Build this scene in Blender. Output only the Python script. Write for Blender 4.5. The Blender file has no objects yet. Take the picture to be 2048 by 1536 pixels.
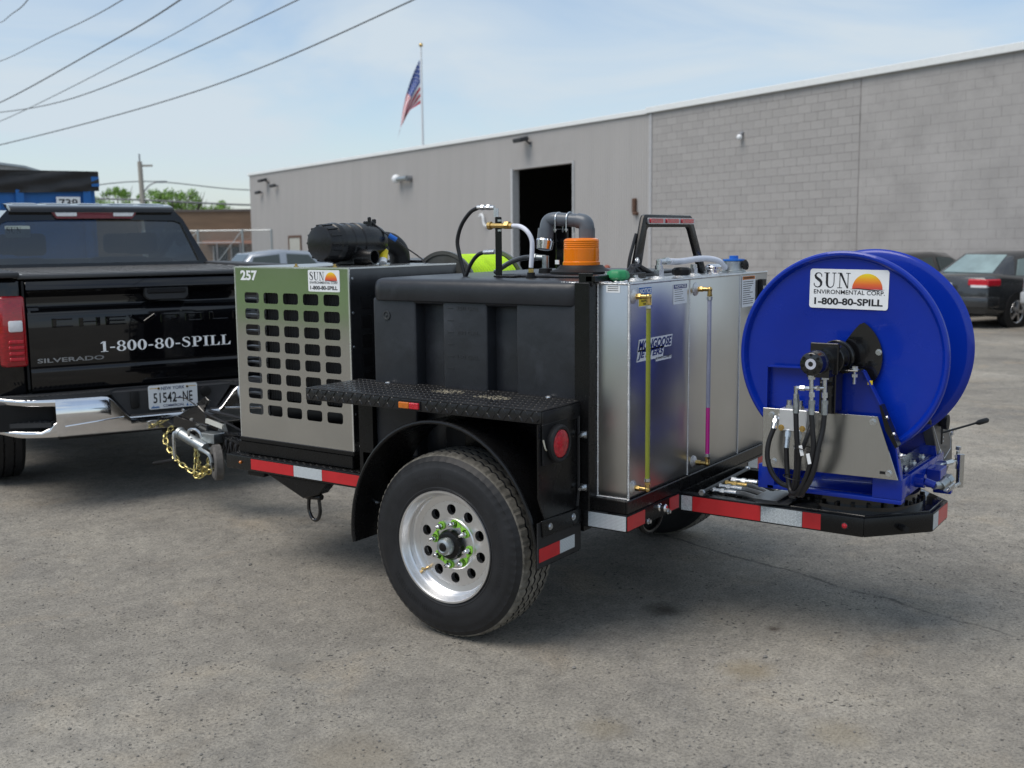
import bpy, bmesh, math, random
from mathutils import Vector, Matrix
R = math.radians
SC = bpy.context.scene
COL = SC.collection

# ---------------------------------------------------------------- camera
CAMPOS = Vector((-3.1619, -2.5061, 1.5498))
cam_d = bpy.data.cameras.new('camera')
cam = bpy.data.objects.new('camera', cam_d)
COL.objects.link(cam)
cam.location = CAMPOS
cam.rotation_euler = (1.43413, 0.01014, -0.96903)
cam_d.sensor_width = 36.0
cam_d.lens = 2163.64 / 2048 * 36
cam_d.clip_start = 0.05
cam_d.clip_end = 3000
cam_d.dof.use_dof = True
cam_d.dof.focus_distance = 4.3
cam_d.dof.aperture_fstop = 3.8
SC.camera = cam

# ---------------------------------------------------------------- sky and sun
SUN_EL, SUN_AZ = R(60), R(150)       # azimuth measured from +X towards +Y
w = bpy.data.worlds.new('World')
SC.world = w
w.use_nodes = True
nt = w.node_tree
nt.nodes.clear()
N = nt.nodes.new
L = nt.links.new
out = N('ShaderNodeOutputWorld')
bg = N('ShaderNodeBackground')
bg.inputs['Strength'].default_value = 0.086
sky = N('ShaderNodeTexSky')
sky.sky_type = 'NISHITA'
sky.sun_disc = False
sky.sun_elevation = SUN_EL
sky.sun_rotation = R(90) - SUN_AZ
sky.air_density = 1.0
sky.dust_density = 0.7
sky.ozone_density = 2.2
tc = N('ShaderNodeTexCoord')
mp = N('ShaderNodeMapping')
mp.inputs['Scale'].default_value = (1.0, 1.0, 3.6)
mp.inputs['Rotation'].default_value = (0.12, 0.05, 0.6)
L(tc.outputs['Generated'], mp.inputs['Vector'])
n1 = N('ShaderNodeTexNoise')
n1.inputs['Scale'].default_value = 3.4
n1.inputs['Detail'].default_value = 7
n1.inputs['Roughness'].default_value = 0.52
n1.inputs['Distortion'].default_value = 0.7
L(mp.outputs['Vector'], n1.inputs['Vector'])
cr = N('ShaderNodeValToRGB')
cr.color_ramp.elements[0].position = 0.37
cr.color_ramp.elements[0].color = (0.28, 0.28, 0.28, 1)
cr.color_ramp.elements[1].position = 0.63
cr.color_ramp.elements[1].color = (0.93, 0.93, 0.93, 1)
L(n1.outputs['Fac'], cr.inputs['Fac'])
mx = N('ShaderNodeMix')
mx.data_type = 'RGBA'
mx.inputs['B'].default_value = (4.35, 4.95, 5.45, 1)
L(cr.outputs['Color'], mx.inputs['Factor'])
L(sky.outputs['Color'], mx.inputs['A'])
L(mx.outputs['Result'], bg.inputs['Color'])
L(bg.outputs['Background'], out.inputs['Surface'])

sun_d = bpy.data.lights.new('sun', 'SUN')
sun_d.energy = 1.45
sun_d.angle = R(40)
sun_d.color = (1.0, 0.93, 0.84)
sun = bpy.data.objects.new('sun', sun_d)
COL.objects.link(sun)
sd = Vector((math.cos(SUN_EL) * math.cos(SUN_AZ), math.cos(SUN_EL) * math.sin(SUN_AZ), math.sin(SUN_EL)))
sun.rotation_euler = sd.to_track_quat('Z', 'Y').to_euler()
sun.location = (0, 0, 30)
vs = SC.view_settings
vs.view_transform = 'Standard'
vs.look = 'None'
vs.exposure = 0.78
vs.gamma = 1.0
vs.use_curve_mapping = False
SC.render.engine = 'CYCLES'
SC.cycles.use_denoising = True
SC.cycles.max_bounces = 8

# ---------------------------------------------------------------- materials
MATS = {}


def pm(name, col, rough=0.5, metal=0.0, var=0.12, scale=14.0, bump=0.0, bscale=120.0, coat=0.0,
       aniso=0.0, stretch=None, rvar=0.08, trans=0.0, ior=1.45, alpha=1.0, emit=None, spec=0.5, rnd=0.0, stain=None):
    """one procedural material: noise-varied colour, roughness and fine relief"""
    if name in MATS:
        return MATS[name]
    m = bpy.data.materials.new(name)
    m.use_nodes = True
    t = m.node_tree
    nn, ll = t.nodes.new, t.links.new
    b = t.nodes['Principled BSDF']
    c = nn('ShaderNodeTexCoord')
    mpn = nn('ShaderNodeMapping')
    if stretch:
        mpn.inputs['Scale'].default_value = stretch
    ll(c.outputs['Object'], mpn.inputs['Vector'])
    nz = nn('ShaderNodeTexNoise')
    nz.inputs['Scale'].default_value = scale
    nz.inputs['Detail'].default_value = 6
    nz.inputs['Roughness'].default_value = 0.6
    ll(mpn.outputs['Vector'], nz.inputs['Vector'])
    mr = nn('ShaderNodeMapRange')
    mr.inputs['From Min'].default_value = 0.3
    mr.inputs['From Max'].default_value = 0.7
    ll(nz.outputs['Fac'], mr.inputs['Value'])
    mxx = nn('ShaderNodeMix')
    mxx.data_type = 'RGBA'
    mxx.inputs['A'].default_value = (*[max(0, x * (1 - var)) for x in col], 1)
    mxx.inputs['B'].default_value = (*[min(1, x * (1 + var)) for x in col], 1)
    ll(mr.outputs['Result'], mxx.inputs['Factor'])
    src = mxx.outputs['Result']
    if stain:      # blotches of wear: (colour factor, noise scale, strength)
        sn = nn('ShaderNodeTexNoise')
        sn.inputs['Scale'].default_value = stain[1]
        sn.inputs['Detail'].default_value = 8
        sn.inputs['Roughness'].default_value = 0.68
        sn.inputs['Distortion'].default_value = 0.4
        ll(c.outputs['Object'], sn.inputs['Vector'])
        sr_ = nn('ShaderNodeMapRange')
        sr_.inputs['From Min'].default_value = 0.54
        sr_.inputs['From Max'].default_value = 0.72
        sr_.inputs['To Max'].default_value = stain[2]
        ll(sn.outputs['Fac'], sr_.inputs['Value'])
        sm_ = nn('ShaderNodeMix')
        sm_.data_type = 'RGBA'
        ll(sr_.outputs['Result'], sm_.inputs['Factor'])
        ll(src, sm_.inputs['A'])
        sm_.inputs['B'].default_value = (*[x * stain[0] for x in col], 1)
        src = sm_.outputs['Result']
    if rnd:
        oi = nn('ShaderNodeObjectInfo')
        hs = nn('ShaderNodeHueSaturation')
        m2 = nn('ShaderNodeMapRange')
        m2.inputs['To Min'].default_value = 1 - rnd
        m2.inputs['To Max'].default_value = 1 + rnd
        ll(oi.outputs['Random'], m2.inputs['Value'])
        ll(m2.outputs['Result'], hs.inputs['Value'])
        ll(src, hs.inputs['Color'])
        src = hs.outputs['Color']
    ll(src, b.inputs['Base Color'])
    r2 = nn('ShaderNodeMapRange')
    r2.inputs['To Min'].default_value = max(0.02, rough - rvar)
    r2.inputs['To Max'].default_value = min(1, rough + rvar)
    ll(nz.outputs['Fac'], r2.inputs['Value'])
    ll(r2.outputs['Result'], b.inputs['Roughness'])
    b.inputs['Metallic'].default_value = metal
    b.inputs['IOR'].default_value = ior
    b.inputs['Specular IOR Level'].default_value = spec
    b.inputs['Coat Weight'].default_value = coat
    b.inputs['Coat Roughness'].default_value = 0.04
    b.inputs['Coat IOR'].default_value = 1.55
    b.inputs['Anisotropic'].default_value = aniso
    b.inputs['Transmission Weight'].default_value = trans
    b.inputs['Alpha'].default_value = alpha
    if emit:
        b.inputs['Emission Color'].default_value = (*emit[0], 1)
        b.inputs['Emission Strength'].default_value = emit[1]
    if bump:
        n3 = nn('ShaderNodeTexNoise')
        n3.inputs['Scale'].default_value = bscale
        n3.inputs['Detail'].default_value = 4
        ll(mpn.outputs['Vector'], n3.inputs['Vector'])
        bp = nn('ShaderNodeBump')
        bp.inputs['Strength'].default_value = bump
        bp.inputs['Distance'].default_value = 0.01
        ll(n3.outputs['Fac'], bp.inputs['Height'])
        ll(bp.outputs['Normal'], b.inputs['Normal'])
    MATS[name] = m
    return m


BLACK = pm('black_powder_coat', (0.006, 0.006, 0.0065), 0.27, spec=0.4, bump=0.012, bscale=60)
BLACKM = pm('black_matte', (0.009, 0.009, 0.01), 0.5, spec=0.35)
BGLOSS = pm('black_gloss', (0.006, 0.006, 0.007), 0.18, coat=0.5, bump=0.01)
PLATE = pm('black_tread_plate', (0.012, 0.012, 0.013), 0.3, var=0.3, scale=30)
POLY = pm('black_polyethylene', (0.02, 0.022, 0.027), 0.36, stain=(2.4, 6.0, 0.5), bump=0.5, bscale=6, var=0.25, scale=4, rvar=0.12)
RUBBER = pm('tyre_rubber', (0.012, 0.0125, 0.0145), 0.55, var=0.35, stain=(2.2, 7.0, 0.4), scale=9, bump=0.05, bscale=90)
TREAD = pm('tyre_tread', (0.15, 0.14, 0.12), 0.85, var=0.5, scale=26, bump=0.1, bscale=90)
HOSE = pm('hose_rubber', (0.014, 0.014, 0.016), 0.4, bump=0.04, bscale=200)
STEEL = pm('stainless_sheet', (0.6, 0.6, 0.58), 0.13, 1.0, var=0.04, aniso=0.3, rvar=0.03, scale=4, bump=0.03, bscale=1.5)
STEEL2 = pm('stainless_plate', (0.55, 0.55, 0.54), 0.24, 1.0, var=0.06, rvar=0.05, stretch=(1, 14, 1))
ALU = pm('brushed_aluminium', (0.57, 0.57, 0.56), 0.32, 1.0, var=0.06, aniso=0.2, rvar=0.05, scale=3, bump=0.06, bscale=1.8)
WELD = pm('weld_bead', (0.75, 0.75, 0.75), 0.32, 1.0, var=0.1, bump=0.5, bscale=300)
RIM = pm('machined_rim', (0.8, 0.8, 0.81), 0.33, 1.0, var=0.03, rvar=0.04)
ZINC = pm('zinc_plated', (0.62, 0.64, 0.66), 0.28, 1.0, var=0.12, scale=60)
GALV = pm('galvanised', (0.42, 0.45, 0.46), 0.42, 1.0, var=0.2, scale=40)
CHROME = pm('chrome', (0.82, 0.82, 0.84), 0.07, 1.0, var=0.03, rvar=0.02)
BRASS = pm('brass', (0.62, 0.43, 0.16), 0.25, 1.0, var=0.12)
GOLD = pm('yellow_zinc', (0.55, 0.47, 0.2), 0.3, 1.0, var=0.35, scale=60)
BLUE = pm('blue_paint', (0.001, 0.024, 0.33), 0.26, coat=0.3, var=0.06, scale=3, spec=0.35, rvar=0.1)
BLUED = pm('blue_plastic', (0.01, 0.12, 0.5), 0.4)
WHITE = pm('white_vinyl', (0.82, 0.84, 0.86), 0.4, var=0.03)
INK = pm('black_ink', (0.012, 0.013, 0.016), 0.5)
REDT = pm('red_reflective', (0.52, 0.016, 0.022), 0.35, var=0.08, coat=0.3)
REDL = pm('red_lens', (0.5, 0.006, 0.02), 0.15, var=0.35, scale=90, coat=0.6, bump=0.3, bscale=180)
AMBL = pm('amber_lens', (0.85, 0.22, 0.01), 0.18, var=0.2, scale=60, coat=0.6, trans=0.35)
CLEARL = pm('clear_lens', (0.75, 0.75, 0.77), 0.12, var=0.1, scale=60, coat=0.6)
PVC = pm('grey_pvc', (0.10, 0.115, 0.135), 0.3, var=0.1)
PVCW = pm('white_hose', (0.66, 0.68, 0.76), 0.35, var=0.08)
LIME = pm('lime_hose', (0.45, 0.72, 0.012), 0.45, var=0.15)
LIMEP = pm('lime_plastic', (0.28, 0.62, 0.06), 0.45, var=0.06)
GREENC = pm('green_cap', (0.02, 0.24, 0.09), 0.45, var=0.1)
YEL = pm('yellow_vinyl', (0.8, 0.6, 0.02), 0.4, var=0.05)
SBLUE = pm('sticker_blue', (0.01, 0.13, 0.45), 0.4, var=0.05)
NAVY = pm('navy_ink', (0.006, 0.02, 0.16), 0.4, var=0.05)
ORANGE = pm('orange_vinyl', (0.7, 0.2, 0.02), 0.4)
REELG = pm('reel_grey', (0.16, 0.165, 0.16), 0.3, 0.6, var=0.1)


def grad_mat(name, stops):
    m = bpy.data.materials.new(name)
    m.use_nodes = True
    t = m.node_tree
    c = t.nodes.new('ShaderNodeTexCoord')
    s = t.nodes.new('ShaderNodeSeparateXYZ')
    r = t.nodes.new('ShaderNodeValToRGB')
    t.links.new(c.outputs['UV'], s.inputs['Vector'])
    t.links.new(s.outputs['Y'], r.inputs['Fac'])
    e = r.color_ramp.elements
    e[0].position, e[0].color = stops[0][0], (*stops[0][1], 1)
    e[1].position, e[1].color = stops[-1][0], (*stops[-1][1], 1)
    for p, cc in stops[1:-1]:
        x = e.new(p)
        x.color = (*cc, 1)
    b = t.nodes['Principled BSDF']
    b.inputs['Roughness'].default_value = 0.4
    t.links.new(r.outputs['Color'], b.inputs['Base Color'])
    return m


SUNRISE = grad_mat('printed_sunrise', [(0.0, (0.55, 0.06, 0.06)), (0.3, (0.75, 0.14, 0.03)), (0.62, (0.85, 0.36, 0.02)), (1.0, (0.85, 0.72, 0.02))])


def tape_mat():
    m = bpy.data.materials.new('silver_reflective')
    m.use_nodes = True
    t = m.node_tree
    c = t.nodes.new('ShaderNodeTexCoord')
    v = t.nodes.new('ShaderNodeTexVoronoi')
    v.feature = 'DISTANCE_TO_EDGE'
    v.inputs['Scale'].default_value = 190
    v.inputs['Randomness'].default_value = 0.15
    r = t.nodes.new('ShaderNodeValToRGB')
    r.color_ramp.elements[0].position = 0.08
    r.color_ramp.elements[0].color = (0.36, 0.4, 0.43, 1)
    r.color_ramp.elements[1].position = 0.2
    r.color_ramp.elements[1].color = (0.74, 0.8, 0.84, 1)
    t.links.new(c.outputs['Object'], v.inputs['Vector'])
    t.links.new(v.outputs['Distance'], r.inputs['Fac'])
    b = t.nodes['Principled BSDF']
    b.inputs['Roughness'].default_value = 0.3
    b.inputs['Metallic'].default_value = 0.2
    t.links.new(r.outputs['Color'], b.inputs['Base Color'])
    return m


SILVERT = tape_mat()


# ---------------------------------------------------------------- mesh helpers
def V(*a):
    return Vector(a if len(a) > 1 else a[0])


def catmull(pts, sub=6):
    pts = [V(p) for p in pts]
    if len(pts) < 3 or sub < 2:
        return pts
    P = [pts[0] * 2 - pts[1]] + pts + [pts[-1] * 2 - pts[-2]]
    o = []
    for i in range(1, len(P) - 2):
        a, b, c, d = P[i - 1], P[i], P[i + 1], P[i + 2]
        for k in range(sub):
            t = k / sub
            o.append(0.5 * ((2 * b) + (c - a) * t + (2 * a - 5 * b + 4 * c - d) * t * t + (3 * b - a - 3 * c + d) * t ** 3))
    o.append(P[-2])
    return o


NOSPLIT = {'wheel', 'tread', 'rim', 'chassis', 'roof_and_inner_walls', 'far_panel', 'engine_block', 'duct_shelf', 'wire_bundle', 'lower_hose', 'tarp', 'trunk',
           'arch_frame', 'gate', 'mortar_backing', 'step_pad', 'frame', 'edge_trim', 'axle', 'wheel_house', 'tongue', 'cable', 'door_frame', 'cooler', 'number_sign', 'rear_slot'}


class MB:
    """collects faces for ONE mesh object"""

    def __init__(s):
        s.v, s.f, s.mi, s.uv, s.cur = [], [], [], {}, 0

    def add(s, vs, fs):
        o = len(s.v)
        s.v += [tuple(x) for x in vs]
        for f in fs:
            s.f.append([i + o for i in f])
            s.mi.append(s.cur)
        return s

    def box(s, x0, x1, y0, y1, z0, z1):
        vs = [(x, y, z) for x in (x0, x1) for y in (y0, y1) for z in (z0, z1)]
        return s.add(vs, [(0, 1, 3, 2), (4, 6, 7, 5), (0, 4, 5, 1), (2, 3, 7, 6), (0, 2, 6, 4), (1, 5, 7, 3)])

    def obox(s, c, ax, ay, az):
        """box about centre c with half-extent vectors ax, ay, az"""
        c, ax, ay, az = V(c), V(ax), V(ay), V(az)
        vs = [c + ax * i + ay * j + az * k for i in (-1, 1) for j in (-1, 1) for k in (-1, 1)]
        return s.add(vs, [(0, 1, 3, 2), (4, 6, 7, 5), (0, 4, 5, 1), (2, 3, 7, 6), (0, 2, 6, 4), (1, 5, 7, 3)])

    def bar(s, p0, p1, w, h, up=(0, 0, 1)):
        p0, p1 = V(p0), V(p1)
        d = p1 - p0
        l = d.length
        d.normalize()
        sd = d.cross(V(up))
        if sd.length < 1e-4:
            sd = V(1, 0, 0)
        sd.normalize()
        u = sd.cross(d)
        return s.obox((p0 + p1) / 2, d * l / 2, sd * w / 2, u * h / 2)

    def prism(s, poly, ax, a, b):
        m = {'x': lambda u, v, t: (t, u, v), 'y': lambda u, v, t: (u, t, v), 'z': lambda u, v, t: (u, v, t)}[ax]
        n = len(poly)
        vs = [m(u, v, a) for u, v in poly] + [m(u, v, b) for u, v in poly]
        fs = [list(range(n)), list(range(2 * n - 1, n - 1, -1))]
        fs += [(i, (i + 1) % n, n + (i + 1) % n, n + i) for i in range(n)]
        return s.add(vs, fs)

    def frame(s, d):
        d = V(d).normalized()
        a = V(0, 0, 1) if abs(d.z) < 0.9 else V(1, 0, 0)
        u = d.cross(a).normalized()
        return d, u, d.cross(u)

    def cyl(s, p0, p1, r, r1=None, n=16, caps=True, ph=0.0):
        p0, p1 = V(p0), V(p1)
        r1 = r if r1 is None else r1
        d, u, w_ = s.frame(p1 - p0)
        vs = []
        for p, q in ((p0, r), (p1, r1)):
            for i in range(n):
                t = 2 * math.pi * i / n + ph
                vs.append(p + (u * math.cos(t) + w_ * math.sin(t)) * q)
        fs = [(i, (i + 1) % n, n + (i + 1) % n, n + i) for i in range(n)]
        if caps:
            fs += [list(range(n - 1, -1, -1)), list(range(n, 2 * n))]
        return s.add(vs, fs)

    def tube(s, pts, r, n=8, sub=6, caps=True, closed=False):
        P = catmull(pts, sub) if sub > 1 else [V(p) for p in pts]
        k = len(P)
        vs, fs = [], []
        pu = None
        for i in range(k):
            if closed:
                d = P[(i + 1) % k] - P[i - 1]
            else:
                d = P[min(i + 1, k - 1)] - P[max(i - 1, 0)]
            d.normalize()
            if pu is None:
                _, u, _ = s.frame(d)
            else:
                u = pu - d * pu.dot(d)
                u.normalize()
            pu = u
            w_ = d.cross(u)
            rr = r(i / (k - 1)) if callable(r) else r
            for j in range(n):
                t = 2 * math.pi * j / n
                vs.append(P[i] + (u * math.cos(t) + w_ * math.sin(t)) * rr)
        for i in range(k if closed else k - 1):
            for j in range(n):
                a, b = i * n + j, i * n + (j + 1) % n
                c, d2 = ((i + 1) % k) * n + (j + 1) % n, ((i + 1) % k) * n + j
                fs.append((a, b, c, d2))
        if caps and not closed:
            fs += [list(range(n - 1, -1, -1)), list(range((k - 1) * n, k * n))]
        return s.add(vs, fs)

    def lathe(s, prof, o, d, n=32, u=None, fn=None):
        """prof: (distance along d, radius)"""
        o = V(o)
        d, uu, w_ = s.frame(d)
        if u is not None:
            uu = V(u).normalized()
            w_ = d.cross(uu)
        vs, fs = [], []
        for k, (a, r) in enumerate(prof):
            for i in range(n):
                t = 2 * math.pi * i / n
                a2, r2 = (a, r) if fn is None else fn(k, i, a, r)
                vs.append(o + d * a2 + (uu * math.cos(t) + w_ * math.sin(t)) * max(r2, 1e-5))
        for k in range(len(prof) - 1):
            for i in range(n):
                j = (i + 1) % n
                fs.append((k * n + i, k * n + j, (k + 1) * n + j, (k + 1) * n + i))
        return s.add(vs, fs)

    def sphere(s, c, r, n=12, sz=1.0):
        pr = [(-r * sz * math.cos(math.pi * k / 8), r * math.sin(math.pi * k / 8)) for k in range(9)]
        return s.lathe(pr, c, (0, 0, 1), n)

    def hexn(s, p0, p1, r):
        return s.cyl(p0, p1, r, n=6)

    def bolt(s, p, d, r=0.009, l=0.012, stud=0.0):
        p = V(p)
        d = V(d).normalized()
        s.cyl(p, p + d * l * 0.25, r * 1.45, n=12)
        s.cyl(p + d * l * 0.25, p + d * l, r, n=6)
        if stud:
            s.cyl(p + d * l, p + d * (l + stud), r * 0.55, n=8)
        return s

    def quad(s, o, r, u, w_, h, off=0.0):
        o, r, u = V(o), V(r), V(u)
        n = r.cross(u) * off
        return s.add([o + n, o + r * w_ + n, o + r * w_ + u * h + n, o + u * h + n], [(0, 1, 2, 3)])

    def rrect(s, o, r, u, w_, h, rad, thick):
        """rounded flat plate, lower-left o, thickness along r x u"""
        o, r, u = V(o), V(r), V(u)
        nn = r.cross(u)
        pts = []
        for cx, cy, a0 in ((w_ - rad, h - rad, 0), (rad, h - rad, 90), (rad, rad, 180), (w_ - rad, rad, 270)):
            for k in range(5):
                t = R(a0 + 22.5 * k)
                pts.append((cx + rad * math.cos(t), cy + rad * math.sin(t)))
        n = len(pts)
        vs = [o + r * a + u * b for a, b in pts] + [o + r * a + u * b + nn * thick for a, b in pts]
        fs = [list(range(n - 1, -1, -1)), list(range(n, 2 * n))] + [(i, (i + 1) % n, n + (i + 1) % n, n + i) for i in range(n)]
        return s.add(vs, fs)

    def text(s, st, o, r, u, w_, h, off=0.001, bold=0.0, shear=0.0, serif=False):
        o, r, u = V(o), V(r), V(u)
        nn = r.cross(u)
        vs, fs = serif_text(st) if serif else text_mesh(st, bold, shear)
        x0 = min(p[0] for p in vs); x1 = max(p[0] for p in vs)
        y0 = min(p[1] for p in vs); y1 = max(p[1] for p in vs)
        return s.add([o + r * ((p[0] - x0) / (x1 - x0) * w_) + u * ((p[1] - y0) / (y1 - y0) * h) + nn * off for p in vs], fs)

    def pieces(s):
        # groups of faces whose shells touch (boxes overlap): one thing each
        n = len(s.v)
        par = list(range(n))

        def find(a):
            while par[a] != a:
                par[a] = par[par[a]]
                a = par[a]
            return a
        for f in s.f:
            r0 = find(f[0])
            for i in f[1:]:
                par[find(i)] = r0
        isl = {}
        for k, f in enumerate(s.f):
            isl.setdefault(find(f[0]), []).append(k)
        if len(isl) < 2 or len(isl) > 160:
            return None
        gs = []
        for fl_ in isl.values():
            vv = [s.v[i] for k in fl_ for i in s.f[k]]
            lo = [min(p[a] for p in vv) - 0.001 for a in range(3)]
            hi = [max(p[a] for p in vv) + 0.001 for a in range(3)]
            gs.append([lo, hi, list(fl_)])
        ch = True
        while ch:
            ch = False
            for i in range(len(gs)):
                for j in range(i + 1, len(gs)):
                    A, B = gs[i], gs[j]
                    if all(A[0][a] <= B[1][a] and B[0][a] <= A[1][a] for a in range(3)):
                        A[0] = [min(A[0][a], B[0][a]) for a in range(3)]
                        A[1] = [max(A[1][a], B[1][a]) for a in range(3)]
                        A[2] += B[2]
                        del gs[j]
                        ch = True
                        break
                if ch:
                    break
        return [q[2] for q in gs] if 1 < len(gs) <= 40 else None

    def build(s, name, mats, parent=None, bevel=0.0, seg=1, sharp=32, flip=True, smooth=True):
        if flip and not isinstance(mats, (list, tuple)) and name not in NOSPLIT and not s.uv:
            pc = s.pieces()
            if pc:
                first_ = None
                for fl_ in sorted(pc, key=len, reverse=True):
                    q = MB()
                    ids = {}
                    for k in fl_:
                        for i in s.f[k]:
                            if i not in ids:
                                ids[i] = len(q.v)
                                q.v.append(s.v[i])
                        q.f.append([ids[i] for i in s.f[k]])
                        q.mi.append(0)
                    o = q.build1(name, mats, parent, bevel, seg, sharp, flip, smooth)
                    first_ = first_ or o
                return first_
        return s.build1(name, mats, parent, bevel, seg, sharp, flip, smooth)

    def build1(s, name, mats, parent=None, bevel=0.0, seg=1, sharp=32, flip=True, smooth=True):
        me = bpy.data.meshes.new(name)
        me.from_pydata(s.v, [], s.f)
        if not isinstance(mats, (list, tuple)):
            mats = [mats]
        for m in mats:
            me.materials.append(m)
        me.polygons.foreach_set('material_index', s.mi)
        if s.uv:
            ul = me.uv_layers.new(name='UVMap')
            for p in me.polygons:
                for li in p.loop_indices:
                    ul.data[li].uv = s.uv.get(me.loops[li].vertex_index, (0, 0))
        if flip or bevel:
            bm = bmesh.new()
            bm.from_mesh(me)
            if bevel:
                bm.edges.ensure_lookup_table()
                bmesh.ops.recalc_face_normals(bm, faces=bm.faces)
                es = [e for e in bm.edges if len(e.link_faces) == 2 and e.calc_face_angle(0) > R(38)]
                bmesh.ops.bevel(bm, geom=es, offset=bevel, segments=seg, profile=0.5, affect='EDGES', clamp_overlap=True)
            if flip:
                bmesh.ops.recalc_face_normals(bm, faces=bm.faces)
            bm.to_mesh(me)
            bm.free()
        if smooth:
            me.shade_smooth()
            me.set_sharp_from_angle(angle=R(sharp))
        o = bpy.data.objects.new(name, me)
        COL.objects.link(o)
        if parent is not None:
            o.parent = parent
        return o


TXT = {}


def text_mesh(st, bold=0.0, shear=0.0):
    k = (st, bold, shear)
    if k in TXT:
        return TXT[k]
    cu = bpy.data.curves.new('t', 'FONT')
    cu.body = st
    cu.offset = bold
    cu.shear = shear
    cu.resolution_u = 3
    ob = bpy.data.objects.new('t', cu)
    COL.objects.link(ob)
    dg = bpy.context.evaluated_depsgraph_get()
    me = bpy.data.meshes.new_from_object(ob.evaluated_get(dg))
    vs = [tuple(v.co) for v in me.vertices]
    fs = [list(p.vertices) for p in me.polygons]
    bpy.data.objects.remove(ob)
    bpy.data.curves.remove(cu)
    bpy.data.meshes.remove(me)
    TXT[k] = (vs, fs)
    return TXT[k]


def strip(path, widths):
    """flat ribbon along a 2D path with a width per point"""
    vs, fs = [], []
    n = len(path)
    for i, (x, y) in enumerate(path):
        a, b = path[max(i - 1, 0)], path[min(i + 1, n - 1)]
        dx, dy = b[0] - a[0], b[1] - a[1]
        l = math.hypot(dx, dy) or 1
        w_ = widths[i] / 2
        vs += [(x - dy / l * w_, y + dx / l * w_), (x + dy / l * w_, y - dx / l * w_)]
    for i in range(n - 1):
        fs.append((2 * i, 2 * i + 1, 2 * i + 3, 2 * i + 2))
    return vs, fs


def rect2(x0, y0, x1, y1):
    return [(x0, y0), (x1, y0), (x1, y1), (x0, y1)], [(0, 1, 2, 3)]


def ring2(cx, cy, rx, ry, tx, ty, n=24):
    vs, fs = [], []
    for i in range(n):
        t = 2 * math.pi * i / n
        vs += [(cx + rx * math.cos(t), cy + ry * math.sin(t)), (cx + (rx - tx) * math.cos(t), cy + (ry - ty) * math.sin(t))]
    for i in range(n):
        j = (i + 1) % n
        fs.append((2 * i, 2 * j, 2 * j + 1, 2 * i + 1))
    return vs, fs


def serif_glyph(c):
    T, t, sf = 0.19, 0.06, 0.055
    P = []
    if c == '1':
        P = [rect2(0.17, 0, 0.17 + T, 1), rect2(0.02, 0, 0.5, sf), strip([(0.02, 0.8), (0.2, 0.94)], [0.05, 0.12])]
        wd = 0.52
    elif c == '-':
        P = [rect2(0.04, 0.33, 0.36, 0.45)]
        wd = 0.4
    elif c == '0':
        P = [ring2(0.31, 0.5, 0.31, 0.51, T, t)]
        wd = 0.62
    elif c == '8':
        P = [ring2(0.31, 0.755, 0.27, 0.255, 0.15, t), ring2(0.31, 0.265, 0.31, 0.275, 0.17, t)]
        wd = 0.62
    elif c == 'I':
        P = [rect2(0.11, 0, 0.11 + T, 1), rect2(0, 0, 0.41, sf), rect2(0, 1 - sf, 0.41, 1)]
        wd = 0.41
    elif c == 'L':
        P = [rect2(0.11, 0, 0.11 + T, 1), rect2(0, 0, 0.68, sf), rect2(0, 1 - sf, 0.41, 1), ([(0.68, 0), (0.7, 0.33), (0.66, 0.33), (0.5, 0.05)], [(0, 1, 2, 3)])]
        wd = 0.71
    elif c == 'P':
        P = [rect2(0.11, 0, 0.11 + T, 1), rect2(0, 0, 0.44, sf), rect2(0, 1 - sf, 0.3, 1)]
        pa = [(0.3, 0.97)] + [(0.42 + 0.2 * math.sin(R(a)), 0.725 + 0.24 * math.cos(R(a))) for a in range(10, 175, 15)] + [(0.3, 0.48)]
        P.append(strip(pa, [t] + [t + (T - t) * math.sin(R(a)) ** 2 for a in range(10, 175, 15)] + [t]))
        wd = 0.73
    elif c == 'S':
        pa = [(0.55, 0.72), (0.53, 0.86), (0.44, 0.95), (0.31, 0.97), (0.18, 0.92), (0.12, 0.79), (0.17, 0.67), (0.3, 0.57), (0.44, 0.47), (0.52, 0.36),
              (0.52, 0.2), (0.43, 0.07), (0.29, 0.03), (0.15, 0.07), (0.06, 0.17), (0.05, 0.3)]
        ws = [0.05, 0.06, 0.06, 0.06, 0.09, 0.14, 0.17, 0.19, 0.19, 0.17, 0.14, 0.09, 0.06, 0.06, 0.06, 0.05]
        P = [strip(pa, ws)]
        wd = 0.64
    elif c == 'U':
        pa = [(0.19, 0.98), (0.19, 0.35), (0.22, 0.16), (0.32, 0.05), (0.45, 0.03), (0.57, 0.08), (0.64, 0.2), (0.66, 0.4), (0.66, 0.98)]
        P = [strip(pa, [0.15, 0.15, 0.14, 0.09, 0.06, 0.05, 0.05, 0.05, 0.05]), rect2(0, 0.95, 0.37, 1), rect2(0.53, 0.95, 0.8, 1)]
        wd = 0.82
    elif c == 'N':
        P = [rect2(0.13, 0, 0.18, 0.97), rect2(0.66, 0.0, 0.71, 1), rect2(0, 0, 0.31, 0.045), rect2(0.54, 0.955, 0.84, 1), rect2(0.0, 0.955, 0.2, 1),
             ([(0.1, 1), (0.27, 1), (0.71, 0.0), (0.62, 0.0)], [(0, 1, 2, 3)])]
        wd = 0.84
    return P, wd


def serif_text(st, gap=0.07):
    vs, fs, x = [], [], 0
    for c in st:
        P, wd = serif_glyph(c)
        for v, f in P:
            o = len(vs)
            vs += [(a + x, b, 0) for a, b in v]
            fs += [[i + o for i in q] for q in f]
        x += wd + gap
    return vs, fs


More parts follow.
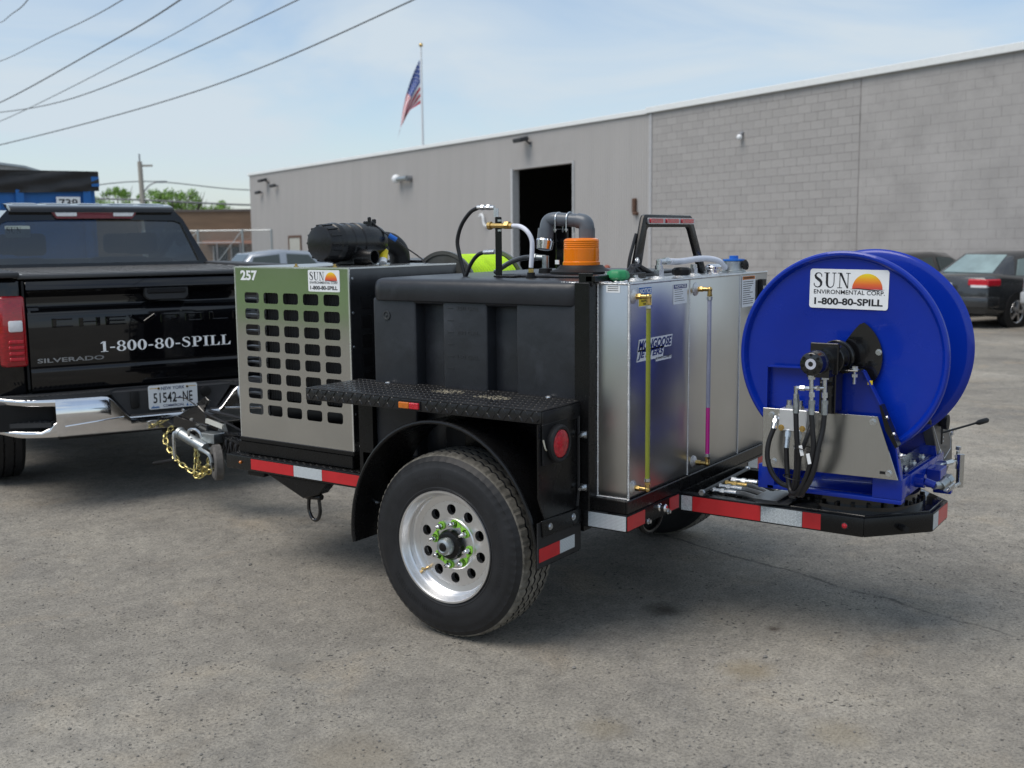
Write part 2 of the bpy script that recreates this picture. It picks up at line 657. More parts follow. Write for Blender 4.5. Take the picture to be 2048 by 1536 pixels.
def empty(name, loc=(0, 0, 0), rz=0.0):
    o = bpy.data.objects.new(name, None)
    COL.objects.link(o)
    o.location = loc
    o.rotation_euler = (0, 0, rz)
    o.empty_display_size = 0.2
    return o


def tag(o, label=None, cat=None, group=None, kind=None):
    if label: o['label'] = label
    if cat: o['category'] = cat
    if group: o['group'] = group
    if kind: o['kind'] = kind
    return o


def dup(o, parent=None):
    c = o.copy()
    COL.objects.link(c)
    c.parent = parent
    return c


def gz(x, y):
    """ground height: level round the trailer, falling gently towards the building"""
    s = (x - CAMPOS.x) * 0.82355 + (y - CAMPOS.y) * 0.56725 - 7.5
    return -0.019 * (s if s > 30 else math.log1p(math.exp(s)))


# ---------------------------------------------------------------- ground
def ground_mat():
    m = bpy.data.materials.new('old_gravelly_asphalt')
    m.use_nodes = True
    t = m.node_tree
    nn, ll = t.nodes.new, t.links.new
    b = t.nodes['Principled BSDF']
    geo = nn('ShaderNodeNewGeometry')
    pos = geo.outputs['Position']

    def noise(sc, det=4, ro=0.6, dist=0.0):
        n = nn('ShaderNodeTexNoise')
        n.inputs['Scale'].default_value = sc
        n.inputs['Detail'].default_value = det
        n.inputs['Roughness'].default_value = ro
        n.inputs['Distortion'].default_value = dist
        ll(pos, n.inputs['Vector'])
        return n.outputs['Fac']

    def ramp(src, stops):
        r = nn('ShaderNodeValToRGB')
        e = r.color_ramp.elements
        e[0].position, e[0].color = stops[0][0], (*stops[0][1], 1)
        e[1].position, e[1].color = stops[-1][0], (*stops[-1][1], 1)
        for p, c in stops[1:-1]:
            x = e.new(p); x.color = (*c, 1)
        ll(src, r.inputs['Fac'])
        return r.outputs['Color']

    def mix(a, b_, f, mode='MIX'):
        x = nn('ShaderNodeMix')
        x.data_type = 'RGBA'
        x.blend_type = mode
        for s_, k in ((a, 'A'), (b_, 'B'), (f, 'Factor')):
            if isinstance(s_, (int, float)):
                x.inputs[k].default_value = s_
            elif isinstance(s_, tuple):
                x.inputs[k].default_value = (*s_, 1)
            else:
                ll(s_, x.inputs[k])
        return x.outputs['Result']

    g1 = (1, 1, 1)
    base = ramp(noise(0.55, 5, 0.55, 0.4), [(0.3, (0.185, 0.171, 0.148)), (0.45, (0.25, 0.232, 0.202)), (0.56, (0.265, 0.246, 0.213)), (0.7, (0.34, 0.315, 0.272))])
    tan = ramp(noise(1.7, 5, 0.6, 0.5), [(0.55, (0, 0, 0)), (0.75, (1, 1, 1))])
    base = mix(base, (0.33, 0.275, 0.205), mix((0, 0, 0), tan, 0.6))
    drk = ramp(noise(0.9, 6, 0.65, 0.8), [(0.56, (0, 0, 0)), (0.72, (1, 1, 1))])
    base = mix(base, (0.15, 0.146, 0.14), mix((0, 0, 0), drk, 0.55))
    fine = ramp(noise(85, 3, 0.75), [(0.3, (0.5, 0.5, 0.51)), (0.5, (1, 1, 1)), (0.7, (1.32, 1.31, 1.28))])
    base = mix(base, fine, 0.85, 'MULTIPLY')
    lrg = ramp(noise(3.2, 6, 0.7, 0.6), [(0.32, (0.78, 0.78, 0.79)), (0.5, (1, 1, 1)), (0.7, (1.17, 1.16, 1.13))])
    base = mix(base, lrg, 0.8, 'MULTIPLY')
    mid = ramp(noise(14, 4, 0.7), [(0.3, (0.74, 0.74, 0.74)), (0.7, (1.22, 1.22, 1.22))])
    base = mix(base, mid, 0.7, 'MULTIPLY')
    # dark pits
    vo = nn('ShaderNodeTexVoronoi')
    vo.inputs['Scale'].default_value = 26
    vo.inputs['Randomness'].default_value = 1.0
    nw = nn('ShaderNodeVectorMath')
    nw.operation = 'ADD'
    n9 = nn('ShaderNodeTexNoise')
    n9.inputs['Scale'].default_value = 60
    ll(pos, n9.inputs['Vector'])
    sc9 = nn('ShaderNodeVectorMath')
    sc9.operation = 'SCALE'
    sc9.inputs['Scale'].default_value = 0.03
    ll(n9.outputs['Color'], sc9.inputs[0])
    ll(pos, nw.inputs[0]); ll(sc9.outputs['Vector'], nw.inputs[1])
    ll(nw.outputs['Vector'], vo.inputs['Vector'])
    pit = ramp(vo.outputs['Distance'], [(0.1, (1, 1, 1)), (0.2, (0, 0, 0))])
    pmask = ramp(noise(3.0, 3), [(0.44, (0.06, 0.06, 0.06)), (0.62, (1, 1, 1))])
    pitf = mix(pit, pmask, 1.0, 'MULTIPLY')
    vo2 = nn('ShaderNodeTexVoronoi')
    vo2.inputs['Scale'].default_value = 62
    ll(nw.outputs['Vector'], vo2.inputs['Vector'])
    pit2 = ramp(vo2.outputs['Distance'], [(0.1, (1, 1, 1)), (0.24, (0, 0, 0))])
    pm2 = ramp(noise(7.0, 3), [(0.5, (0.0, 0.0, 0.0)), (0.66, (0.8, 0.8, 0.8))])
    pitf = mix(pitf, mix(pit2, pm2, 1.0, 'MULTIPLY'), 1.0, 'LIGHTEN')
    base = mix(base, (0.045, 0.045, 0.047), mix((0, 0, 0), pitf, 0.8))
    # stains with a place of their own
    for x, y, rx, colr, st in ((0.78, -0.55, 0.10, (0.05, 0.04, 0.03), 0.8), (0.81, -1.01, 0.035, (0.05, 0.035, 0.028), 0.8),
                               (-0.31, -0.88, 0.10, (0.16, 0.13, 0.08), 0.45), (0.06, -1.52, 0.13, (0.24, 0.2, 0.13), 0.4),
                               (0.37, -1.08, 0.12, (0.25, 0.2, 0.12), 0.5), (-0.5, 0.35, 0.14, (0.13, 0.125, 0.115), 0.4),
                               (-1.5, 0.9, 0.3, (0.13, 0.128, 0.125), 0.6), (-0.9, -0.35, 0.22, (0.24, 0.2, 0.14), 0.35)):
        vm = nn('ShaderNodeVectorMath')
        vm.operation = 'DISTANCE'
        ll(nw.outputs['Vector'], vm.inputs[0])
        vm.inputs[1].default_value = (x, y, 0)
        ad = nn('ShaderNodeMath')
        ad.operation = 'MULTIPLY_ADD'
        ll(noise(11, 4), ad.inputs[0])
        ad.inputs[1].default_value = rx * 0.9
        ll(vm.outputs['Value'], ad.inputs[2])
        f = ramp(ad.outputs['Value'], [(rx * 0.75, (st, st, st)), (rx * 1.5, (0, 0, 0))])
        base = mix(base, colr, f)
    # joint / crack running away under the rear platform
    p0, p1 = Vector((1.707, -0.288, 0)), Vector((1.216, -1.847, 0))
    nv = (p1 - p0).normalized().cross(Vector((0, 0, 1)))
    dt = nn('ShaderNodeVectorMath')
    dt.operation = 'DOT_PRODUCT'
    ll(pos, dt.inputs[0])
    dt.inputs[1].default_value = nv
    a1 = nn('ShaderNodeMath'); a1.operation = 'MULTIPLY_ADD'
    ll(noise(2.2, 6, 0.7), a1.inputs[0]); a1.inputs[1].default_value = 0.16
    a1.inputs[2].default_value = -nv.dot(p0) - 0.08
    a2 = nn('ShaderNodeMath'); a2.operation = 'ADD'
    ll(dt.outputs['Value'], a2.inputs[0]); ll(a1.outputs['Value'], a2.inputs[1])
    a3 = nn('ShaderNodeMath'); a3.operation = 'ABSOLUTE'
    ll(a2.outputs['Value'], a3.inputs[0])
    ck = ramp(a3.outputs['Value'], [(0.0, (1, 1, 1)), (0.007, (0.8, 0.8, 0.8)), (0.013, (0, 0, 0))])
    ckm = ramp(noise(5, 3), [(0.4, (0.1, 0.1, 0.1)), (0.55, (1, 1, 1))])
    ckf = mix(ck, ckm, 1.0, 'MULTIPLY')
    base = mix(base, (0.05, 0.048, 0.045), mix((0, 0, 0), ckf, 0.75))
    ll(base, b.inputs['Base Color'])
    b.inputs['Roughness'].default_value = 0.88
    b.inputs['Specular IOR Level'].default_value = 0.25
    h1 = nn('ShaderNodeMath'); h1.operation = 'MULTIPLY_ADD'
    ll(noise(85, 3, 0.75), h1.inputs[0]); h1.inputs[1].default_value = 0.5
    sx = nn('ShaderNodeRGBToBW'); ll(pitf, sx.inputs[0])
    iv = nn('ShaderNodeMath'); iv.operation = 'MULTIPLY'; iv.inputs[1].default_value = -0.7
    ll(sx.outputs[0], iv.inputs[0])
    ll(iv.outputs[0], h1.inputs[2])
    bp = nn('ShaderNodeBump')
    bp.inputs['Strength'].default_value = 0.85
    bp.inputs['Distance'].default_value = 0.012
    ll(h1.outputs['Value'], bp.inputs['Height'])
    ll(bp.outputs['Normal'], b.inputs['Normal'])
    return m


def axis_pts(a, b, fine0, fine1, fs, cs):
    o = []
    x = a
    while x < b:
        o.append(x)
        x += fs if fine0 <= x < fine1 else cs
    return o + [b]


xs = axis_pts(-260, 420, -6, 30, 1.0, 20)
ys = axis_pts(-260, 420, -8, 30, 1.0, 20)
g = MB()
g.add([(x, y, gz(x, y)) for x in xs for y in ys],
      [(i * len(ys) + j, (i + 1) * len(ys) + j, (i + 1) * len(ys) + j + 1, i * len(ys) + j + 1) for i in range(len(xs) - 1) for j in range(len(ys) - 1)])
tag(g.build('ground', ground_mat(), flip=False), 'worn grey gravelly asphalt yard under the trailer', 'ground', kind='structure')

# lawn beside the yard (left of the camera; mirrored in the stainless engine cover)
GRASS = pm('lawn_grass', (0.085, 0.17, 0.028), 0.8, var=0.45, scale=1.4, bump=0.3, bscale=60)
g = MB()
for i in range(14):
    a, b_ = -10.5 - i * 12, -10.5 - (i + 1) * 12
    g.add([(a, 5, gz(a, 5) + .03), (a, 200, gz(a, 40) + .03), (b_, 200, gz(b_, 40) + .03), (b_, 5, gz(b_, 5) + .03)], [(0, 1, 2, 3)])
tag(g.build('lawn', GRASS, flip=False), 'mown green lawn at the edge of the yard', 'lawn', kind='structure')

# loose stones
STONE = pm('loose_stone', (0.2, 0.19, 0.175), 0.9, var=0.5, scale=3)
random.seed(4)
g = MB()
ico = [(0, 0, 1), (0.9, 0, 0.2), (0.3, 0.85, 0.1), (-0.7, 0.5, 0.25), (-0.7, -0.55, 0.1), (0.3, -0.85, 0.25), (0, 0, -0.6)]
icf = [(0, 1, 2), (0, 2, 3), (0, 3, 4), (0, 4, 5), (0, 5, 1), (6, 2, 1), (6, 3, 2), (6, 4, 3), (6, 5, 4), (6, 1, 5)]
for i in range(9000):
    t = random.random() ** 1.6
    dist = 1.9 + t * 9.5
    an = R(34.5) + R(random.uniform(-30, 30))
    x, y = CAMPOS.x + dist * math.cos(an), CAMPOS.y + dist * math.sin(an)
    r = random.choice((0.002, 0.0025, 0.003, 0.003, 0.004, 0.005)) * random.uniform(0.7, 1.5)
    if random.random() < 0.006: r *= 2.6
    a = random.uniform(0, 6.28)
    c, s_ = math.cos(a), math.sin(a)
    g.add([(x + r * (p[0] * c - p[1] * s_), y + r * (p[0] * s_ + p[1] * c) * 0.8, gz(x, y) + r * (p[2] * 0.6 + 0.2)) for p in ico], icf)
tag(g.build('loose_gravel', STONE, flip=False, smooth=False), 'small loose stones scattered over the asphalt', 'gravel', kind='stuff')
# ---------------------------------------------------------------- warehouse
DW, UPV, NV = V(0.36898, 0.92936, -0.01231), V(0.01348, 0.00789, 0.99988), V(0.92934, -0.3691, -0.00962)
WO = V(28.016, 13.602, 1.038)
WM = Matrix(((-DW.x, NV.x, UPV.x, WO.x), (-DW.y, NV.y, UPV.y, WO.y), (-DW.z, NV.z, UPV.z, WO.z), (0, 0, 0, 1)))


def wroot(name, x=0.0, z=0.0):
    o = empty(name)
    o.matrix_world = WM @ Matrix.Translation((x, 0, z))
    return o


PAINT = pm('grey_wall_paint', (0.362, 0.347, 0.338), 0.7, var=0.09, scale=1.3, bump=0.15, bscale=40, rnd=0.045, stain=(0.7, 3.0, 0.5))
PAINTB = pm('grey_block_paint', (0.365, 0.35, 0.341), 0.75, stain=(0.68, 1.5, 0.5), var=0.13, scale=0.8, bump=0.2, bscale=30)
MORTAR = pm('dirty_joint', (0.2, 0.188, 0.18), 0.9, var=0.45, scale=1.1)
COPE = pm('white_coping', (0.78, 0.8, 0.8), 0.35, var=0.05)
DARKW = pm('unlit_interior', (0.07, 0.068, 0.066), 0.8)
CREAM = pm('cream_door', (0.42, 0.42, 0.38), 0.5)
RUST = pm('rusty_steel', (0.11, 0.06, 0.04), 0.8, var=0.4)

wh = wroot('warehouse')
tag(wh, 'long low grey warehouse of painted block and ribbed metal siding', 'building')
ZB = -2.1
bw_, bh_ = 0.4545, 0.2276
# block wall: backing with joints, then each block
g = MB()
g.box(0.12, 20.2, 0.006, 0.3, ZB, 4.27)
g.build('mortar_backing', MORTAR, wh)
bk = MB().box(0.004, bw_ - 0.004, 0, 0.1, 0.004, bh_ - 0.004).build('block', PAINT, wh)
bme = bk.data
hb = MB().box(0.004, bw_ / 2 - 0.004, 0, 0.1, 0.004, bh_ - 0.004).build('block', PAINT, wh)
hme = hb.data
first = {'f': bk, 'h': hb}
random.seed(9)
rest = MB()
X0, X1 = 0.12, 0.12 + 17.5 * 0.4545
for i in range(28):
    z = 4.27 - (i + 1) * bh_
    cells = []
    x = X0
    if i % 2:
        cells.append((x, 'h'))
        x += bw_ / 2
    while x + bw_ <= X1 + 0.01:
        cells.append((x, 'f'))
        x += bw_
    if X1 - x > bw_ / 2 - 0.02:
        cells.append((x, 'h'))
    for x, kd in cells:
        y = random.uniform(-0.0022, 0.0016)
        if i < 16:
            o = first.pop(kd, None)
            if o is None:
                o = bpy.data.objects.new('block', bme if kd == 'f' else hme)
                COL.objects.link(o)
                o.parent = wh
            o.location = (x, y, z)
        else:
            wd = bw_ if kd == 'f' else bw_ / 2
            rest.box(x + 0.004, x + wd - 0.004, y, 0.1, z + 0.004, z + bh_ - 0.004)
for i in range(28):
    z = 4.27 - (i + 1) * bh_
    x = 8.095 - (bw_ / 2 if i % 2 else 0)
    while x < 20.1:
        a, b_ = max(x + 0.0022, 8.095), min(x + bw_ - 0.0022, 20.2)
        if b_ > a:
            rest.box(a, b_, 0.0028 + random.uniform(-0.0015, 0.0015), 0.1, z + 0.0022, z + bh_ - 0.0022)
        x += bw_
tag(rest.build('painted_blocks', PAINTB, wh, flip=False), kind='stuff')

# ribbed siding
def panel_mesh(width, ribs, z0, z1):
    m = MB()
    p = width / ribs
    prof = []
    for k in range(ribs):
        x = k * p
        prof += [(x, 0.0), (x + p * 0.42, 0.0), (x + p * 0.54, -0.016), (x + p * 0.86, -0.016), (x + p * 0.98, 0.0)]
    prof.append((width, 0.0))
    n = len(prof)
    m.add([(a, b_, z0) for a, b_ in prof] + [(a, b_, z1) for a, b_ in prof], [(i, i + 1, n + i + 1, n + i) for i in range(n - 1)])
    return m


SID = pm('grey_ribbed_siding', (0.405, 0.39, 0.38), 0.55, stain=(0.8, 0.5, 0.5), var=0.07, scale=0.8, rnd=0.02)
DX0, DX1, DZ = -7.72, -4.0, 3.03


def run(xa, xb, z0, count):
    wd = (xb - xa) / count
    o = panel_mesh(wd, 8, 0, 1).build('siding_panel', SID, wh, sharp=15, flip=False)
    for k in range(count):
        q = o if k == 0 else dup(o, wh)
        x = xa + k * wd
        top = 4.25 + 0.28 * (-(x + wd / 2) / 35.3)
        q.location = (x, 0, z0)
        q.scale = (1, 1, top - z0)


run(-35.3, DX0 - 0.12, ZB, 30)
run(DX1 + 0.06, 0.0, ZB, 4)
run(DX0 - 0.12, DX1 + 0.06, DZ + 0.06, 4)
MB().box(0.0, 0.12, -0.03, 0.2, ZB, 4.26).build('corner_trim', pm('trim_grey', (0.42, 0.42, 0.43), 0.5), wh)
TRIM = pm('door_trim', (0.48, 0.49, 0.5), 0.5)
g = MB()
g.box(DX0 - 0.13, DX0, -0.05, 0.25, ZB, DZ + 0.05)
g.build('door_jamb', TRIM, wh)
MB().box(DX1, DX1 + 0.07, -0.05, 0.25, ZB, DZ + 0.05).build('door_jamb', TRIM, wh)
MB().box(DX0, DX1, -0.02, 0.25, DZ, DZ + 0.06).build('door_head', SID, wh)
g = MB()
g.box(-35.3, -35.2, 0.05, 30, ZB, 4.4)
g.box(-35.2, 20.2, 0.31, 30, 4.1, 4.2)
g.box(-35.2, 20.2, 29.9, 30, ZB, 4.1)
g.box(20.1, 20.2, 0.31, 29.9, ZB, 4.1)
g.box(-14, -13.9, 0.31, 18, ZB, 4.1)
g.box(-1.0, -0.9, 0.31, 18, ZB, 4.1)
g.box(-14, -0.9, 17.9, 18, ZB, 4.1)
g.build('roof_and_inner_walls', DARKW, wh)
MB().box(-13.9, -1.0, 0.02, 17.9, -1.66, -1.6).build('shop_floor', DARKW, wh)
MB().box(-4.9, -4.2, 4.0, 4.12, 2.55, 2.62).build('ceiling_lamp', pm('lamp_tube', (0.7, 0.65, 0.4), 0.4, emit=((1, 0.9, 0.6), 0.5)), wh)
MB().box(-0.1, 20.4, -0.1, 0.5, 4.27, 4.45).build('coping', COPE, wh, bevel=0.01)
g = MB()
g.obox((-17.75, 0.2, 4.47), (17.66, 0, -0.14), (0, 0.28, 0), (0, 0, 0.075))
g.build('coping', COPE, wh, bevel=0.01)
# service door, set in the siding
d = MB().box(-29.5, -28.0, -0.05, 0.02, -1.7, 0.85).build('service_door', CREAM, wh, bevel=0.01)
MB().box(-28.25, -28.15, -0.1, -0.05, -0.75, -0.65).build('handle', GALV, d)
g = MB()
g.box(-29.62, -29.5, -0.07, 0.02, -1.7, 0.97); g.box(-28.0, -27.88, -0.07, 0.02, -1.7, 0.97); g.box(-29.5, -28, -0.07, 0.02, 0.85, 0.97)
g.build('door_frame', RUST, d)

# things fixed to its wall
FIX = pm('dark_fixture', (0.04, 0.042, 0.045), 0.5)
FIXG = pm('grey_fixture', (0.25, 0.26, 0.28), 0.4, 0.4)


def fixture(name, x, z, label, cat, kind):
    o = wroot(name, x, z)
    tag(o, label, cat)
    if kind == 'flood':
        g = MB(); g.obox((0, -0.34, 0.02), (0.24, 0, 0), (0, 0.2, 0.05), (0, -0.02, 0.075)); g.build('lamp_head', FIX, o, bevel=0.02)
        MB().tube([(0.15, -0.2, -0.02), (0.17, -0.1, -0.1), (0.17, 0.0, -0.14)], 0.035, sub=4).build('arm', FIX, o)
        MB().box(0.1, 0.24, -0.03, 0.0, -0.24, -0.05).build('wall_plate', FIXG, o)
    elif kind == 'globe':
        MB().sphere((-0.5, -0.25, 0.02), 0.2, 14).build('globe', WHITE, o)
        MB().cyl((-0.35, -0.25, 0), (0.5, -0.25, 0), 0.11, n=14).build('arm', GALV, o)
        MB().cyl((0.45, -0.25, 0), (0.45, 0.0, 0), 0.13, n=14).build('wall_plate', FIXG, o)
    elif kind == 'camera':
        MB().cyl((-0.2, -0.3, 0), (0.22, -0.22, 0.02), 0.09, n=12).build('body', FIX, o)
        MB().box(0.05, 0.15, -0.25, 0, -0.04, 0.04).build('bracket', FIXG, o)
    elif kind == 'bulb':
        MB().sphere((0, -0.12, 0), 0.085, 12).build('bulb', WHITE, o)
        MB().cyl((0, -0.1, 0.05), (0, 0.0, 0.14), 0.06, n=10).build('socket', FIXG, o)
    elif kind == 'hook':
        MB().tube([(-0.2, -0.12, 0.2), (-0.05, -0.12, 0.27), (0.06, -0.12, 0.15), (0.1, -0.12, -0.05), (0.17, -0.1, -0.17), (0.28, 0, -0.2)], 0.05, sub=5).build('pipe', WHITE, o)
        MB().cyl((0.28, -0.02, -0.2), (0.28, 0.0, -0.2), 0.09).build('flange', WHITE, o)
    elif kind == 'rust':
        MB().box(-0.07, 0.07, -0.12, 0, -0.22, 0.24).build('pipe', RUST, o, bevel=0.02)
        MB().box(-0.02, 0.16, -0.14, 0, -0.3, -0.2).build('elbow', RUST, o, bevel=0.02)
    return o


fixture('wall_light', -6.72, 4.02, 'dark floodlight on the warehouse wall above the open doorway', 'wall light', 'flood')
fixture('wall_light', -16.1, 3.2, 'white globe lamp on a silver arm halfway along the warehouse wall', 'wall light', 'globe')
fixture('wall_light', -32.4, 4.08, 'small dark floodlight near the far top corner of the warehouse', 'wall light', 'flood')
fixture('security_camera', -31.1, 3.72, 'small dark camera beside the far corner floodlight on the warehouse', 'camera', 'camera')
fixture('security_camera', -33.4, 3.47, 'camera on a bracket lowest at the far warehouse corner', 'camera', 'camera')
fixture('wall_lamp', 4.0, 3.16, 'round white bulb lamp on the painted block wall', 'wall lamp', 'bulb')
fixture('vent_pipe', -9.75, 1.18, 'white gooseneck pipe sticking out of the metal siding', 'pipe', 'hook')
fixture('pipe_stub', -0.66, 1.42, 'rusty brown pipe stub on the siding near the block wall', 'pipe', 'rust')
g = MB()
g.cyl((22.3, 11.9, gz(22.3, 11.9)), (22.3, 11.9, 0.62), 0.09, n=12)
g.sphere((22.3, 11.9, 0.64), 0.1)
o = g.build('bollard', pm('faded_red', (0.3, 0.09, 0.06), 0.7, var=0.4), None)
tag(o, 'faded red bollard in front of the ribbed metal siding', 'bollard')

# ---------------------------------------------------------------- flag
fr = empty('flagpole', (56.9, 46.2, gz(56.9, 46.2)))
tag(fr, 'tall white flagpole rising behind the warehouse roof', 'flagpole')
hp = 14.5 - fr.location.z
MB().cyl((0, 0, 0), (0.0, 0, hp), 0.11, 0.06, n=12).build('pole', WHITE, fr)
MB().sphere((0, 0, hp + 0.1), 0.14).build('finial', BRASS, fr)
fl = MB()
nu, nv = 52, 26
RT = V(0.566, -0.824, -0.01)


def fp(u, v):
    y = -(2.95 * v * (1 - u) ** 1.1 + (3.6 + 1.75 * (1 - v) ** 1.4) * u)
    x = -0.1 - 1.42 * u ** 0.85 * (0.78 + 0.22 * (1 - v)) - 0.75 * math.sin(math.pi * min(1, u * 1.15)) * (v - 0.62) * -0.55 + 0.55 * (v - 0.5) * u ** 2
    f = 0.22 * math.sin(v * 9 + u * 2) * min(1, u * 3)
    return V(RT.x * x + 0.82 * f, RT.y * x + 0.57 * f, 13.62 - fr.location.z + y)


gv = [fp(i / nu, j / nv) for i in range(nu + 1) for j in range(nv + 1)]
for i in range(nu):
    for j in range(nv):
        st = int(j / 2)
        if i < nu * 0.4 and j < 14:
            fl.cur = 1 if (i % 3 == 1 and j % 3 == 1) else 2
        else:
            fl.cur = 0 if st % 2 == 0 else 1
        b0 = len(fl.v)
        fl.add([gv[i * (nv + 1) + j], gv[(i + 1) * (nv + 1) + j], gv[(i + 1) * (nv + 1) + j + 1], gv[i * (nv + 1) + j + 1]], [(0, 1, 2, 3)])
o = fl.build('flag', [pm('flag_red', (0.55, 0.04, 0.07), 0.8), pm('flag_white', (0.85, 0.85, 0.87), 0.8), pm('flag_blue', (0.03, 0.07, 0.28), 0.8)], None, flip=False)
o.location = fr.location
tag(o, 'limp red white and blue flag hanging from the tall white pole', 'flag')

# ---------------------------------------------------------------- overhead wires and utility pole
WIRE = pm('wire_sheath', (0.14, 0.15, 0.16), 0.6)
wires = [([(20.33, 36.5, 9.53), (12.55, 22.34, 7.27)], 0.014, 'short power line cutting the top left corner of the sky'),
         ([(20.17, 36.4, 8.12), (13.84, 20.46, 7.25)], 0.014, 'second power line from the top left corner of the sky'),
         ([(19.98, 36.29, 6.6), (17.66, 27.34, 7.17), (14.62, 19.32, 7.23)], 0.021, 'thicker third power line from the top left corner'),
         ([(19.9, 36.25, 5.91), (18.05, 26.69, 6.82), (15.34, 18.28, 7.22)], 0.013, 'thin power line crossing another near the left edge'),
         ([(19.94, 36.27, 6.24), (17.52, 27.26, 5.99), (16.22, 16.99, 7.2)], 0.017, 'sagging power line second lowest of the six'),
         ([(19.8, 36.19, 5.05), (19.43, 24.5, 6.03), (17.79, 14.71, 7.17)], 0.02, 'lowest and longest power line running towards the flag')]
for pts, r, lb in wires:
    a, b_ = V(pts[0]), V(pts[-1])
    if len(pts) == 2:
        mid = (a + b_) / 2 + V(0, 0, -0.03)
    else:
        mid = V(pts[1])
    full = [a + (a - mid) * 3.0 + V(0, 0, 2.2), a + (a - mid) * 0.8 + V(0, 0, 0.4), a, mid, b_, b_ + (b_ - mid) * 1.2 + V(0, 0, 0.5), b_ + (b_ - mid) * 3.2 + V(0, 0, 1.6)]
    o = MB().tube(full, r, n=5, sub=8).build('power_line', WIRE)
    tag(o, lb, 'power line', 'overhead power lines')
WOOD = pm('weathered_pole', (0.34, 0.32, 0.28), 0.85, var=0.2)
up_ = empty('utility_pole', (41.6, 56.9, gz(41.6, 56.9)))
tag(up_, 'weathered utility pole with crossarm and street lamp before the trees', 'utility pole')
zb = up_.location.z
MB().cyl((0, 0, 0), (0.42, 0.8, 6.5 - zb), 0.2, 0.15, n=10).build('pole', WOOD, up_)
MB().obox((0.62, 0.52, 6.25 - zb), (0.26, -0.38, 0), (0.05, 0.03, 0), (0, 0, 0.06)).build('crossarm', WOOD, up_)
MB().cyl((0.42, 0.8, 6.5 - zb), (0.42, 0.8, 7.0 - zb), 0.05, n=6).build('insulator', FIXG, up_)
MB().tube([(0.35, 0.55, 4.5 - zb), (0.6, 0.15, 5.0 - zb), (0.95, -0.25, 5.22 - zb)], 0.045, sub=4).build('lamp_arm', FIXG, up_)
MB().obox((1.08, -0.45, 5.2 - zb), (0.18, -0.27, 0), (0.09, 0.06, 0), (0, 0, 0.06)).build('lamp_head', FIXG, up_)
for pts, lb in (([(38.3, 62.6, 4.6), (41.97, 57.45, 5.25), (45.83, 51.67, 4.62), (50, 46, 4.9)], 'thin line sagging from the utility pole towards the warehouse corner'),
                ([(36.5, 65, 4.3), (41.19, 58.3, 4.1), (45.72, 51.6, 3.66), (49, 46.5, 3.6)], 'low thick cable behind the trees meeting the warehouse corner')):
    tag(MB().tube(pts, 0.035 if 'thin' in lb else 0.06, n=5).build('power_line', WIRE), lb, 'power line', 'far power lines')

# ---------------------------------------------------------------- trees and far building
LEAF = pm('spring_leaves', (0.19, 0.33, 0.06), 0.6, var=0.5, scale=0.9)
BARK = pm('bark', (0.1, 0.085, 0.07), 0.9)


def tree(x, y, top, rx, rz, seed, label):
    random.seed(seed)
    zb = gz(x, y)
    root = empty('tree', (x, y, zb))
    tag(root, label, 'tree', 'trees behind the brick building')
    H = top - zb
    t = MB()
    t.tube([(0, 0, 0), (0.1, 0, H * 0.35), (0, 0.1, H * 0.6), (0.05, 0, H * 0.9)], lambda u: 0.22 * (1 - u) + 0.03, n=7, sub=4)
    for k in range(7):
        a = random.uniform(0, 6.28)
        h = H * random.uniform(0.4, 0.7)
        t.tube([(0, 0, h), (math.cos(a) * rx * 0.4, math.sin(a) * rx * 0.4, h + rz * 0.4), (math.cos(a) * rx * 0.75, math.sin(a) * rx * 0.75, h + rz * 0.9)],
               lambda u: 0.08 * (1 - u) + 0.012, n=5, sub=3)
    t.build('trunk', BARK, root)
    c = MB()
    clumps = []
    for k in range(36):
        a = random.uniform(0, 6.28)
        q = random.random() ** 0.6
        zz = random.uniform(-1, 1)
        rr = math.sqrt(max(0, 1 - zz * zz)) * q
        clumps.append((V(math.cos(a) * rr * rx, math.sin(a) * rr * rx, H - rz + zz * rz * 0.86), random.uniform(0.3, 0.62)))
    for p, cr_ in clumps:
        for k in range(120):
            d = V(random.gauss(0, 1), random.gauss(0, 1), random.gauss(0, 0.9))
            d = d / (d.length or 1) * cr_ * random.random() ** 0.4
            q = p + d
            n = V(random.gauss(0, 1), random.gauss(0, 1), random.gauss(0.6, 1)).normalized()
            u = n.orthogonal().normalized() * random.uniform(0.05, 0.11)
            v = n.cross(u)
            c.add([q - u, q + v * 0.7, q + u, q - v * 0.7], [(0, 1, 2, 3)])
    c.build('crown', LEAF, root, flip=False, smooth=False)


for a in ((55.2, 83.0, 6.0, 2.0, 2.7, 1, 'leftmost leafy green tree next to the blue container'), (57.2, 81.3, 6.3, 1.9, 2.8, 2, 'second leafy tree from the blue container'),
          (58.6, 77.9, 6.1, 2.1, 2.7, 3, 'leafy tree right behind the utility pole'), (57.6, 74.3, 5.95, 2.3, 2.6, 4, 'leafy tree just right of the utility pole'),
          (60.3, 74.9, 5.7, 1.6, 2.5, 5, 'slim tree top rising over the brick building'), (61.5, 72.8, 4.8, 1.8, 1.9, 6, 'rightmost low tree above the brick building roof')):
    tree(*a)
BRICK = pm('brown_brick', (0.2, 0.135, 0.09), 0.85, var=0.2, scale=0.35, stretch=(1, 1, 3))
dr = V(0.567, -0.824, 0)
bz = gz(54, 66)
bb = empty('brick_building', (51.69 - dr.x * 14, 69.64 - dr.y * 14, bz), math.atan2(dr.y, dr.x))
tag(bb, 'low brown brick building behind the chain link fence', 'building')
MB().box(0, 40, 0, 9, 0, 3.62 - bz).build('wall', BRICK, bb)
MB().box(-0.1, 40.1, -0.12, 9.1, 3.62 - bz, 3.8 - bz).build('coping', pm('dark_coping', (0.12, 0.1, 0.09), 0.6), bb)
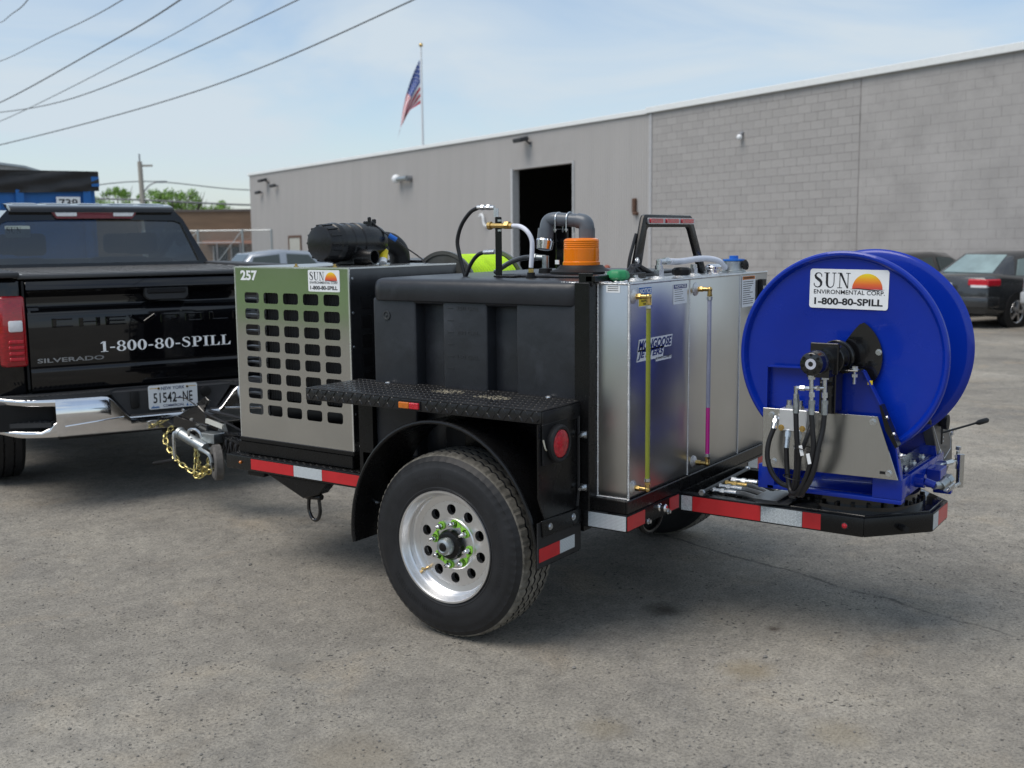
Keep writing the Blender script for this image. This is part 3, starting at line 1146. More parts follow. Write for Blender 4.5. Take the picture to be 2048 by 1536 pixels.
for x in (18.9, 20.3, 24.5):
    dd = MB().box(x, x + 1.05, -0.06, 0.02, 0.05, 2.35).build('door', pm('dark_glass_door', (0.02, 0.025, 0.03), 0.15), bb)
    MB().box(x - 0.08, x, -0.08, 0.0, 0.05, 2.43).build('frame', pm('pale_frame', (0.5, 0.5, 0.5), 0.5), dd)
MB().box(18.3, 22.2, -1.0, -0.02, 2.6, 2.85).build('canopy', pm('orange_sign', (0.45, 0.2, 0.12), 0.6), bb)

# chain link fence with gate
fa, fb = V(32.6, 45.3, 0), V(36.45, 39.73, 0)
fd = (fb - fa).normalized()
FL = (fb - fa).length
fe = empty('chain_link_fence', (fa.x, fa.y, gz(35, 42)), math.atan2(fd.y, fd.x))
tag(fe, 'grey chain link fence and gate between brick building and warehouse', 'fence')
FT = 1.94 - fe.location.z
for x in (0.05, 2.9, 5.2, FL - 0.06):
    MB().cyl((x, 0, 0), (x, 0, FT + 0.06), 0.06, n=8).build('post', GALV, fe)
MB().cyl((0, 0, FT), (FL, 0, FT), 0.035, n=6).build('top_rail', GALV, fe)
MB().cyl((0, 0, 0.1), (FL, 0, 0.1), 0.03, n=6).build('bottom_rail', FIXG, fe)
for x0, x1 in ((0.05, 2.9), (2.9, 5.2)):
    MB().cyl((x0, 0, 0.1), (x1, 0, FT), 0.025, n=6).build('brace', GALV, fe)
gt = MB()
for x in (2.0, 3.9, 5.1):
    gt.cyl((x, -0.15, 0.05), (x, -0.15, FT - 0.62), 0.035, n=6)
gt.cyl((2.0, -0.15, FT - 0.62), (5.1, -0.15, FT - 0.62), 0.035, n=6)
gt.cyl((2.0, -0.15, 1.15), (5.1, -0.15, 1.15), 0.035, n=6)
gt.build('gate', pm('pale_pipe', (0.3, 0.3, 0.31), 0.5, 0.3), fe)
g = MB()
k = -FT
while k < FL:
    for sgn in (1, -1):
        x0, z0, x1, z1 = k, 0.0, k + FT, FT
        if x0 < 0: z0, x0 = -x0, 0.0
        if x1 > FL: z1, x1 = z1 - (x1 - FL), FL
        if sgn < 0: z0, z1 = FT - z0, FT - z1
        g.add([(x0, 0, z0 - .004), (x1, 0, z1 - .004), (x1, 0, z1 + .004), (x0, 0, z0 + .004)], [(0, 1, 2, 3)])
    k += 0.075
tag(g.build('wire_mesh', GALV, fe, flip=False), kind='stuff')

# far-off wood beyond the lawn, mirrored in the sheet metal
random.seed(21)
g = MB()
for k in range(330):
    y0 = -6 + k * 0.42
    x0 = -46 + random.uniform(-3, 3)
    h0 = random.uniform(1.0, 6.5)
    cr0 = random.uniform(0.7, 1.6)
    for q in range(26):
        dv = V(random.gauss(0, 1), random.gauss(0, 1), random.gauss(0, 1)).normalized() * cr0 * random.random() ** 0.4
        p = V(x0, y0, h0) + dv
        nn_ = V(random.gauss(0, 1), random.gauss(0, 1), random.gauss(0.4, 1)).normalized()
        u_ = nn_.orthogonal().normalized() * random.uniform(0.25, 0.5)
        v_ = nn_.cross(u_)
        g.add([p - u_, p + v_ * 0.7, p + u_, p - v_ * 0.7], [(0, 1, 2, 3)])
for k in range(60):
    y0 = -6 + k * 2.3
    g.cyl((-46, y0, gz(-46, y0)), (-46 + random.uniform(-.5, .5), y0, 5), 0.2, 0.08, n=6)
tag(g.build1('wood', pm('wood_leaves', (0.05, 0.085, 0.025), 0.7, var=0.5, scale=0.4), None, flip=False, smooth=False), 'dark green line of trees beyond the lawn', 'wood', kind='stuff')

# ---------------------------------------------------------------- blue container and shelter
cb = empty('roll_off_container', (8.02, 13.62, gz(8, 13.6)), math.atan2(0.824, -0.566) + R(30))
tag(cb, 'blue steel container with black tarp and number 739 beyond the pickup', 'container')
CBL = pm('container_blue', (0.012, 0.13, 0.42), 0.45, var=0.1)
cz = cb.location.z
MB().box(0, 6.4, -2.4, 0, 0.25, 2.5 - cz).build('body', CBL, cb, bevel=0.02)
for k in range(7):
    MB().box(0.08 + k * 1.02, 0.2 + k * 1.02, 0.0, 0.07, 0.25, 2.36 - cz).build('rib', CBL, cb)
MB().box(-0.06, 0.06, -0.1, 0.1, 2.42 - cz, 2.58 - cz).build('latch', CBL, cb)
for k in range(2):
    MB().box(0.1, 6.3, -0.5 - k * 1.5, -0.35 - k * 1.5, 0.0, 0.25).build('skid', CBL, cb)
g = MB()
random.seed(3)
nx, nz = 60, 10
tv = []
for i in range(nx + 1):
    for j in range(nz + 1):
        u, v = i / nx, j / nz
        zz = 2.66 - cz - v * (0.31 + 0.04 * math.sin(u * 7))
        dy = 0.09 + 0.02 * math.sin(u * 60 + v * 5) * v + 0.018 * math.sin(u * 33 - v * 9) + random.uniform(-.006, .006)
        tv.append((u * 6.5 - 0.06, dy, zz))
g.add(tv, [(i * (nz + 1) + j, (i + 1) * (nz + 1) + j, (i + 1) * (nz + 1) + j + 1, i * (nz + 1) + j + 1) for i in range(nx) for j in range(nz)])
g.box(-0.05, 6.44, -2.45, 0.08, 2.6 - cz, 2.67 - cz)
g.build('tarp', pm('black_tarp', (0.022, 0.022, 0.024), 0.5, bump=0.3, bscale=6), cb, sharp=60)
s = MB()
s.box(0.25, 0.62, 0.075, 0.085, 2.06 - cz, 2.25 - cz)
s.cur = 1
s.text('739', (0.58, 0.085, 2.085 - cz), (-1, 0, 0), (0, 0, 1), 0.29, 0.13, 0.002, 0.02)
s.build('number_sign', [WHITE, INK], cb)
sh = empty('fabric_shelter', (10.9, 20.3, gz(10.9, 20.3)), math.atan2(0.824, -0.566) + R(28))
tag(sh, 'pale grey arched shelter roof showing above the black tarp', 'shelter')
SHM = pm('grey_fabric', (0.33, 0.32, 0.3), 0.7, var=0.15)
zs = sh.location.z
pf = [(-0.75, 0), (-0.75, 2.75 - zs), (-0.5, 3.02 - zs), (0.0, 3.17 - zs), (0.6, 3.24 - zs), (2.4, 3.15 - zs), (5, 3.0 - zs), (5, 0)]
MB().prism(pf, 'y', -4, 0).build('cover', SHM, sh)
g = MB()
for i in range(6):
    a, b_ = pf[i], pf[i + 1]
    g.bar((a[0], 0.02, a[1]), (b_[0], 0.02, b_[1]), 0.05, 0.05)
g.build('arch_frame', GALV, sh)

# ---------------------------------------------------------------- parked cars
GLASS = pm('car_glass', (0.05, 0.07, 0.07), 0.06, coat=0.5, var=0.1)
GLASS_SKY = pm('car_glass_sky_tint', (0.22, 0.3, 0.3), 0.08, coat=0.5, var=0.2, scale=3)  # sky reflection put into the glass colour as a pale teal
TYRE = pm('car_tyre', (0.015, 0.015, 0.016), 0.7)


def car(name, x, y, rz, kind, paint, label, glass=None):
    z = gz(x, y)
    root = empty(name, (x, y, z), rz)
    tag(root, label, 'car', 'cars parked by the warehouse')
    if kind == 'sedan':
        Ln, H, W = 4.45, 1.42, 0.87
        # station: x, half width, sill, belt, roof (None = no cabin), roof half width
        low = [(-2.2, .66, .45, .78), (-2.12, .80, .3, .97), (-1.75, .86, .24, 1.02), (-1.1, W, .22, .98), (0, W, .22, .94), (0.9, W, .22, .93), (1.5, .85, .22, .86), (2.0, .78, .26, .72), (2.22, .6, .38, .6)]
        cab = [(-1.62, 1.0, .68), (-0.95, 1.37, .56), (-0.2, H, .56), (0.35, 1.38, .57), (1.25, .93, .70)]
        wx = (-1.32, 1.33)
    else:
        Ln, H, W = 4.5, 1.68, 0.9
        low = [(-2.2, .7, .5, .85), (-2.15, .84, .36, 1.05), (-1.8, .89, .3, 1.1), (-1.0, W, .28, 1.07), (0, W, .28, 1.04), (0.9, W, .28, 1.02), (1.5, .88, .28, .98), (2.05, .82, .32, .86), (2.26, .62, .45, .7)]
        cab = [(-2.05, 1.08, .72), (-1.6, 1.58, .62), (-0.6, H, .62), (0.2, 1.63, .63), (1.3, 1.02, .74)]
        wx = (-1.35, 1.36)
    b = MB()
    ring = []
    for (sx, hw, zs_, zb_) in low:
        half = [(hw * 0.9, zs_), (hw, zs_ + 0.1), (hw * 1.0, (zs_ + zb_) / 2), (hw * 0.97, zb_ - 0.06), (hw * 0.86, zb_)]
        ring.append([(sx, a, c) for a, c in half] + [(sx, -a, c) for a, c in reversed(half)])
    n = len(ring[0])
    vs = [p for r_ in ring for p in r_]
    fs = []
    for i in range(len(ring) - 1):
        for j in range(n):
            fs.append((i * n + j, i * n + (j + 1) % n, (i + 1) * n + (j + 1) % n, (i + 1) * n + j))
    fs += [list(range(n)), list(range(len(vs) - 1, len(vs) - n - 1, -1))]
    b.add(vs, fs)
    b.build('body', paint, root, bevel=0.03, seg=2, sharp=50)
    # cabin shell
    c = MB()
    bh = 0.92 if kind == 'sedan' else 1.0
    base = [(p[0], W * 0.88) for p in cab]
    vs = []
    for (sx, zt, hr) in cab:
        k_ = 0.86 if zt > bh + 0.15 else 0.97
        vs += [(sx, W * 0.86, bh), (sx, hr + 0.03, max(zt - 0.08, bh + .01)), (sx, hr * 0.86, max(zt, bh + .02)), (sx, -hr * 0.86, max(zt, bh + .02)), (sx, -hr - 0.03, max(zt - 0.08, bh + .01)), (sx, -W * 0.86, bh)]
    fs = []
    for i in range(len(cab) - 1):
        for j in range(5):
            fs.append((i * 6 + j, i * 6 + j + 1, (i + 1) * 6 + j + 1, (i + 1) * 6 + j))
    fs += [(0, 1, 2, 3, 4, 5), tuple(range(len(vs) - 1, len(vs) - 7, -1))]
    c.add(vs, fs)
    c.build('roof', paint, root, bevel=0.02, sharp=50)

    def pane(p4, off, nm, m):
        g_ = MB()
        p4 = [V(p) for p in p4]
        nrm = (p4[1] - p4[0]).cross(p4[2] - p4[0]).normalized()
        cen = sum(p4, V(0, 0, 0)) / 4
        if nrm.dot(cen - V(0, 0, 0.8)) < 0: nrm = -nrm
        q = [cen + (p - cen) * 0.88 + nrm * off for p in p4]
        q2 = [p - nrm * off * 0.8 for p in q]
        g_.add(q + q2, [(0, 1, 2, 3), (0, 1, 5, 4), (1, 2, 6, 5), (2, 3, 7, 6), (3, 0, 4, 7)])
        return g_.build(nm, m, root)
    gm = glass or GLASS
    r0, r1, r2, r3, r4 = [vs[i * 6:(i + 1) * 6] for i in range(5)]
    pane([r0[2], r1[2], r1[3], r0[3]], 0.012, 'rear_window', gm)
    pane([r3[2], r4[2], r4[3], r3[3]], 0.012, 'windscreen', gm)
    for s_ in (0, 5):
        k1 = 1 if s_ == 0 else 4
        a = V(r1[s_]); a2 = V(r2[s_])
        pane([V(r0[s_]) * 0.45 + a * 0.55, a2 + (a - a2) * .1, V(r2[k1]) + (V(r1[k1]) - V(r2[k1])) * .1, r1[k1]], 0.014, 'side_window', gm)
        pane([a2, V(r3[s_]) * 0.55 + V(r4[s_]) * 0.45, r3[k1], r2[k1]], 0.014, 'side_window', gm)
    for px in wx:
        for s_ in (-1, 1):
            wv = MB()
            wr = 0.32 if kind == 'sedan' else 0.35
            wv.lathe([(-0.11, wr * 0.6), (-0.11, wr * 0.95), (-0.08, wr), (0.08, wr), (0.11, wr * 0.95), (0.115, wr * 0.66)], (px, s_ * (W - 0.1), wr), (0, s_, 0), 24)
            wo = wv.build('wheel', TYRE, root)
            rm = MB()
            rm.lathe([(0.1, wr * 0.68), (0.118, wr * 0.66), (0.1, wr * 0.6)], (px, s_ * (W - 0.1), wr), (0, s_, 0), 24)
            for k_ in range(5):
                t = k_ * 1.2566
                dv = V(math.cos(t), 0, math.sin(t))
                rm.bar(V(px, s_ * (W + 0.01), wr) + dv * 0.03, V(px, s_ * (W + 0.005), wr) + dv * wr * 0.63, 0.05, 0.03, up=(0, 1, 0))
            rm.build('rim', RIM, wo)
            ar = MB()
            ar.lathe([(-0.03, wr * 1.13), (0.012, wr * 1.12), (0.012, wr * 0.7), (-0.03, wr * 0.7)], (px, s_ * (W - 0.005), wr), (0, s_, 0), 24)
            ar.build('wheel_arch', TYRE, root)
    tz = 0.86 if kind == 'sedan' else 0.98
    for s_ in (-1, 1):
        t = MB()
        t.prism([(-2.2, s_ * 0.42), (-2.16, s_ * 0.8), (-1.86, s_ * 0.885), (-1.86, s_ * 0.7), (-2.0, s_ * 0.42)], 'z', tz - 0.05, tz + 0.075)
        to = t.build('tail_light', REDL, root, bevel=0.02)
        MB().prism([(-2.215, s_ * 0.5), (-2.17, s_ * 0.79), (-2.1, s_ * 0.79), (-2.1, s_ * 0.5)], 'z', tz - 0.075, tz - 0.03).build('reverse_lens', CLEARL, to)
        h = MB()
        h.prism([(2.16, s_ * 0.45), (2.0, s_ * 0.76), (1.75, s_ * 0.84), (1.9, s_ * 0.5)], 'z', tz - 0.22, tz - 0.1)
        h.build('headlight', CLEARL, root, bevel=0.02)
        MB().box(0.75, 0.92, s_ * 0.97 - 0.08, s_ * 0.97 + 0.08, bh + 0.02, bh + 0.14).build('mirror', paint, root, bevel=0.02)
    bmz = 0.42 if kind == 'sedan' else 0.52
    bp = MB()
    bp.prism([(-2.28, -0.6), (-2.28, 0.6), (-2.2, 0.84), (-1.9, 0.89), (-1.9, -0.89), (-2.2, -0.84)], 'z', bmz, bmz + 0.2)
    bp.build('rear_bumper', (paint if kind == 'sedan' else pm('pale_bumper', (0.4, 0.41, 0.42), 0.4)), root, bevel=0.03, seg=2)
    MB().box(-2.3, -2.27, -0.16, 0.16, tz - 0.14, tz - 0.0).build('license_plate', WHITE, root)


HN = R(-21.66)


def wpos(s_, o_):
    return WO.x + DW.x * s_ + NV.x * o_, WO.y + DW.y * s_ + NV.y * o_


GREYP = pm('grey_car_paint', (0.055, 0.058, 0.062), 0.25, 0.5, coat=0.6, var=0.04)
BLKP = pm('black_car_paint', (0.012, 0.013, 0.015), 0.15, coat=1.0, var=0.04)
SILP = pm('silver_car_paint', (0.36, 0.39, 0.43), 0.3, 0.6, coat=1.0, var=0.04)
SUVP = pm('steel_grey_paint', (0.2, 0.21, 0.22), 0.25, 0.5, coat=1.0, var=0.04)
car('parked_car', *wpos(-14.2, -2.85), HN, 'sedan', GREYP, 'dark grey sedan with red tail lights right of the blue reel', GLASS_SKY)
car('parked_car', *wpos(-11.75, -2.6), HN, 'sedan', BLKP, 'black sedan whose roof shows just above the blue reel')
car('parked_car', *wpos(-16.7, -3.2), HN, 'suv', SUVP, 'grey suv with pale bumper cut by the right edge')
car('parked_car', 20.4, 21.7, HN, 'suv', SILP, 'silver hatchback in front of the far end of the warehouse', GLASS)
# ---------------------------------------------------------------- pickup truck (local: x right, y forward, z up)
TP = pm('black_truck_paint', (0.003, 0.003, 0.004), 0.1, spec=0.2, coat=0.7, var=0.04, rvar=0.03)
TPL = pm('truck_plastic', (0.03, 0.031, 0.034), 0.55, bump=0.05, bscale=200)
COVER = pm('bed_cover_vinyl', (0.26, 0.257, 0.25), 0.45, bump=0.06, bscale=150)
TAIL = pm('truck_tail_red', (0.34, 0.003, 0.01), 0.12, var=0.4, scale=40, coat=0.8, stretch=(1, 1, 6))
SEAT = pm('seat_cloth', (0.03, 0.03, 0.032), 0.8)
EMB = pm('satin_letter', (0.32, 0.33, 0.35), 0.3, 0.7)


def glass_mat(name, tint, gl=0.1):
    m = bpy.data.materials.new(name)
    m.use_nodes = True
    t = m.node_tree
    t.nodes.clear()
    o = t.nodes.new('ShaderNodeOutputMaterial')
    mixs = t.nodes.new('ShaderNodeMixShader')
    tr = t.nodes.new('ShaderNodeBsdfTransparent')
    tr.inputs['Color'].default_value = (*tint, 1)
    gs = t.nodes.new('ShaderNodeBsdfGlossy')
    gs.inputs['Roughness'].default_value = 0.03
    fz = t.nodes.new('ShaderNodeFresnel')
    fz.inputs['IOR'].default_value = 1.5
    ad = t.nodes.new('ShaderNodeMath')
    ad.operation = 'ADD'
    ad.use_clamp = True
    ad.inputs[1].default_value = gl
    t.links.new(fz.outputs[0], ad.inputs[0])
    t.links.new(ad.outputs[0], mixs.inputs['Fac'])
    t.links.new(tr.outputs[0], mixs.inputs[1])
    t.links.new(gs.outputs[0], mixs.inputs[2])
    t.links.new(mixs.outputs[0], o.inputs['Surface'])
    return m


TINT = glass_mat('tinted_glass', (0.16, 0.185, 0.19), 0.08)
CLRG = glass_mat('clear_glass', (0.8, 0.85, 0.85), 0.02)

tk = empty('pickup_truck', (1.03, 2.90, 0), R(-24))
tag(tk, 'black pickup truck with chrome rear bumper towing the trailer', 'pickup truck')
# bed sides with wheel arches, cab lower body, hood
g = MB()
for s in (-1, 1):
    po = [(0.06, 0.70), (0.06, 1.33), (2.0, 1.35), (2.0, 0.55), (1.63, 0.45)]
    po += [(1.13 + 0.47 * math.cos(R(a)), 0.40 + 0.47 * math.sin(R(a))) for a in range(5, 176, 10)] + [(0.62, 0.5), (0.3, 0.55), (0.1, 0.62)]
    g.prism([(u, v) for u, v in po], 'x', s * 0.79, s * 0.975)
g.build('bed_side', TP, tk, bevel=0.02, seg=3)
g = MB()
g.prism([(0.12, 0.62), (0.12, 0.9), (1.99, 0.9), (1.99, 0.45), (0.4, 0.45)], 'x', -0.78, 0.78)
g.build('bed_floor', BLACKM, tk)
g = MB()
po = [(2.02, 0.42), (2.02, 1.345), (4.25, 1.33), (5.5, 1.22), (5.75, 1.05), (5.78, 0.45), (5.3, 0.4)]
po += [(4.86 + 0.46 * math.cos(R(a)), 0.39 + 0.46 * math.sin(R(a))) for a in range(0, 181, 12)] + [(4.3, 0.4)]
g.prism(po, 'x', -0.97, 0.97)
g.build('cab_body', TP, tk, bevel=0.02, seg=2)
# tailgate: one folded sheet with its ledge and spoiler
pf = [(0.07, 0.672), (0.04, 0.69), (0.033, 0.80), (0.045, 0.815), (0.034, 0.83), (0.03, 1.05), (0.036, 1.128), (0.085, 1.172), (0.082, 1.225), (0.055, 1.258), (0.026, 1.268), (0.066, 1.322), (0.11, 1.328), (0.11, 0.672)]
g = MB()
g.prism([(y, z) for y, z in pf], 'x', -0.772, 0.772)
tg = g.build('tailgate', TP, tk, bevel=0.006, seg=2, sharp=25)
g = MB()
for s in (-1, 1):      # raised end blocks that close the ledge
    g.prism([(0.034, 1.05), (0.04, 1.13), (0.086, 1.175), (0.086, 1.23), (0.11, 1.23), (0.11, 1.05)], 'x', s * 0.70, s * 0.77)
g.build('ledge_end', TP, tg, bevel=0.006)
g = MB()
g.prism([(-0.115, 1.262), (0.145, 1.262), (0.145, 1.208), (0.12, 1.186), (-0.09, 1.186), (-0.115, 1.208)], 'y', 0.04, 0.1)
hd = g.build('handle', TPL, tg, bevel=0.006)
MB().box(-0.1, 0.13, 0.03, 0.05, 1.225, 1.252).build('grip', BLACKM, hd, bevel=0.006)
# lettering: pressed block letters, badge and phone number
blk = {'C': [(0, 0, .9, .2), (0, .8, .9, 1), (0, 0, .2, 1)], 'H': [(0, 0, .2, 1), (.75, 0, .95, 1), (.0, .42, .95, .6)],
       'E': [(0, 0, .2, 1), (0, 0, .95, .18), (0, .41, .9, .59), (0, .82, .95, 1)], 'O': [(0, 0, .95, .18), (0, .82, .95, 1), (0, 0, .2, 1), (.75, 0, .95, 1)],
       'L': [(0, 0, .2, 1), (0, 0, .95, .18)], 'T': [(0, .82, .95, 1), (.38, 0, .58, 1)],
       'R': [(0, 0, .2, 1), (0, .82, .9, 1), (0, .4, .9, .56), (.72, .5, .92, .9)]}
g = MB()
x = -0.645
for ch in 'CHEVROLET':
    o = V(x, 0.0305, 1.05)
    wd = 0.125 if ch != 'V' else 0.15
    for a, b_, c, d in blk.get(ch, []):
        g.box(o.x + a * wd, o.x + c * wd, 0.026, 0.034, o.z + b_ * 0.052, o.z + d * 0.052)
    if ch == 'V':
        for sx in (0, 1):
            g.bar((o.x + (0.0 if sx == 0 else wd * 0.95), 0.03, o.z + 0.05), (o.x + wd * 0.48, 0.03, o.z + 0.004), 0.022, 0.008, up=(0, 1, 0))
    if ch == 'R':
        g.bar((o.x + wd * 0.45, 0.03, o.z + 0.024), (o.x + wd * 0.9, 0.03, o.z + 0.003), 0.02, 0.008, up=(0, 1, 0))
    x += wd + 0.022
g.build('pressed_lettering', TP, tg, bevel=0.003, seg=1)
MB().text('SILVERADO', (-0.735, 0.033, 0.849), (1, 0, 0), (0, 0, 1), 0.365, 0.026, 0.0035, 0.02).build('badge', EMB, tg, flip=False)
MB().text('1-800-80-SPILL', (-0.387, 0.0335, 0.892), (1, 0, 0), (0, 0, 1), 0.775, 0.063, 0.003, serif=True).build('phone_number', pm('phone_white', (0.92, 0.93, 0.94), 0.5, var=0.02), tg, flip=False)
# tail lights
for s in (-1, 1):
    g = MB()
    g.prism([(s * 0.782, 0.02), (s * 0.90, 0.03), (s * 0.975, 0.12), (s * 0.985, 0.28), (s * 0.93, 0.28), (s * 0.782, 0.1)], 'z', 0.835, 1.238)
    tl = g.build('tail_light', TAIL, tk, bevel=0.018, seg=3)
    MB().box(min(s * 0.80, s * 0.875), max(s * 0.80, s * 0.875), 0.008, 0.04, 1.035, 1.10).build('reverse_lens', CLEARL, tl, bevel=0.01, seg=2)
    MB().prism([(s * 0.778, 0.05), (s * 0.79, 0.05), (s * 0.79, 0.12), (s * 0.778, 0.12)], 'z', 0.7, 1.32).build('seam', BLACKM, tl)
    lm = MB()
    for k in range(4):
        z = 0.87 + 0.033 * k
        lm.box(min(s * 0.80, s * 0.88), max(s * 0.80, s * 0.88), 0.012, 0.03, z, z + 0.02)
    lm.build('light_guide', REDL, tl, bevel=0.004)
# bumper
def bumper_y(x):
    ax = abs(x)
    return 0.0 if ax < 0.62 else 0.17 * ((ax - 0.62) / 0.365) ** 2


def bstrip(g, xs_, zt, zb2, both=True):
    """rounded chrome strip swept along the bumper, top and bottom heights per station"""
    sec, n = [], 0
    for x, t, b_ in zip(xs_, zt, zb2):
        h = t - b_
        e = min(0.012, h * 0.3)
        y = bumper_y(x)
        sec.append([(x, y - 0.02, t), (x, y - 0.07, t), (x, y - 0.084, t - e * 0.2), (x, y - 0.09, t - e * 0.8), (x, y - 0.0905, (t + b_) / 2), (x, y - 0.088, b_ + e * 0.6), (x, y - 0.082, b_ + e * 0.1), (x, y - 0.06, b_), (x, y - 0.02, b_)])
    n = len(sec[0])
    vs = [p for q in sec for p in q]
    fs = [(i * n + j, i * n + j + 1, (i + 1) * n + j + 1, (i + 1) * n + j) for i in range(len(sec) - 1) for j in range(n - 1)]
    g.add(vs, fs)


def pw(x, pts):
    for (a, p_), (b_, q) in zip(pts[:-1], pts[1:]):
        if a <= x <= b_:
            return p_ + (q - p_) * (x - a) / (b_ - a)
    return pts[-1][1]


TOPZ = [(0, 0.513), (0.262, 0.513), (0.278, 0.525), (0.36, 0.625), (0.385, 0.642), (0.42, 0.646), (0.86, 0.653), (0.985, 0.668)]
BOTZ = [(0, 0.422), (0.22, 0.422), (0.86, 0.432), (0.985, 0.462)]
xs0 = [0, 0.1, 0.2, 0.262, 0.27, 0.278, 0.3, 0.33, 0.36, 0.372, 0.385, 0.40, 0.42, 0.5, 0.58, 0.63, 0.672]
xs1 = [-x for x in reversed(xs0[1:])] + xs0
g = MB()
bstrip(g, xs1, [pw(abs(x), TOPZ) for x in xs1], [pw(abs(x), BOTZ) for x in xs1])
for s in (-1, 1):
    xo = [0.672 + 0.313 * k / 8 for k in range(9)]
    bstrip(g, [s * x for x in xo], [pw(x, TOPZ) for x in xo], [pw(x, [(0.67, 0.606), (0.99, 0.626)]) for x in xo])
    bstrip(g, [s * x for x in xo], [pw(x, [(0.67, 0.524), (0.735, 0.466), (0.99, 0.478)]) for x in xo], [pw(x, BOTZ) for x in xo])
bp = g.build1('rear_bumper', CHROME, tk, sharp=40)
g = MB()
for s in (-1, 1):
    g.bar((s * 0.63, -0.091, 0.487), (s * 0.30, -0.092, 0.513), 0.012, 0.008, up=(0, 1, 0))
g.build('pressed_line', CHROME, bp, bevel=0.004, seg=2)
for s in (-1, 1):
    st = MB()
    st.prism([(s * 0.672, 0.608), (s * 0.985, 0.626), (s * 0.985, 0.474), (s * 0.742, 0.46), (s * 0.669, 0.52)], 'y', 0.02, 0.06)
    st.build('corner_recess', BLACKM, bp)
    tr = MB()
    tr.prism([(s * 0.70, -0.085), (s * 0.985, 0.06), (s * 0.985, 0.1), (s * 0.70, 0.02)], 'z', 0.49, 0.515)
    for i in range(8):
        for j in range(4):
            px_ = s * (0.72 + i * 0.028)
            tr.cyl((px_, -0.05 + j * 0.022 + bumper_y(px_), 0.515), (px_, -0.05 + j * 0.022 + bumper_y(px_), 0.52), 0.006, n=6)
    tr.build('corner_step', TPL, bp)
g = MB()
g.prism([(-0.975, 0.1), (-0.93, 0.055), (-0.85, -0.002), (-0.75, -0.05), (-0.62, -0.066), (-0.38, -0.068), (-0.31, 0.03), (0.31, 0.03), (0.38, -0.068), (0.62, -0.066), (0.75, -0.05), (0.85, -0.002), (0.93, 0.055), (0.975, 0.1), (0.97, 0.13), (-0.97, 0.13)], 'z', 0.645, 0.672)
for i in range(17):
    for s in (-1, 1):
        g.box(s * 0.6 - 0.24 + i * 0.028, s * 0.6 - 0.226 + i * 0.028, -0.06, -0.03, 0.672, 0.676)
g.build('step_pad', TPL, bp, bevel=0.004)
g = MB()
g.prism([(-0.37, 0.66), (0.37, 0.66), (0.262, 0.508), (-0.262, 0.508)], 'y', -0.03, 0.05)
g.build('plate_recess', TPL, bp, bevel=0.006)
g = MB()
g.prism([(-0.262, -0.085), (0.262, -0.085), (0.25, 0.0), (-0.25, 0.0)], 'z', 0.502, 0.515)
g.build('center_step', TPL, bp, bevel=0.004)
g = MB()
g.box(-0.249, -0.199, -0.045, -0.03, 0.55, 0.655)
g.cyl((0.2, -0.045, 0.62), (0.2, -0.03, 0.62), 0.034, n=20)
g.build('tow_connector', BLACKM, bp, bevel=0.008, seg=2)
# licence plate
g = MB()
g.rrect((-0.146, -0.041, 0.535), (1, 0, 0), (0, 0, 1), 0.292, 0.144, 0.012, 0.003)
g.cur = 1
g.text('51542', (-0.118, -0.044, 0.571), (1, 0, 0), (0, 0, 1), 0.137, 0.062, 0.001, 0.012)
g.text('NE', (0.057, -0.044, 0.571), (1, 0, 0), (0, 0, 1), 0.058, 0.062, 0.001, 0.012)
g.cur = 2
g.text('NEW YORK', (-0.07, -0.044, 0.648), (1, 0, 0), (0, 0, 1), 0.14, 0.02, 0.001, 0.012)
g.text('COMMERCIAL', (-0.062, -0.044, 0.545), (1, 0, 0), (0, 0, 1), 0.125, 0.015, 0.001, 0.012)
g.add([(0.025, -0.0455, 0.597), (0.042, -0.0455, 0.607), (0.046, -0.0455, 0.592), (0.036, -0.0455, 0.593)], [(0, 1, 2, 3)])
g.cur = 3
for i in range(8):
    h = (0.012, 0.017, 0.01, 0.014)[i % 4]
    a = -0.135 + i * 0.0095 if i < 5 else 0.075 + (i - 5) * 0.02
    g.add([(a, -0.0452, 0.542), (a + 0.014, -0.0452, 0.542), (a + 0.008, -0.0452, 0.542 + h)], [(0, 1, 2)])
g.cur = 4
for a in (-0.138, 0.08):
    g.quad((a, -0.044, 0.659), (1, 0, 0), (0, 0, 1), 0.058, 0.004, 0.0005)
g.build('license_plate', [pm('plate_white', (0.72, 0.75, 0.78), 0.35, var=0.02), INK, pm('plate_navy', (0.02, 0.04, 0.12), 0.4), pm('plate_sky', (0.03, 0.15, 0.4), 0.4), pm('plate_gold', (0.6, 0.38, 0.08), 0.4)], tk, flip=False)
g = MB()
for a in (-0.085, 0.085):
    g.cyl((a, -0.05, 0.66), (a, -0.044, 0.66), 0.007, n=10)
g.build('plate_screw', BRASS, tk)
# bed cover
cv = MB().box(-0.83, 0.83, 0.07, 1.97, 1.334, 1.352).build('bed_cover', COVER, tk, bevel=0.008)
g = MB()
for k in range(7):
    g.box(-0.76, 0.76, 0.2 + k * 0.26, 0.215 + k * 0.26, 1.352, 1.356)
g.build('cover_seam', TPL, cv)
MB().box(-0.81, 0.81, 0.055, 0.085, 1.329, 1.355).build('front_rail', pm('cover_rail', (0.06, 0.062, 0.066), 0.4), cv, bevel=0.008, seg=2)
for s in (-1, 1):
    MB().box(min(s * .80, s * .97), max(s * .80, s * .97), 0.0, 2.0, 1.34, 1.372).build('rail_cap', TPL, cv, bevel=0.012, seg=2)
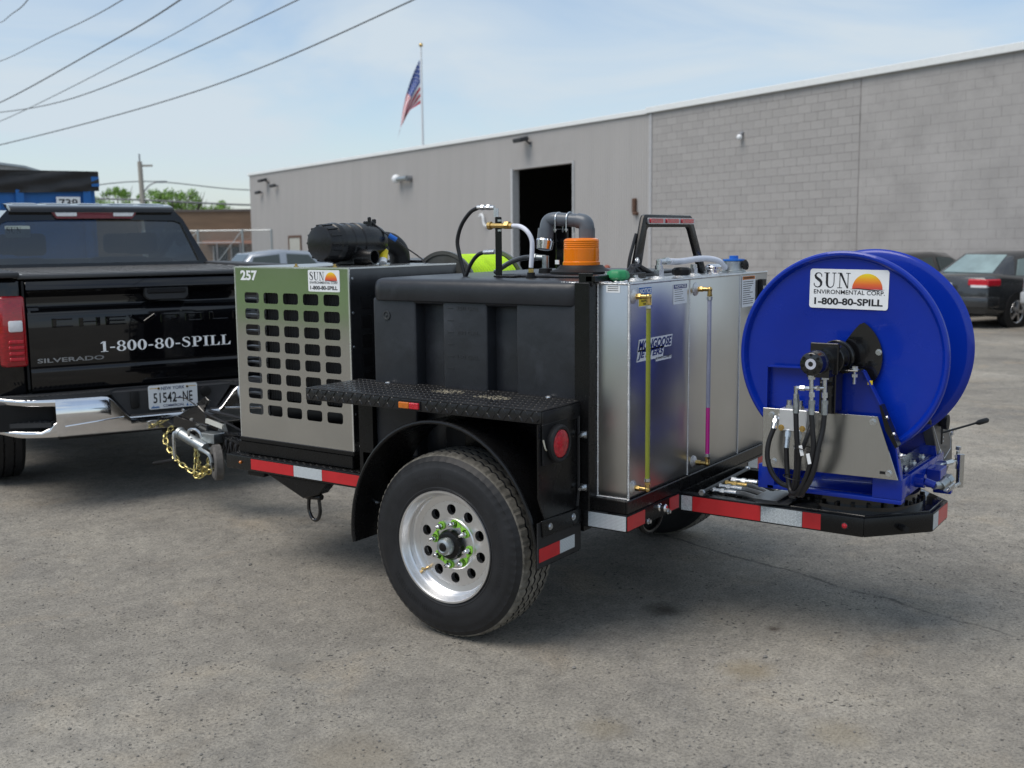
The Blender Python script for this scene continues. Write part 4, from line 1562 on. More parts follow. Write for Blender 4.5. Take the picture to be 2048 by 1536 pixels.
# cab: rear frame, roof, pillars, glass, seats
g = MB()
rear = [(-0.84, 1.345), (-0.66, 1.70), (-0.60, 1.765), (-0.3, 1.785), (0.3, 1.785), (0.60, 1.765), (0.66, 1.70), (0.84, 1.345)]
win = [(-0.765, 1.375), (-0.645, 1.672), (-0.60, 1.69), (-0.3, 1.695), (0.3, 1.695), (0.60, 1.69), (0.645, 1.672), (0.765, 1.375)]
n = 8


def yr(z):
    return 1.98 + (z - 1.345) * 0.16


vs = [(x, yr(z), z) for x, z in rear] + [(x, yr(z), z) for x, z in win] + [(x, yr(z) + 0.06, z) for x, z in win] + [(x * 0.99, 4.1 - (z - 1.345) * 1.6, z + 0.035 * (z > 1.6)) for x, z in rear]
fs = []
for i in range(7):
    fs += [(i, i + 1, n + i + 1, n + i), (n + i, n + i + 1, 2 * n + i + 1, 2 * n + i)]
fs += [(0, n, n + 7, 7), (n, 2 * n, 2 * n + 7, n + 7)]
for i in (1, 2, 3, 4, 5):
    fs.append((i, 3 * n + i, 3 * n + i + 1, i + 1))
g.add(vs, fs)
cb_ = g.build('cab', TP, tk, sharp=28)
g = MB()          # rear roof edge: rounded lip that catches the sky, with pressed ribs
lip = [(1.985, 1.752), (1.993, 1.771), (2.01, 1.786), (2.04, 1.797), (2.09, 1.806), (2.18, 1.815), (2.32, 1.823), (2.5, 1.828), (2.5, 1.76)]
g.prism(lip, 'x', -0.585, 0.585)
for k in range(5):
    x = -0.46 + k * 0.23
    g.prism([(2.1, 1.8), (2.16, 1.819), (2.3, 1.828), (2.5, 1.834), (2.5, 1.79)], 'x', x - 0.085, x + 0.085)
g.build1('roof_edge', TP, cb_, bevel=0.003, seg=2, sharp=40)
for s in (-1, 1):
    g = MB()
    A = [V(s * 0.655, yr(1.69) + 0.09, 1.70), V(s * 0.655, 3.3, 1.72), V(s * 0.835, 3.98, 1.36), V(s * 0.835, yr(1.36) + 0.09, 1.36)]
    g.add(A, [(0, 1, 2, 3)])
    g.build('side_window', TINT, cb_, flip=False)
g = MB()
g.add([(x, yr(z) + 0.03, z) for x, z in win], [list(range(8))])
g.build('rear_window', TINT, cb_, flip=False)
g = MB()
g.add([(-0.80, 4.08, 1.35), (0.80, 4.08, 1.35), (0.62, 3.42, 1.74), (-0.62, 3.42, 1.74)], [(0, 1, 2, 3)])
g.build('windscreen', CLRG, cb_, flip=False)
for s in (-1, 1):
    for y in (2.35, 3.2):
        g = MB()
        g.box(s * 0.42 - 0.25, s * 0.42 + 0.25, y, y + 0.16, 1.0, 1.40)
        se = g.build('seat', SEAT, tk, bevel=0.05, seg=3)
        MB().box(s * 0.42 - 0.125, s * 0.42 + 0.125, y + 0.02, y + 0.13, 1.43, 1.60).build('headrest', SEAT, se, bevel=0.04, seg=3)
MB().box(-0.8, 0.8, 3.75, 4.15, 1.2, 1.38).build('dashboard', BLACKM, tk, bevel=0.03)
g = MB()
g.prism([(-0.31, 1.768), (0.31, 1.768), (0.295, 1.735), (0.27, 1.705), (-0.27, 1.705), (-0.295, 1.735)], 'y', 2.0, 2.07)
bl = g.build('brake_light', pm('smoked_red', (0.2, 0.03, 0.045), 0.15, coat=0.7), tk, bevel=0.008, seg=2)
for s in (-1, 1):
    g = MB()
    g.prism([(s * 0.13, 1.752), (s * 0.285, 1.752), (s * 0.27, 1.722), (s * 0.13, 1.722)], 'y', 1.99, 2.02)
    g.build('cargo_lens', CLEARL, bl, bevel=0.004)
# stickers on the glass
g = MB()
g.rrect((-0.62, yr(1.6) + 0.036, 1.57), (1, 0, 0), (0, 0, 1), 0.17, 0.085, 0.01, 0.001)
g.cur = 1
g.text('SUN', (-0.61, yr(1.6) + 0.034, 1.6), (1, 0, 0), (0, 0, 1), 0.1, 0.045, 0.001, serif=True)
g.build('window_sticker', [pm('pale_sticker', (0.5, 0.55, 0.5), 0.5), INK], tk, flip=False)
# running gear
for s in (-1, 1):
    for y in (1.13, 4.86):
        g = MB()

        def zig(k, i, a, r):
            return (a + 0.006 * (1 if (i // 2) % 2 else -1), r) if r < 0.386 and abs(a) < 0.1 and r > 0.37 else (a, r)
        pr = [(-0.12, 0.24), (-0.137, 0.3), (-0.13, 0.36)]
        for gr in (-0.06, 0.0, 0.06):
            pr += [(gr - 0.045 if gr == -0.06 else gr - 0.02, 0.392), (gr - 0.006, 0.392), (gr - 0.005, 0.38), (gr + 0.005, 0.38), (gr + 0.006, 0.392)]
        pr += [(0.105, 0.39), (0.13, 0.36), (0.137, 0.3), (0.12, 0.24), (0.1, 0.22)]
        g.lathe(pr, (s * 0.865, y, 0.39), (s, 0, 0), 96, fn=zig)
        wo = g.build('wheel', RUBBER, tk, sharp=25)
        g = MB()
        g.lathe([(0.12, 0.24), (0.1, 0.225), (0.06, 0.2), (0.07, 0.1), (0.09, 0.08), (0.09, 0.0)], (s * 0.865, y, 0.39), (s, 0, 0), 32)
        g.build('rim', RIM, wo)
g = MB()
g.box(-0.5, -0.4, -0.02, 5.2, 0.42, 0.56)
g.box(0.4, 0.5, -0.02, 5.2, 0.42, 0.56)
g.cyl((-0.8, 1.13, 0.39), (0.8, 1.13, 0.39), 0.05, n=12)
g.sphere((0, 1.13, 0.39), 0.15)
g.box(-0.65, 0.65, 0.0, 0.08, 0.40, 0.47)
g.box(-0.3, 0.3, 1.5, 2.6, 0.35, 0.5)
g.tube([(0.55, 0.3, 0.42), (0.55, 1.0, 0.42), (0.4, 2.0, 0.4)], 0.04, sub=3)
g.build('chassis', BLACKM, tk)
g = MB()
g.box(-0.04, 0.04, -0.36, 0.05, 0.385, 0.45)
g.box(-0.055, 0.055, -0.06, 0.06, 0.375, 0.465)
hm = g.build('hitch_mount', BLACKM, tk, bevel=0.004)
g = MB(); g.cyl((0, -0.3, 0.45), (0, -0.3, 0.49), 0.018); g.sphere((0, -0.3, 0.505), 0.03)
g.build('ball', CHROME, hm)
# ---------------------------------------------------------------- sewer jetter trailer (x across, y towards the truck, z up)
tr = empty('jetter_trailer', (0, 0, 0))
tag(tr, 'black sewer jetting trailer with water tank, steel engine cover and blue hose reel', 'trailer')
SIDE_R, UPZ = (0, -1, 0), (0, 0, 1)       # reading directions on the left side
REAR_R = (1, 0, 0)


def sun_label(o, r, u, w_, h, parent):
    g = MB()
    g.rrect(o, r, u, w_, h, h * 0.07, 0.0012)
    o, r, u = V(o), V(r), V(u)
    nn = r.cross(u)
    o2 = o + nn * 0.0012
    g.cur = 1
    g.text('SUN', o2 + r * w_ * 0.05 + u * h * 0.52, r, u, w_ * 0.47, h * 0.39, 0.0006, serif=True)
    g.text('ENVIRONMENTAL CORP.', o2 + r * w_ * 0.055 + u * h * 0.365, r, u, w_ * 0.9, h * 0.11, 0.0006, 0.01)
    g.text('1-800-80-SPILL', o2 + r * w_ * 0.065 + u * h * 0.09, r, u, w_ * 0.87, h * 0.18, 0.0006, 0.032)
    g.cur = 2
    c = o2 + r * w_ * 0.735 + u * h * 0.51 + nn * 0.0006
    rx, ry = w_ * 0.19, h * 0.39
    b0 = len(g.v)
    pts = [(math.cos(R(a)), math.sin(R(a))) for a in range(0, 181, 10)]
    g.add([c + r * rx * a + u * ry * b_ for a, b_ in pts], [list(range(len(pts)))])
    for k, (a, b_) in enumerate(pts):
        g.uv[b0 + k] = (0.5, b_)
    g.cur = 1
    wv, wf = strip([(-1.12, -0.02), (-0.6, 0.03), (0, -0.02), (0.6, -0.06), (1.15, 0.0)], [0.01, 0.05, 0.06, 0.05, 0.01])
    g.add([c + r * rx * a + u * ry * b_ + nn * 0.0004 for a, b_ in wv], wf)
    return g.build('company_label', [WHITE, INK, SUNRISE], parent, flip=False, smooth=False)


def tape(parent, o, r, u, segs, h):
    """red / silver strips: segs = [(start, end, 'r' or 's')]"""
    for a, b_, c in segs:
        g = MB()
        o2, r2, u2 = V(o), V(r), V(u)
        g.rrect(o2 + r2 * a, r2, u2, b_ - a, h, 0.0015, 0.0015)
        g.build('reflective_tape', REDT if c == 'r' else SILVERT, parent, flip=False, smooth=False)


# --- main frame
g = MB()
g.box(0.28, 0.36, -0.565, 1.545, 0.452, 0.52)
g.box(1.60, 1.68, -0.565, 1.545, 0.452, 0.52)
g.box(0.28, 1.68, -0.644, -0.565, 0.452, 0.52)
g.box(0.36, 1.60, 1.465, 1.545, 0.452, 0.52)
for y in (-0.25, 0.25, 0.7, 1.1):
    g.box(0.36, 1.6, y, y + 0.05, 0.455, 0.515)
fm = g.build('frame', BLACK, tr, bevel=0.004, seg=2)
MB().box(0.365, 1.595, 0.62, 1.46, 0.514, 0.5235).build('deck', PLATE, tr)
g = MB()
random.seed(2)
for i in range(40):
    for j in range(2):
        x, y = 0.302 + j * 0.014, 0.66 + i * 0.021
        a = R(45 if (i + j) % 2 else -45)
        c, s = math.cos(a) * 0.008, math.sin(a) * 0.008
        g.add([(x - c, y - s, 0.5202), (x + s * .3, y - c * .3, 0.5202), (x + c, y + s, 0.5202), (x - s * .3, y + c * .3, 0.5202), (x, y, 0.5218)], [(0, 1, 4), (1, 2, 4), (2, 3, 4), (3, 0, 4)])
tag(g.build('deck_tread', PLATE, tr, flip=False, smooth=False), kind='stuff')
tape(fm, (0.28, 1.372, 0.462), SIDE_R, UPZ, [(0, 0.283, 'r'), (0.285, 0.463, 's'), (0.465, 0.70, 'r')], 0.05)
tape(fm, (0.28, -0.478, 0.458), SIDE_R, UPZ, [(0.002, 0.163, 's')], 0.056)
tape(fm, (0.285, -0.644, 0.458), REAR_R, UPZ, [(0.0, 0.138, 'r'), (0.347, 0.43, 'r'), (1.15, 1.262, 's'), (1.265, 1.385, 'r')], 0.054)
g = MB(); g.lathe([(0, 0.0075), (0.004, 0.0075), (0.008, 0.004), (0.009, 0)], (0.28, 1.445, 0.488), (-1, 0, 0), 14)
g.build('marker_light', AMBL, fm)
g = MB(); g.lathe([(0, 0.016), (0.006, 0.016), (0.01, 0.012), (0.028, 0.016), (0.034, 0.012), (0.036, 0)], (0.542, -0.644, 0.495), (0, -1, 0), 16)
g.build('chrome_plug', CHROME, fm)
g = MB(); g.bolt((0.45, -0.644, 0.46), (0, -1, 0), 0.008, 0.012); g.bolt((0.619, -0.644, 0.462), (0, -1, 0), 0.008, 0.012)
g.build('bolt', ZINC, fm)
g = MB(); g.tube([(0.478, -0.6, 0.47), (0.475, -0.6, 0.43), (0.51, -0.6, 0.4), (0.56, -0.6, 0.392), (0.62, -0.6, 0.41), (0.65, -0.6, 0.45), (0.652, -0.6, 0.47)], 0.011, n=10)
g.build('tie_down_ring', BLACK, fm)
# corner curb carrying the rear tank
g = MB()
g.box(0.285, 1.672, -0.643, -0.635, 0.52, 0.57)
g.box(0.285, 0.293, -0.635, -0.49, 0.52, 0.57)
g.box(0.293, 1.672, -0.635, -0.3, 0.52, 0.566)
g.build('tank_cradle', BLACK, tr, bevel=0.003)

# --- stabiliser bracket and ring under the front deck
g = MB()
g.prism([(1.29, 0.452), (0.885, 0.452), (0.945, 0.39), (1.045, 0.36)], 'x', 0.29, 0.355)
lb_ = g.build('stabiliser_bracket', BLACK, tr, bevel=0.004)
MB().box(0.3, 0.35, 1.31, 1.42, 0.425, 0.452).build('spacer', BLACK, lb_, bevel=0.003)
g = MB(); g.tube([(0.32, 1.035, 0.365), (0.32, 1.04, 0.31), (0.32, 1.025, 0.27), (0.32, 1.0, 0.258), (0.32, 0.978, 0.272), (0.32, 0.968, 0.31), (0.32, 0.975, 0.375)], 0.0085, n=10)
g.build('lashing_ring', BGLOSS, lb_)
MB().cyl((0.32, 0.955, 0.372), (0.32, 1.05, 0.365), 0.014, n=10).build('ring_bar', BLACK, lb_)

# --- engine enclosure
XB, Y0, Y1, Z0, Z1 = 0.325, 0.752, 1.479, 0.605, 1.414
g = MB()
NX, NZ = 5, 8
hx = [(0.811 + i * 0.1275, 0.907 + i * 0.1275) for i in range(NX)]
hz = [(1.2475 - k * 0.0752, 1.298 - k * 0.0752) for k in range(NZ)]
yb = [Y0] + [(hx[i][1] + hx[i + 1][0]) / 2 for i in range(NX - 1)] + [Y1]
zb_ = [Z1] + [(hz[k][0] + hz[k + 1][1]) / 2 for k in range(NZ - 1)] + [Z0]
for i in range(NX):
    for k in range(NZ):
        a0, a1 = hx[i]; c0, c1 = hz[k]
        b0, b1 = yb[i], yb[i + 1]; d1, d0 = zb_[k], zb_[k + 1]
        hole, outr = [], []
        rd = 0.013
        cs = [((a1 - rd, c1 - rd), 0, (b1, d1)), ((a0 + rd, c1 - rd), 90, (b0, d1)), ((a0 + rd, c0 + rd), 180, (b0, d0)), ((a1 - rd, c0 + rd), 270, (b1, d0))]
        for (cc, st_, oc) in cs:
            for q in range(5):
                t = R(st_ + q * 22.5)
                hole.append((cc[0] + rd * math.cos(t), cc[1] + rd * math.sin(t)))
                if q == 2: outr.append(oc)
                else:
                    # edge points level with the hole corner
                    if st_ in (0, 180):
                        outr.append((oc[0], hole[-1][1]) if q < 2 else (hole[-1][0], oc[1]))
                    else:
                        outr.append((hole[-1][0], oc[1]) if q < 2 else (oc[0], hole[-1][1]))
        n = 20
        vs = [(XB, a, c) for a, c in hole] + [(XB, a, c) for a, c in outr] + [(XB + 0.003, a, c) for a, c in hole]
        g.add(vs, [(j, (j + 1) % n, n + (j + 1) % n, n + j) for j in range(n)] + [(j, 2 * n + j, 2 * n + (j + 1) % n, (j + 1) % n) for j in range(n)])
en = g.build('engine_cover', STEEL, tr, flip=False, smooth=False)
g = MB()
g.box(XB, 1.09, Y0, Y1, Z1, Z1 + 0.003)
g.build('top_panel', STEEL2, en)
# rear face: stainless skirt at top and dark slotted panel below
g = MB()
g.box(XB + 0.004, 1.09, Y0 - 0.002, Y0, Z0, Z1 - 0.002)
g.build('rear_panel', pm('dark_stainless', (0.16, 0.165, 0.175), 0.2, 0.9, var=0.05), en)
g = MB()
for r_ in range(7):
    g.box(0.40, 0.46, Y0 - 0.004, Y0 - 0.0022, 1.235 - r_ * 0.085, 1.29 - r_ * 0.085)
g.build('rear_slot', BLACKM, en)
g = MB()
for z in (1.37, 1.22, 1.07, 0.92, 0.77):
    g.bolt((0.345, Y0 - 0.002, z), (0, -1, 0), 0.0045, 0.004)
g.build('panel_screw', ZINC, en)
EDGE = pm('bright_edge', (0.85, 0.85, 0.85), 0.25, 0.9, var=0.03)
g = MB()
g.box(XB - 0.002, XB + 0.004, Y0 - 0.004, Y0 + 0.004, Z0, Z1)
g.box(XB - 0.003, XB + 0.006, Y0, Y1, Z1 - 0.003, Z1 + 0.004)
g.box(XB - 0.002, XB + 0.003, Y1 - 0.003, Y1 + 0.002, Z0, Z1)
g.box(XB, 1.09, Y0 - 0.004, Y0 + 0.002, Z1 - 0.003, Z1 + 0.004)
g.build('edge_trim', EDGE, en)
g = MB()
g.box(0.75, 1.09, Y1 - 0.004, Y1, Z0, Z1)
g.box(1.085, 1.09, Y0, Y1, Z0, Z1)
g.build('far_panel', STEEL2, en)
g = MB()      # finned cooler behind the openings
fv = []
for i in range(66):
    y = 0.78 + i * 0.0085
    fv += [(0.385 + (0.006 if i % 2 else 0), y)]
for i in range(65):
    g.add([(fv[i][0], fv[i][1], 0.79), (fv[i + 1][0], fv[i + 1][1], 0.79), (fv[i + 1][0], fv[i + 1][1], 1.36), (fv[i][0], fv[i][1], 1.36)], [(0, 1, 2, 3)])
g.box(0.40, 0.45, 0.78, 1.34, 0.79, 1.36)
g.build('cooler', pm('cooler_black', (0.008, 0.008, 0.009), 0.45), en, smooth=False)
g = MB()
g.cyl((0.45, 0.78, 0.735), (0.45, 1.35, 0.735), 0.05, n=20)
g.box(0.40, 1.05, 0.78, 1.32, 0.62, 0.68)
g.build('engine_block', BLACKM, en)
g = MB()
g.box(0.42, 0.5, 1.38, 1.44, 0.7, 1.3)
for k in range(7):
    g.box(0.36, 0.40, 1.35, 1.46, 1.26 - k * 0.0752, 1.267 - k * 0.0752)
g.build('duct_shelf', pm('duct_grey', (0.1, 0.1, 0.105), 0.4, 0.5), en)
g = MB()
g.cur = 0
g.text('257', (XB - 0.0005, 1.438, 1.353), SIDE_R, UPZ, 0.112, 0.047, 0.0006, 0.035)
g.build('unit_number', WHITE, en, flip=False)
sun_label((XB - 0.0003, 0.996, 1.310), SIDE_R, UPZ, 0.191, 0.096, en)
g = MB()
for y in (1.1, 0.86):
    g.cyl((XB + 0.03, y, Z1 + 0.003), (XB + 0.03, y, Z1 + 0.018), 0.006, n=8)
    g.cyl((XB + 0.03, y, Z1 + 0.003), (XB + 0.03, y, Z1 + 0.008), 0.011, n=6)
g.build('top_bolt', BRASS, en)
g = MB()
g.box(0.322, 1.1, 0.748, 1.49, 0.583, 0.605)
g.box(0.326, 1.1, 0.762, 1.503, 0.5236, 0.583)
g.build('engine_base', BLACK, tr, bevel=0.003)
g = MB()
for z in (0.84, 0.64):
    g.cyl((0.30, 0.69, z), (0.33, 0.69, z), 0.006, n=8)
g.build('stud', ZINC, tr)

# --- air filter on top of the engine cover
FZ, FY = 1.522, 1.10
FB = pm('filter_plastic', (0.01, 0.01, 0.011), 0.26, bump=0.03, bscale=100)
g = MB()
g.lathe([(0.56, 0.0), (0.56, 0.075), (0.575, 0.092), (0.60, 0.096), (0.61, 0.088), (0.66, 0.09), (0.665, 0.094), (0.69, 0.094), (0.695, 0.09), (0.73, 0.09), (0.735, 0.095), (0.78, 0.095), (0.785, 0.09), (0.87, 0.09), (0.90, 0.08), (0.91, 0.055), (0.91, 0)], (0, FY, FZ), (1, 0, 0), 40)
af = g.build('air_filter', FB, tr)
g = MB()
g.lathe([(0.50, 0.0), (0.502, 0.06), (0.508, 0.078), (0.515, 0.082), (0.575, 0.087), (0.575, 0)], (0, FY, FZ), (1, 0, 0), 40)
for k in range(14):
    t = k * math.pi / 7
    dv = V(0, math.cos(t), math.sin(t))
    g.bar(V(0.512, FY, FZ) + dv * 0.083, V(0.573, FY, FZ) + dv * 0.088, 0.008, 0.007, up=dv)
g.build('end_cap', FB, af, sharp=25)
g = MB(); g.box(0.66, 0.75, FY - 0.07, FY + 0.07, Z1 + 0.004, Z1 + 0.04); g.build('mount', FB, af, bevel=0.004)
g = MB()
g.lathe([(0, 0.030), (0.06, 0.030), (0.06, 0.036), (0.0, 0.038), (-0.04, 0.038)], (0.695, 0.99, 1.455), (0.05, -1, 0), 24)
g.build('intake', FB, af)
g = MB()
g.cyl((0.905, FY, FZ), (0.925, FY, FZ), 0.056, n=28)
g.build('hose_clamp', ZINC, af)
g = MB()
g.tube([(0.89, FY, FZ), (0.95, FY - 0.005, FZ + 0.002), (1.01, FY - 0.01, FZ - 0.01), (1.06, FY - 0.01, FZ - 0.05), (1.07, FY - 0.01, FZ - 0.11)], 0.052, n=20)
g.build('elbow_hose', BLACKM, af)
g = MB()
g.cyl((0.895, FY - 0.06, 1.49), (0.845, FY - 0.09, 1.42), 0.02, n=16)
g.build('white_tube', WHITE, af)
g = MB(); g.cyl((0.888, FY - 0.064, 1.48), (0.858, FY - 0.082, 1.438), 0.0207, n=16); g.build('yellow_wrap', YEL, af)
g = MB(); g.cyl((0.90, FY - 0.058, 1.497), (0.89, FY - 0.063, 1.483), 0.0225, n=16); g.build('black_band', BLACKM, af)
g = MB(); g.box(0.83, 0.87, FY - 0.03, FY + 0.02, 1.6, 1.625); g.cyl((0.835, FY - 0.02, 1.62), (0.835, FY - 0.02, 1.645), 0.009); g.cyl((0.868, FY - 0.02, 1.61), (0.868, FY - 0.02, 1.635), 0.011)
g.build('restriction_gauge', FB, af, bevel=0.004)
g = MB(); g.tube([(0.85, FY - 0.03, 1.615), (0.88, FY - 0.09, 1.56), (0.91, FY - 0.12, 1.535), (0.94, FY - 0.15, 1.50), (1.0, FY - 0.22, 1.43), (1.03, FY - 0.25, 1.36)], 0.004, n=6)
g.build('cable', HOSE, af)
g = MB(); g.cyl((0.885, FY - 0.1, 1.555), (0.91, FY - 0.125, 1.533), 0.012, n=8); g.build('blue_connector', BLUED, af)

# --- small lime hose reel behind the cover
g = MB()
for x in (1.15, 1.58):
    g.lathe([(0, 0.05), (0, 0.13), (0.006, 0.135), (0.006, 0.185), (0.012, 0.19), (0.012, 0.208), (-0.004, 0.208), (-0.004, 0.05)], (x, 0.87, 1.268), (-1, 0, 0), 48)
sr = g.build('small_hose_reel', REELG, tr)
g = MB()
for k in range(16):
    g.lathe([(k * 0.0255 + 0.0127 + 0.0127 * math.cos(R(a)), 0.176 + 0.013 * math.sin(R(a))) for a in range(0, 361, 45)], (1.16, 0.87, 1.268), (1, 0, 0), 40)
g.build1('lime_hose', LIME, sr)
g = MB(); g.box(1.2, 1.55, 0.5, 0.9, 0.53, 1.08); g.box(1.1, 1.6, 1.0, 1.4, 0.53, 1.43); g.build('equipment_box', BLACK, tr, bevel=0.005)

# --- black water tank
g = MB()
g.box(0.368, 1.66, -0.42, 0.59, 0.60, 1.30)
for a, b_ in ((0.365, 0.598), (0.0, 0.222), (-0.425, -0.14)):
    g.box(0.303, 0.44, a, b_, 0.62, 1.295)
g.box(0.303, 0.4, -0.42, 0.59, 1.272, 1.296)
wt = g.build1('water_tank', POLY, tr, bevel=0.02, seg=3, sharp=60)
g = MB()
pl = []
for cx_, cy_, a0 in ((1.60, 0.54, 0), (0.365, 0.54, 90), (0.365, -0.368, 180), (1.60, -0.368, 270)):
    for k in range(6):
        t = R(a0 + 18 * k)
        pl.append((cx_, cy_, math.cos(t), math.sin(t)))
lay = [(1.283, 0.070), (1.288, 0.073), (1.34, 0.073), (1.358, 0.068), (1.369, 0.058), (1.375, 0.042), (1.377, 0.02)]
n = len(pl)
vs = [(c + a * r_, d + b_ * r_, z) for z, r_ in lay for c, d, a, b_ in pl]
fs = [(k * n + i, k * n + (i + 1) % n, (k + 1) * n + (i + 1) % n, (k + 1) * n + i) for k in range(len(lay) - 1) for i in range(n)]
fs += [list(range((len(lay) - 1) * n, len(lay) * n)), list(range(n - 1, -1, -1))]
g.add(vs, fs)
g.build('tank_shoulder', POLY, wt, sharp=70)
g = MB()
g.box(0.55, 1.4, -0.34, 0.10, 1.376, 1.39)
g.build('lid_panel', POLY, wt, bevel=0.008, seg=2)
MARK = pm('moulded_mark', (0.035, 0.038, 0.043), 0.4)
g = MB()
for z, s in ((1.253, '250 GAL'), (1.155, '200 GAL'), (1.057, '150 GAL')):
    g.text(s, (0.3025, 0.148, z), SIDE_R, UPZ, 0.112, 0.016, 0.0015)
for z in (1.26, 1.21, 1.162, 1.113, 1.064, 1.015):
    g.box(0.301, 0.304, 0.165, 0.195, z, z + 0.002)
g.build('level_mark', MARK, wt, flip=False)
g = MB(); g.lathe([(0, 0.02), (0.004, 0.02), (0.004, 0.014), (0.001, 0.012), (0.001, 0.006), (0.005, 0.004), (0.005, 0)], (0.303, 0.52, 1.22), (-1, 0, 0), 20)
g.build('moulded_boss', MARK, wt)
# fittings on the tank lid
g = MB()
g.bar((0.52, 0.09, 1.377), (0.52, 0.09, 1.625), 0.032, 0.008, up=(1, 0, 0))
g.box(0.5, 0.56, 0.0, 0.106, 1.378, 1.386)
vp_ = g.build('valve_post', BLACK, tr, bevel=0.003)
g = MB(); g.cyl((0.52, 0.125, 1.59), (0.52, 0.02, 1.588), 0.012, n=8); g.hexn((0.52, 0.055, 1.59), (0.52, 0.035, 1.59), 0.017); g.cyl((0.52, 0.125, 1.59), (0.52, 0.14, 1.59), 0.017, n=8)
g.build('brass_fitting', BRASS, vp_)
g = MB()
for z in (1.61, 1.57):
    g.box(0.508, 0.516, 0.07, 0.085, z - 0.004, z + 0.004)
g.cyl((0.52, 0.1, 1.625), (0.52, 0.1, 1.66), 0.011, n=8); g.cyl((0.52, 0.11, 1.663), (0.52, 0.195, 1.666), 0.009, n=8)
for y in (0.13, 0.16): g.hexn((0.52, y, 1.664), (0.52, y + 0.014, 1.665), 0.013)
g.cyl((0.52, 0.165, 1.48), (0.52, 0.11, 1.482), 0.01, n=8)
g.build('steel_fitting', ZINC, vp_)
g = MB(); g.tube([(0.55, 0.285, 1.37), (0.55, 0.318, 1.476), (0.548, 0.324, 1.533), (0.545, 0.298, 1.596), (0.535, 0.244, 1.647), (0.52, 0.188, 1.666)], 0.0085, n=10)
g.build('loop_hose', HOSE, vp_)
g = MB(); g.tube([(0.55, 0.284, 1.38), (0.55, 0.253, 1.435), (0.545, 0.213, 1.47), (0.53, 0.16, 1.482)], 0.0085, n=10)
g.build('short_hose', HOSE, vp_)
g = MB(); g.tube([(0.52, 0.02, 1.588), (0.51, -0.026, 1.584), (0.5, -0.066, 1.564), (0.5, -0.087, 1.531), (0.5, -0.089, 1.491), (0.5, -0.083, 1.42)], 0.0095, n=10)
g.build('white_hose', PVCW, vp_)
g = MB(); g.cyl((0.5, -0.083, 1.377), (0.5, -0.083, 1.4), 0.016, n=8); g.cyl((0.5, -0.083, 1.377), (0.5, -0.083, 1.386), 0.022, n=12)
hb_ = g.build('hose_barb', BLACKM, wt)
g = MB(); g.hexn((0.5, -0.083, 1.4), (0.5, -0.083, 1.415), 0.012); g.build('barb', BRASS, hb_)
g = MB(); g.tube([(0.72, 0.25, 1.39), (0.7, 0.177, 1.424), (0.7, 0.133, 1.442), (0.7, 0.081, 1.454), (0.7, 0.03, 1.456)], 0.011, n=10)
g.build('suction_hose', pm('clear_black_hose', (0.05, 0.055, 0.06), 0.2, coat=0.5), wt)
g = MB(); g.hexn((0.7, 0.045, 1.456), (0.7, 0.02, 1.456), 0.017); g.cyl((0.7, 0.03, 1.456), (0.7, -0.024, 1.454), 0.012); g.cyl((0.7, -0.024, 1.463), (0.7, -0.024, 1.41), 0.015)
g.build('elbow_fitting', GALV, wt)
g = MB(); g.lathe([(1.376, 0.045), (1.385, 0.045), (1.392, 0.03), (1.41, 0.028), (1.412, 0)], (0.7, -0.024, 0), (0, 0, 1), 20); g.build('tank_grommet', BLACKM, wt)
# overflow pipe on its post
g = MB(); g.bar((0.80, -0.045, 1.377), (0.80, -0.045, 1.575), 0.055, 0.02, up=(1, 0, 0)); g.build('pipe_post', BLACK, wt, bevel=0.003)
g = MB()
g.tube([(0.74, -0.002, 1.545), (0.745, -0.002, 1.585), (0.75, -0.01, 1.608), (0.75, -0.035, 1.615), (0.75, -0.06, 1.615)], 0.029, n=20)
g.cyl((0.75, -0.05, 1.615), (0.75, -0.175, 1.606), 0.028, n=20)
g.tube([(0.75, -0.155, 1.607), (0.75, -0.185, 1.6), (0.75, -0.195, 1.585), (0.75, -0.197, 1.56)], 0.032, n=20)
g.cyl((0.75, -0.197, 1.575), (0.75, -0.197, 1.41), 0.034, n=20)
g.cyl((0.74, -0.002, 1.575), (0.735, 0.0, 1.535), 0.034, n=20)
op = g.build('overflow_pipe', PVC, tr)
g = MB(); g.lathe([(0, 0.033), (0.01, 0.038), (0.045, 0.034), (0.05, 0.02), (0.05, 0)], (0.737, 0.0, 1.535), (-0.15, 0.05, -1), 20); g.build('outlet_cap', CHROME, op)
g = MB()
for y in (-0.06, -0.115):
    g.tube([(0.75 + 0.031 * math.cos(R(a)), y, 1.612 + 0.031 * math.sin(R(a))) for a in range(-20, 201, 20)], 0.003, n=6, sub=1)
    g.cyl((0.719, y, 1.605), (0.719, y, 1.56), 0.003, n=6); g.cyl((0.781, y, 1.605), (0.781, y, 1.56), 0.003, n=6)
    g.hexn((0.719, y, 1.566), (0.719, y, 1.574), 0.007)
g.build('u_bolt', ZINC, op)
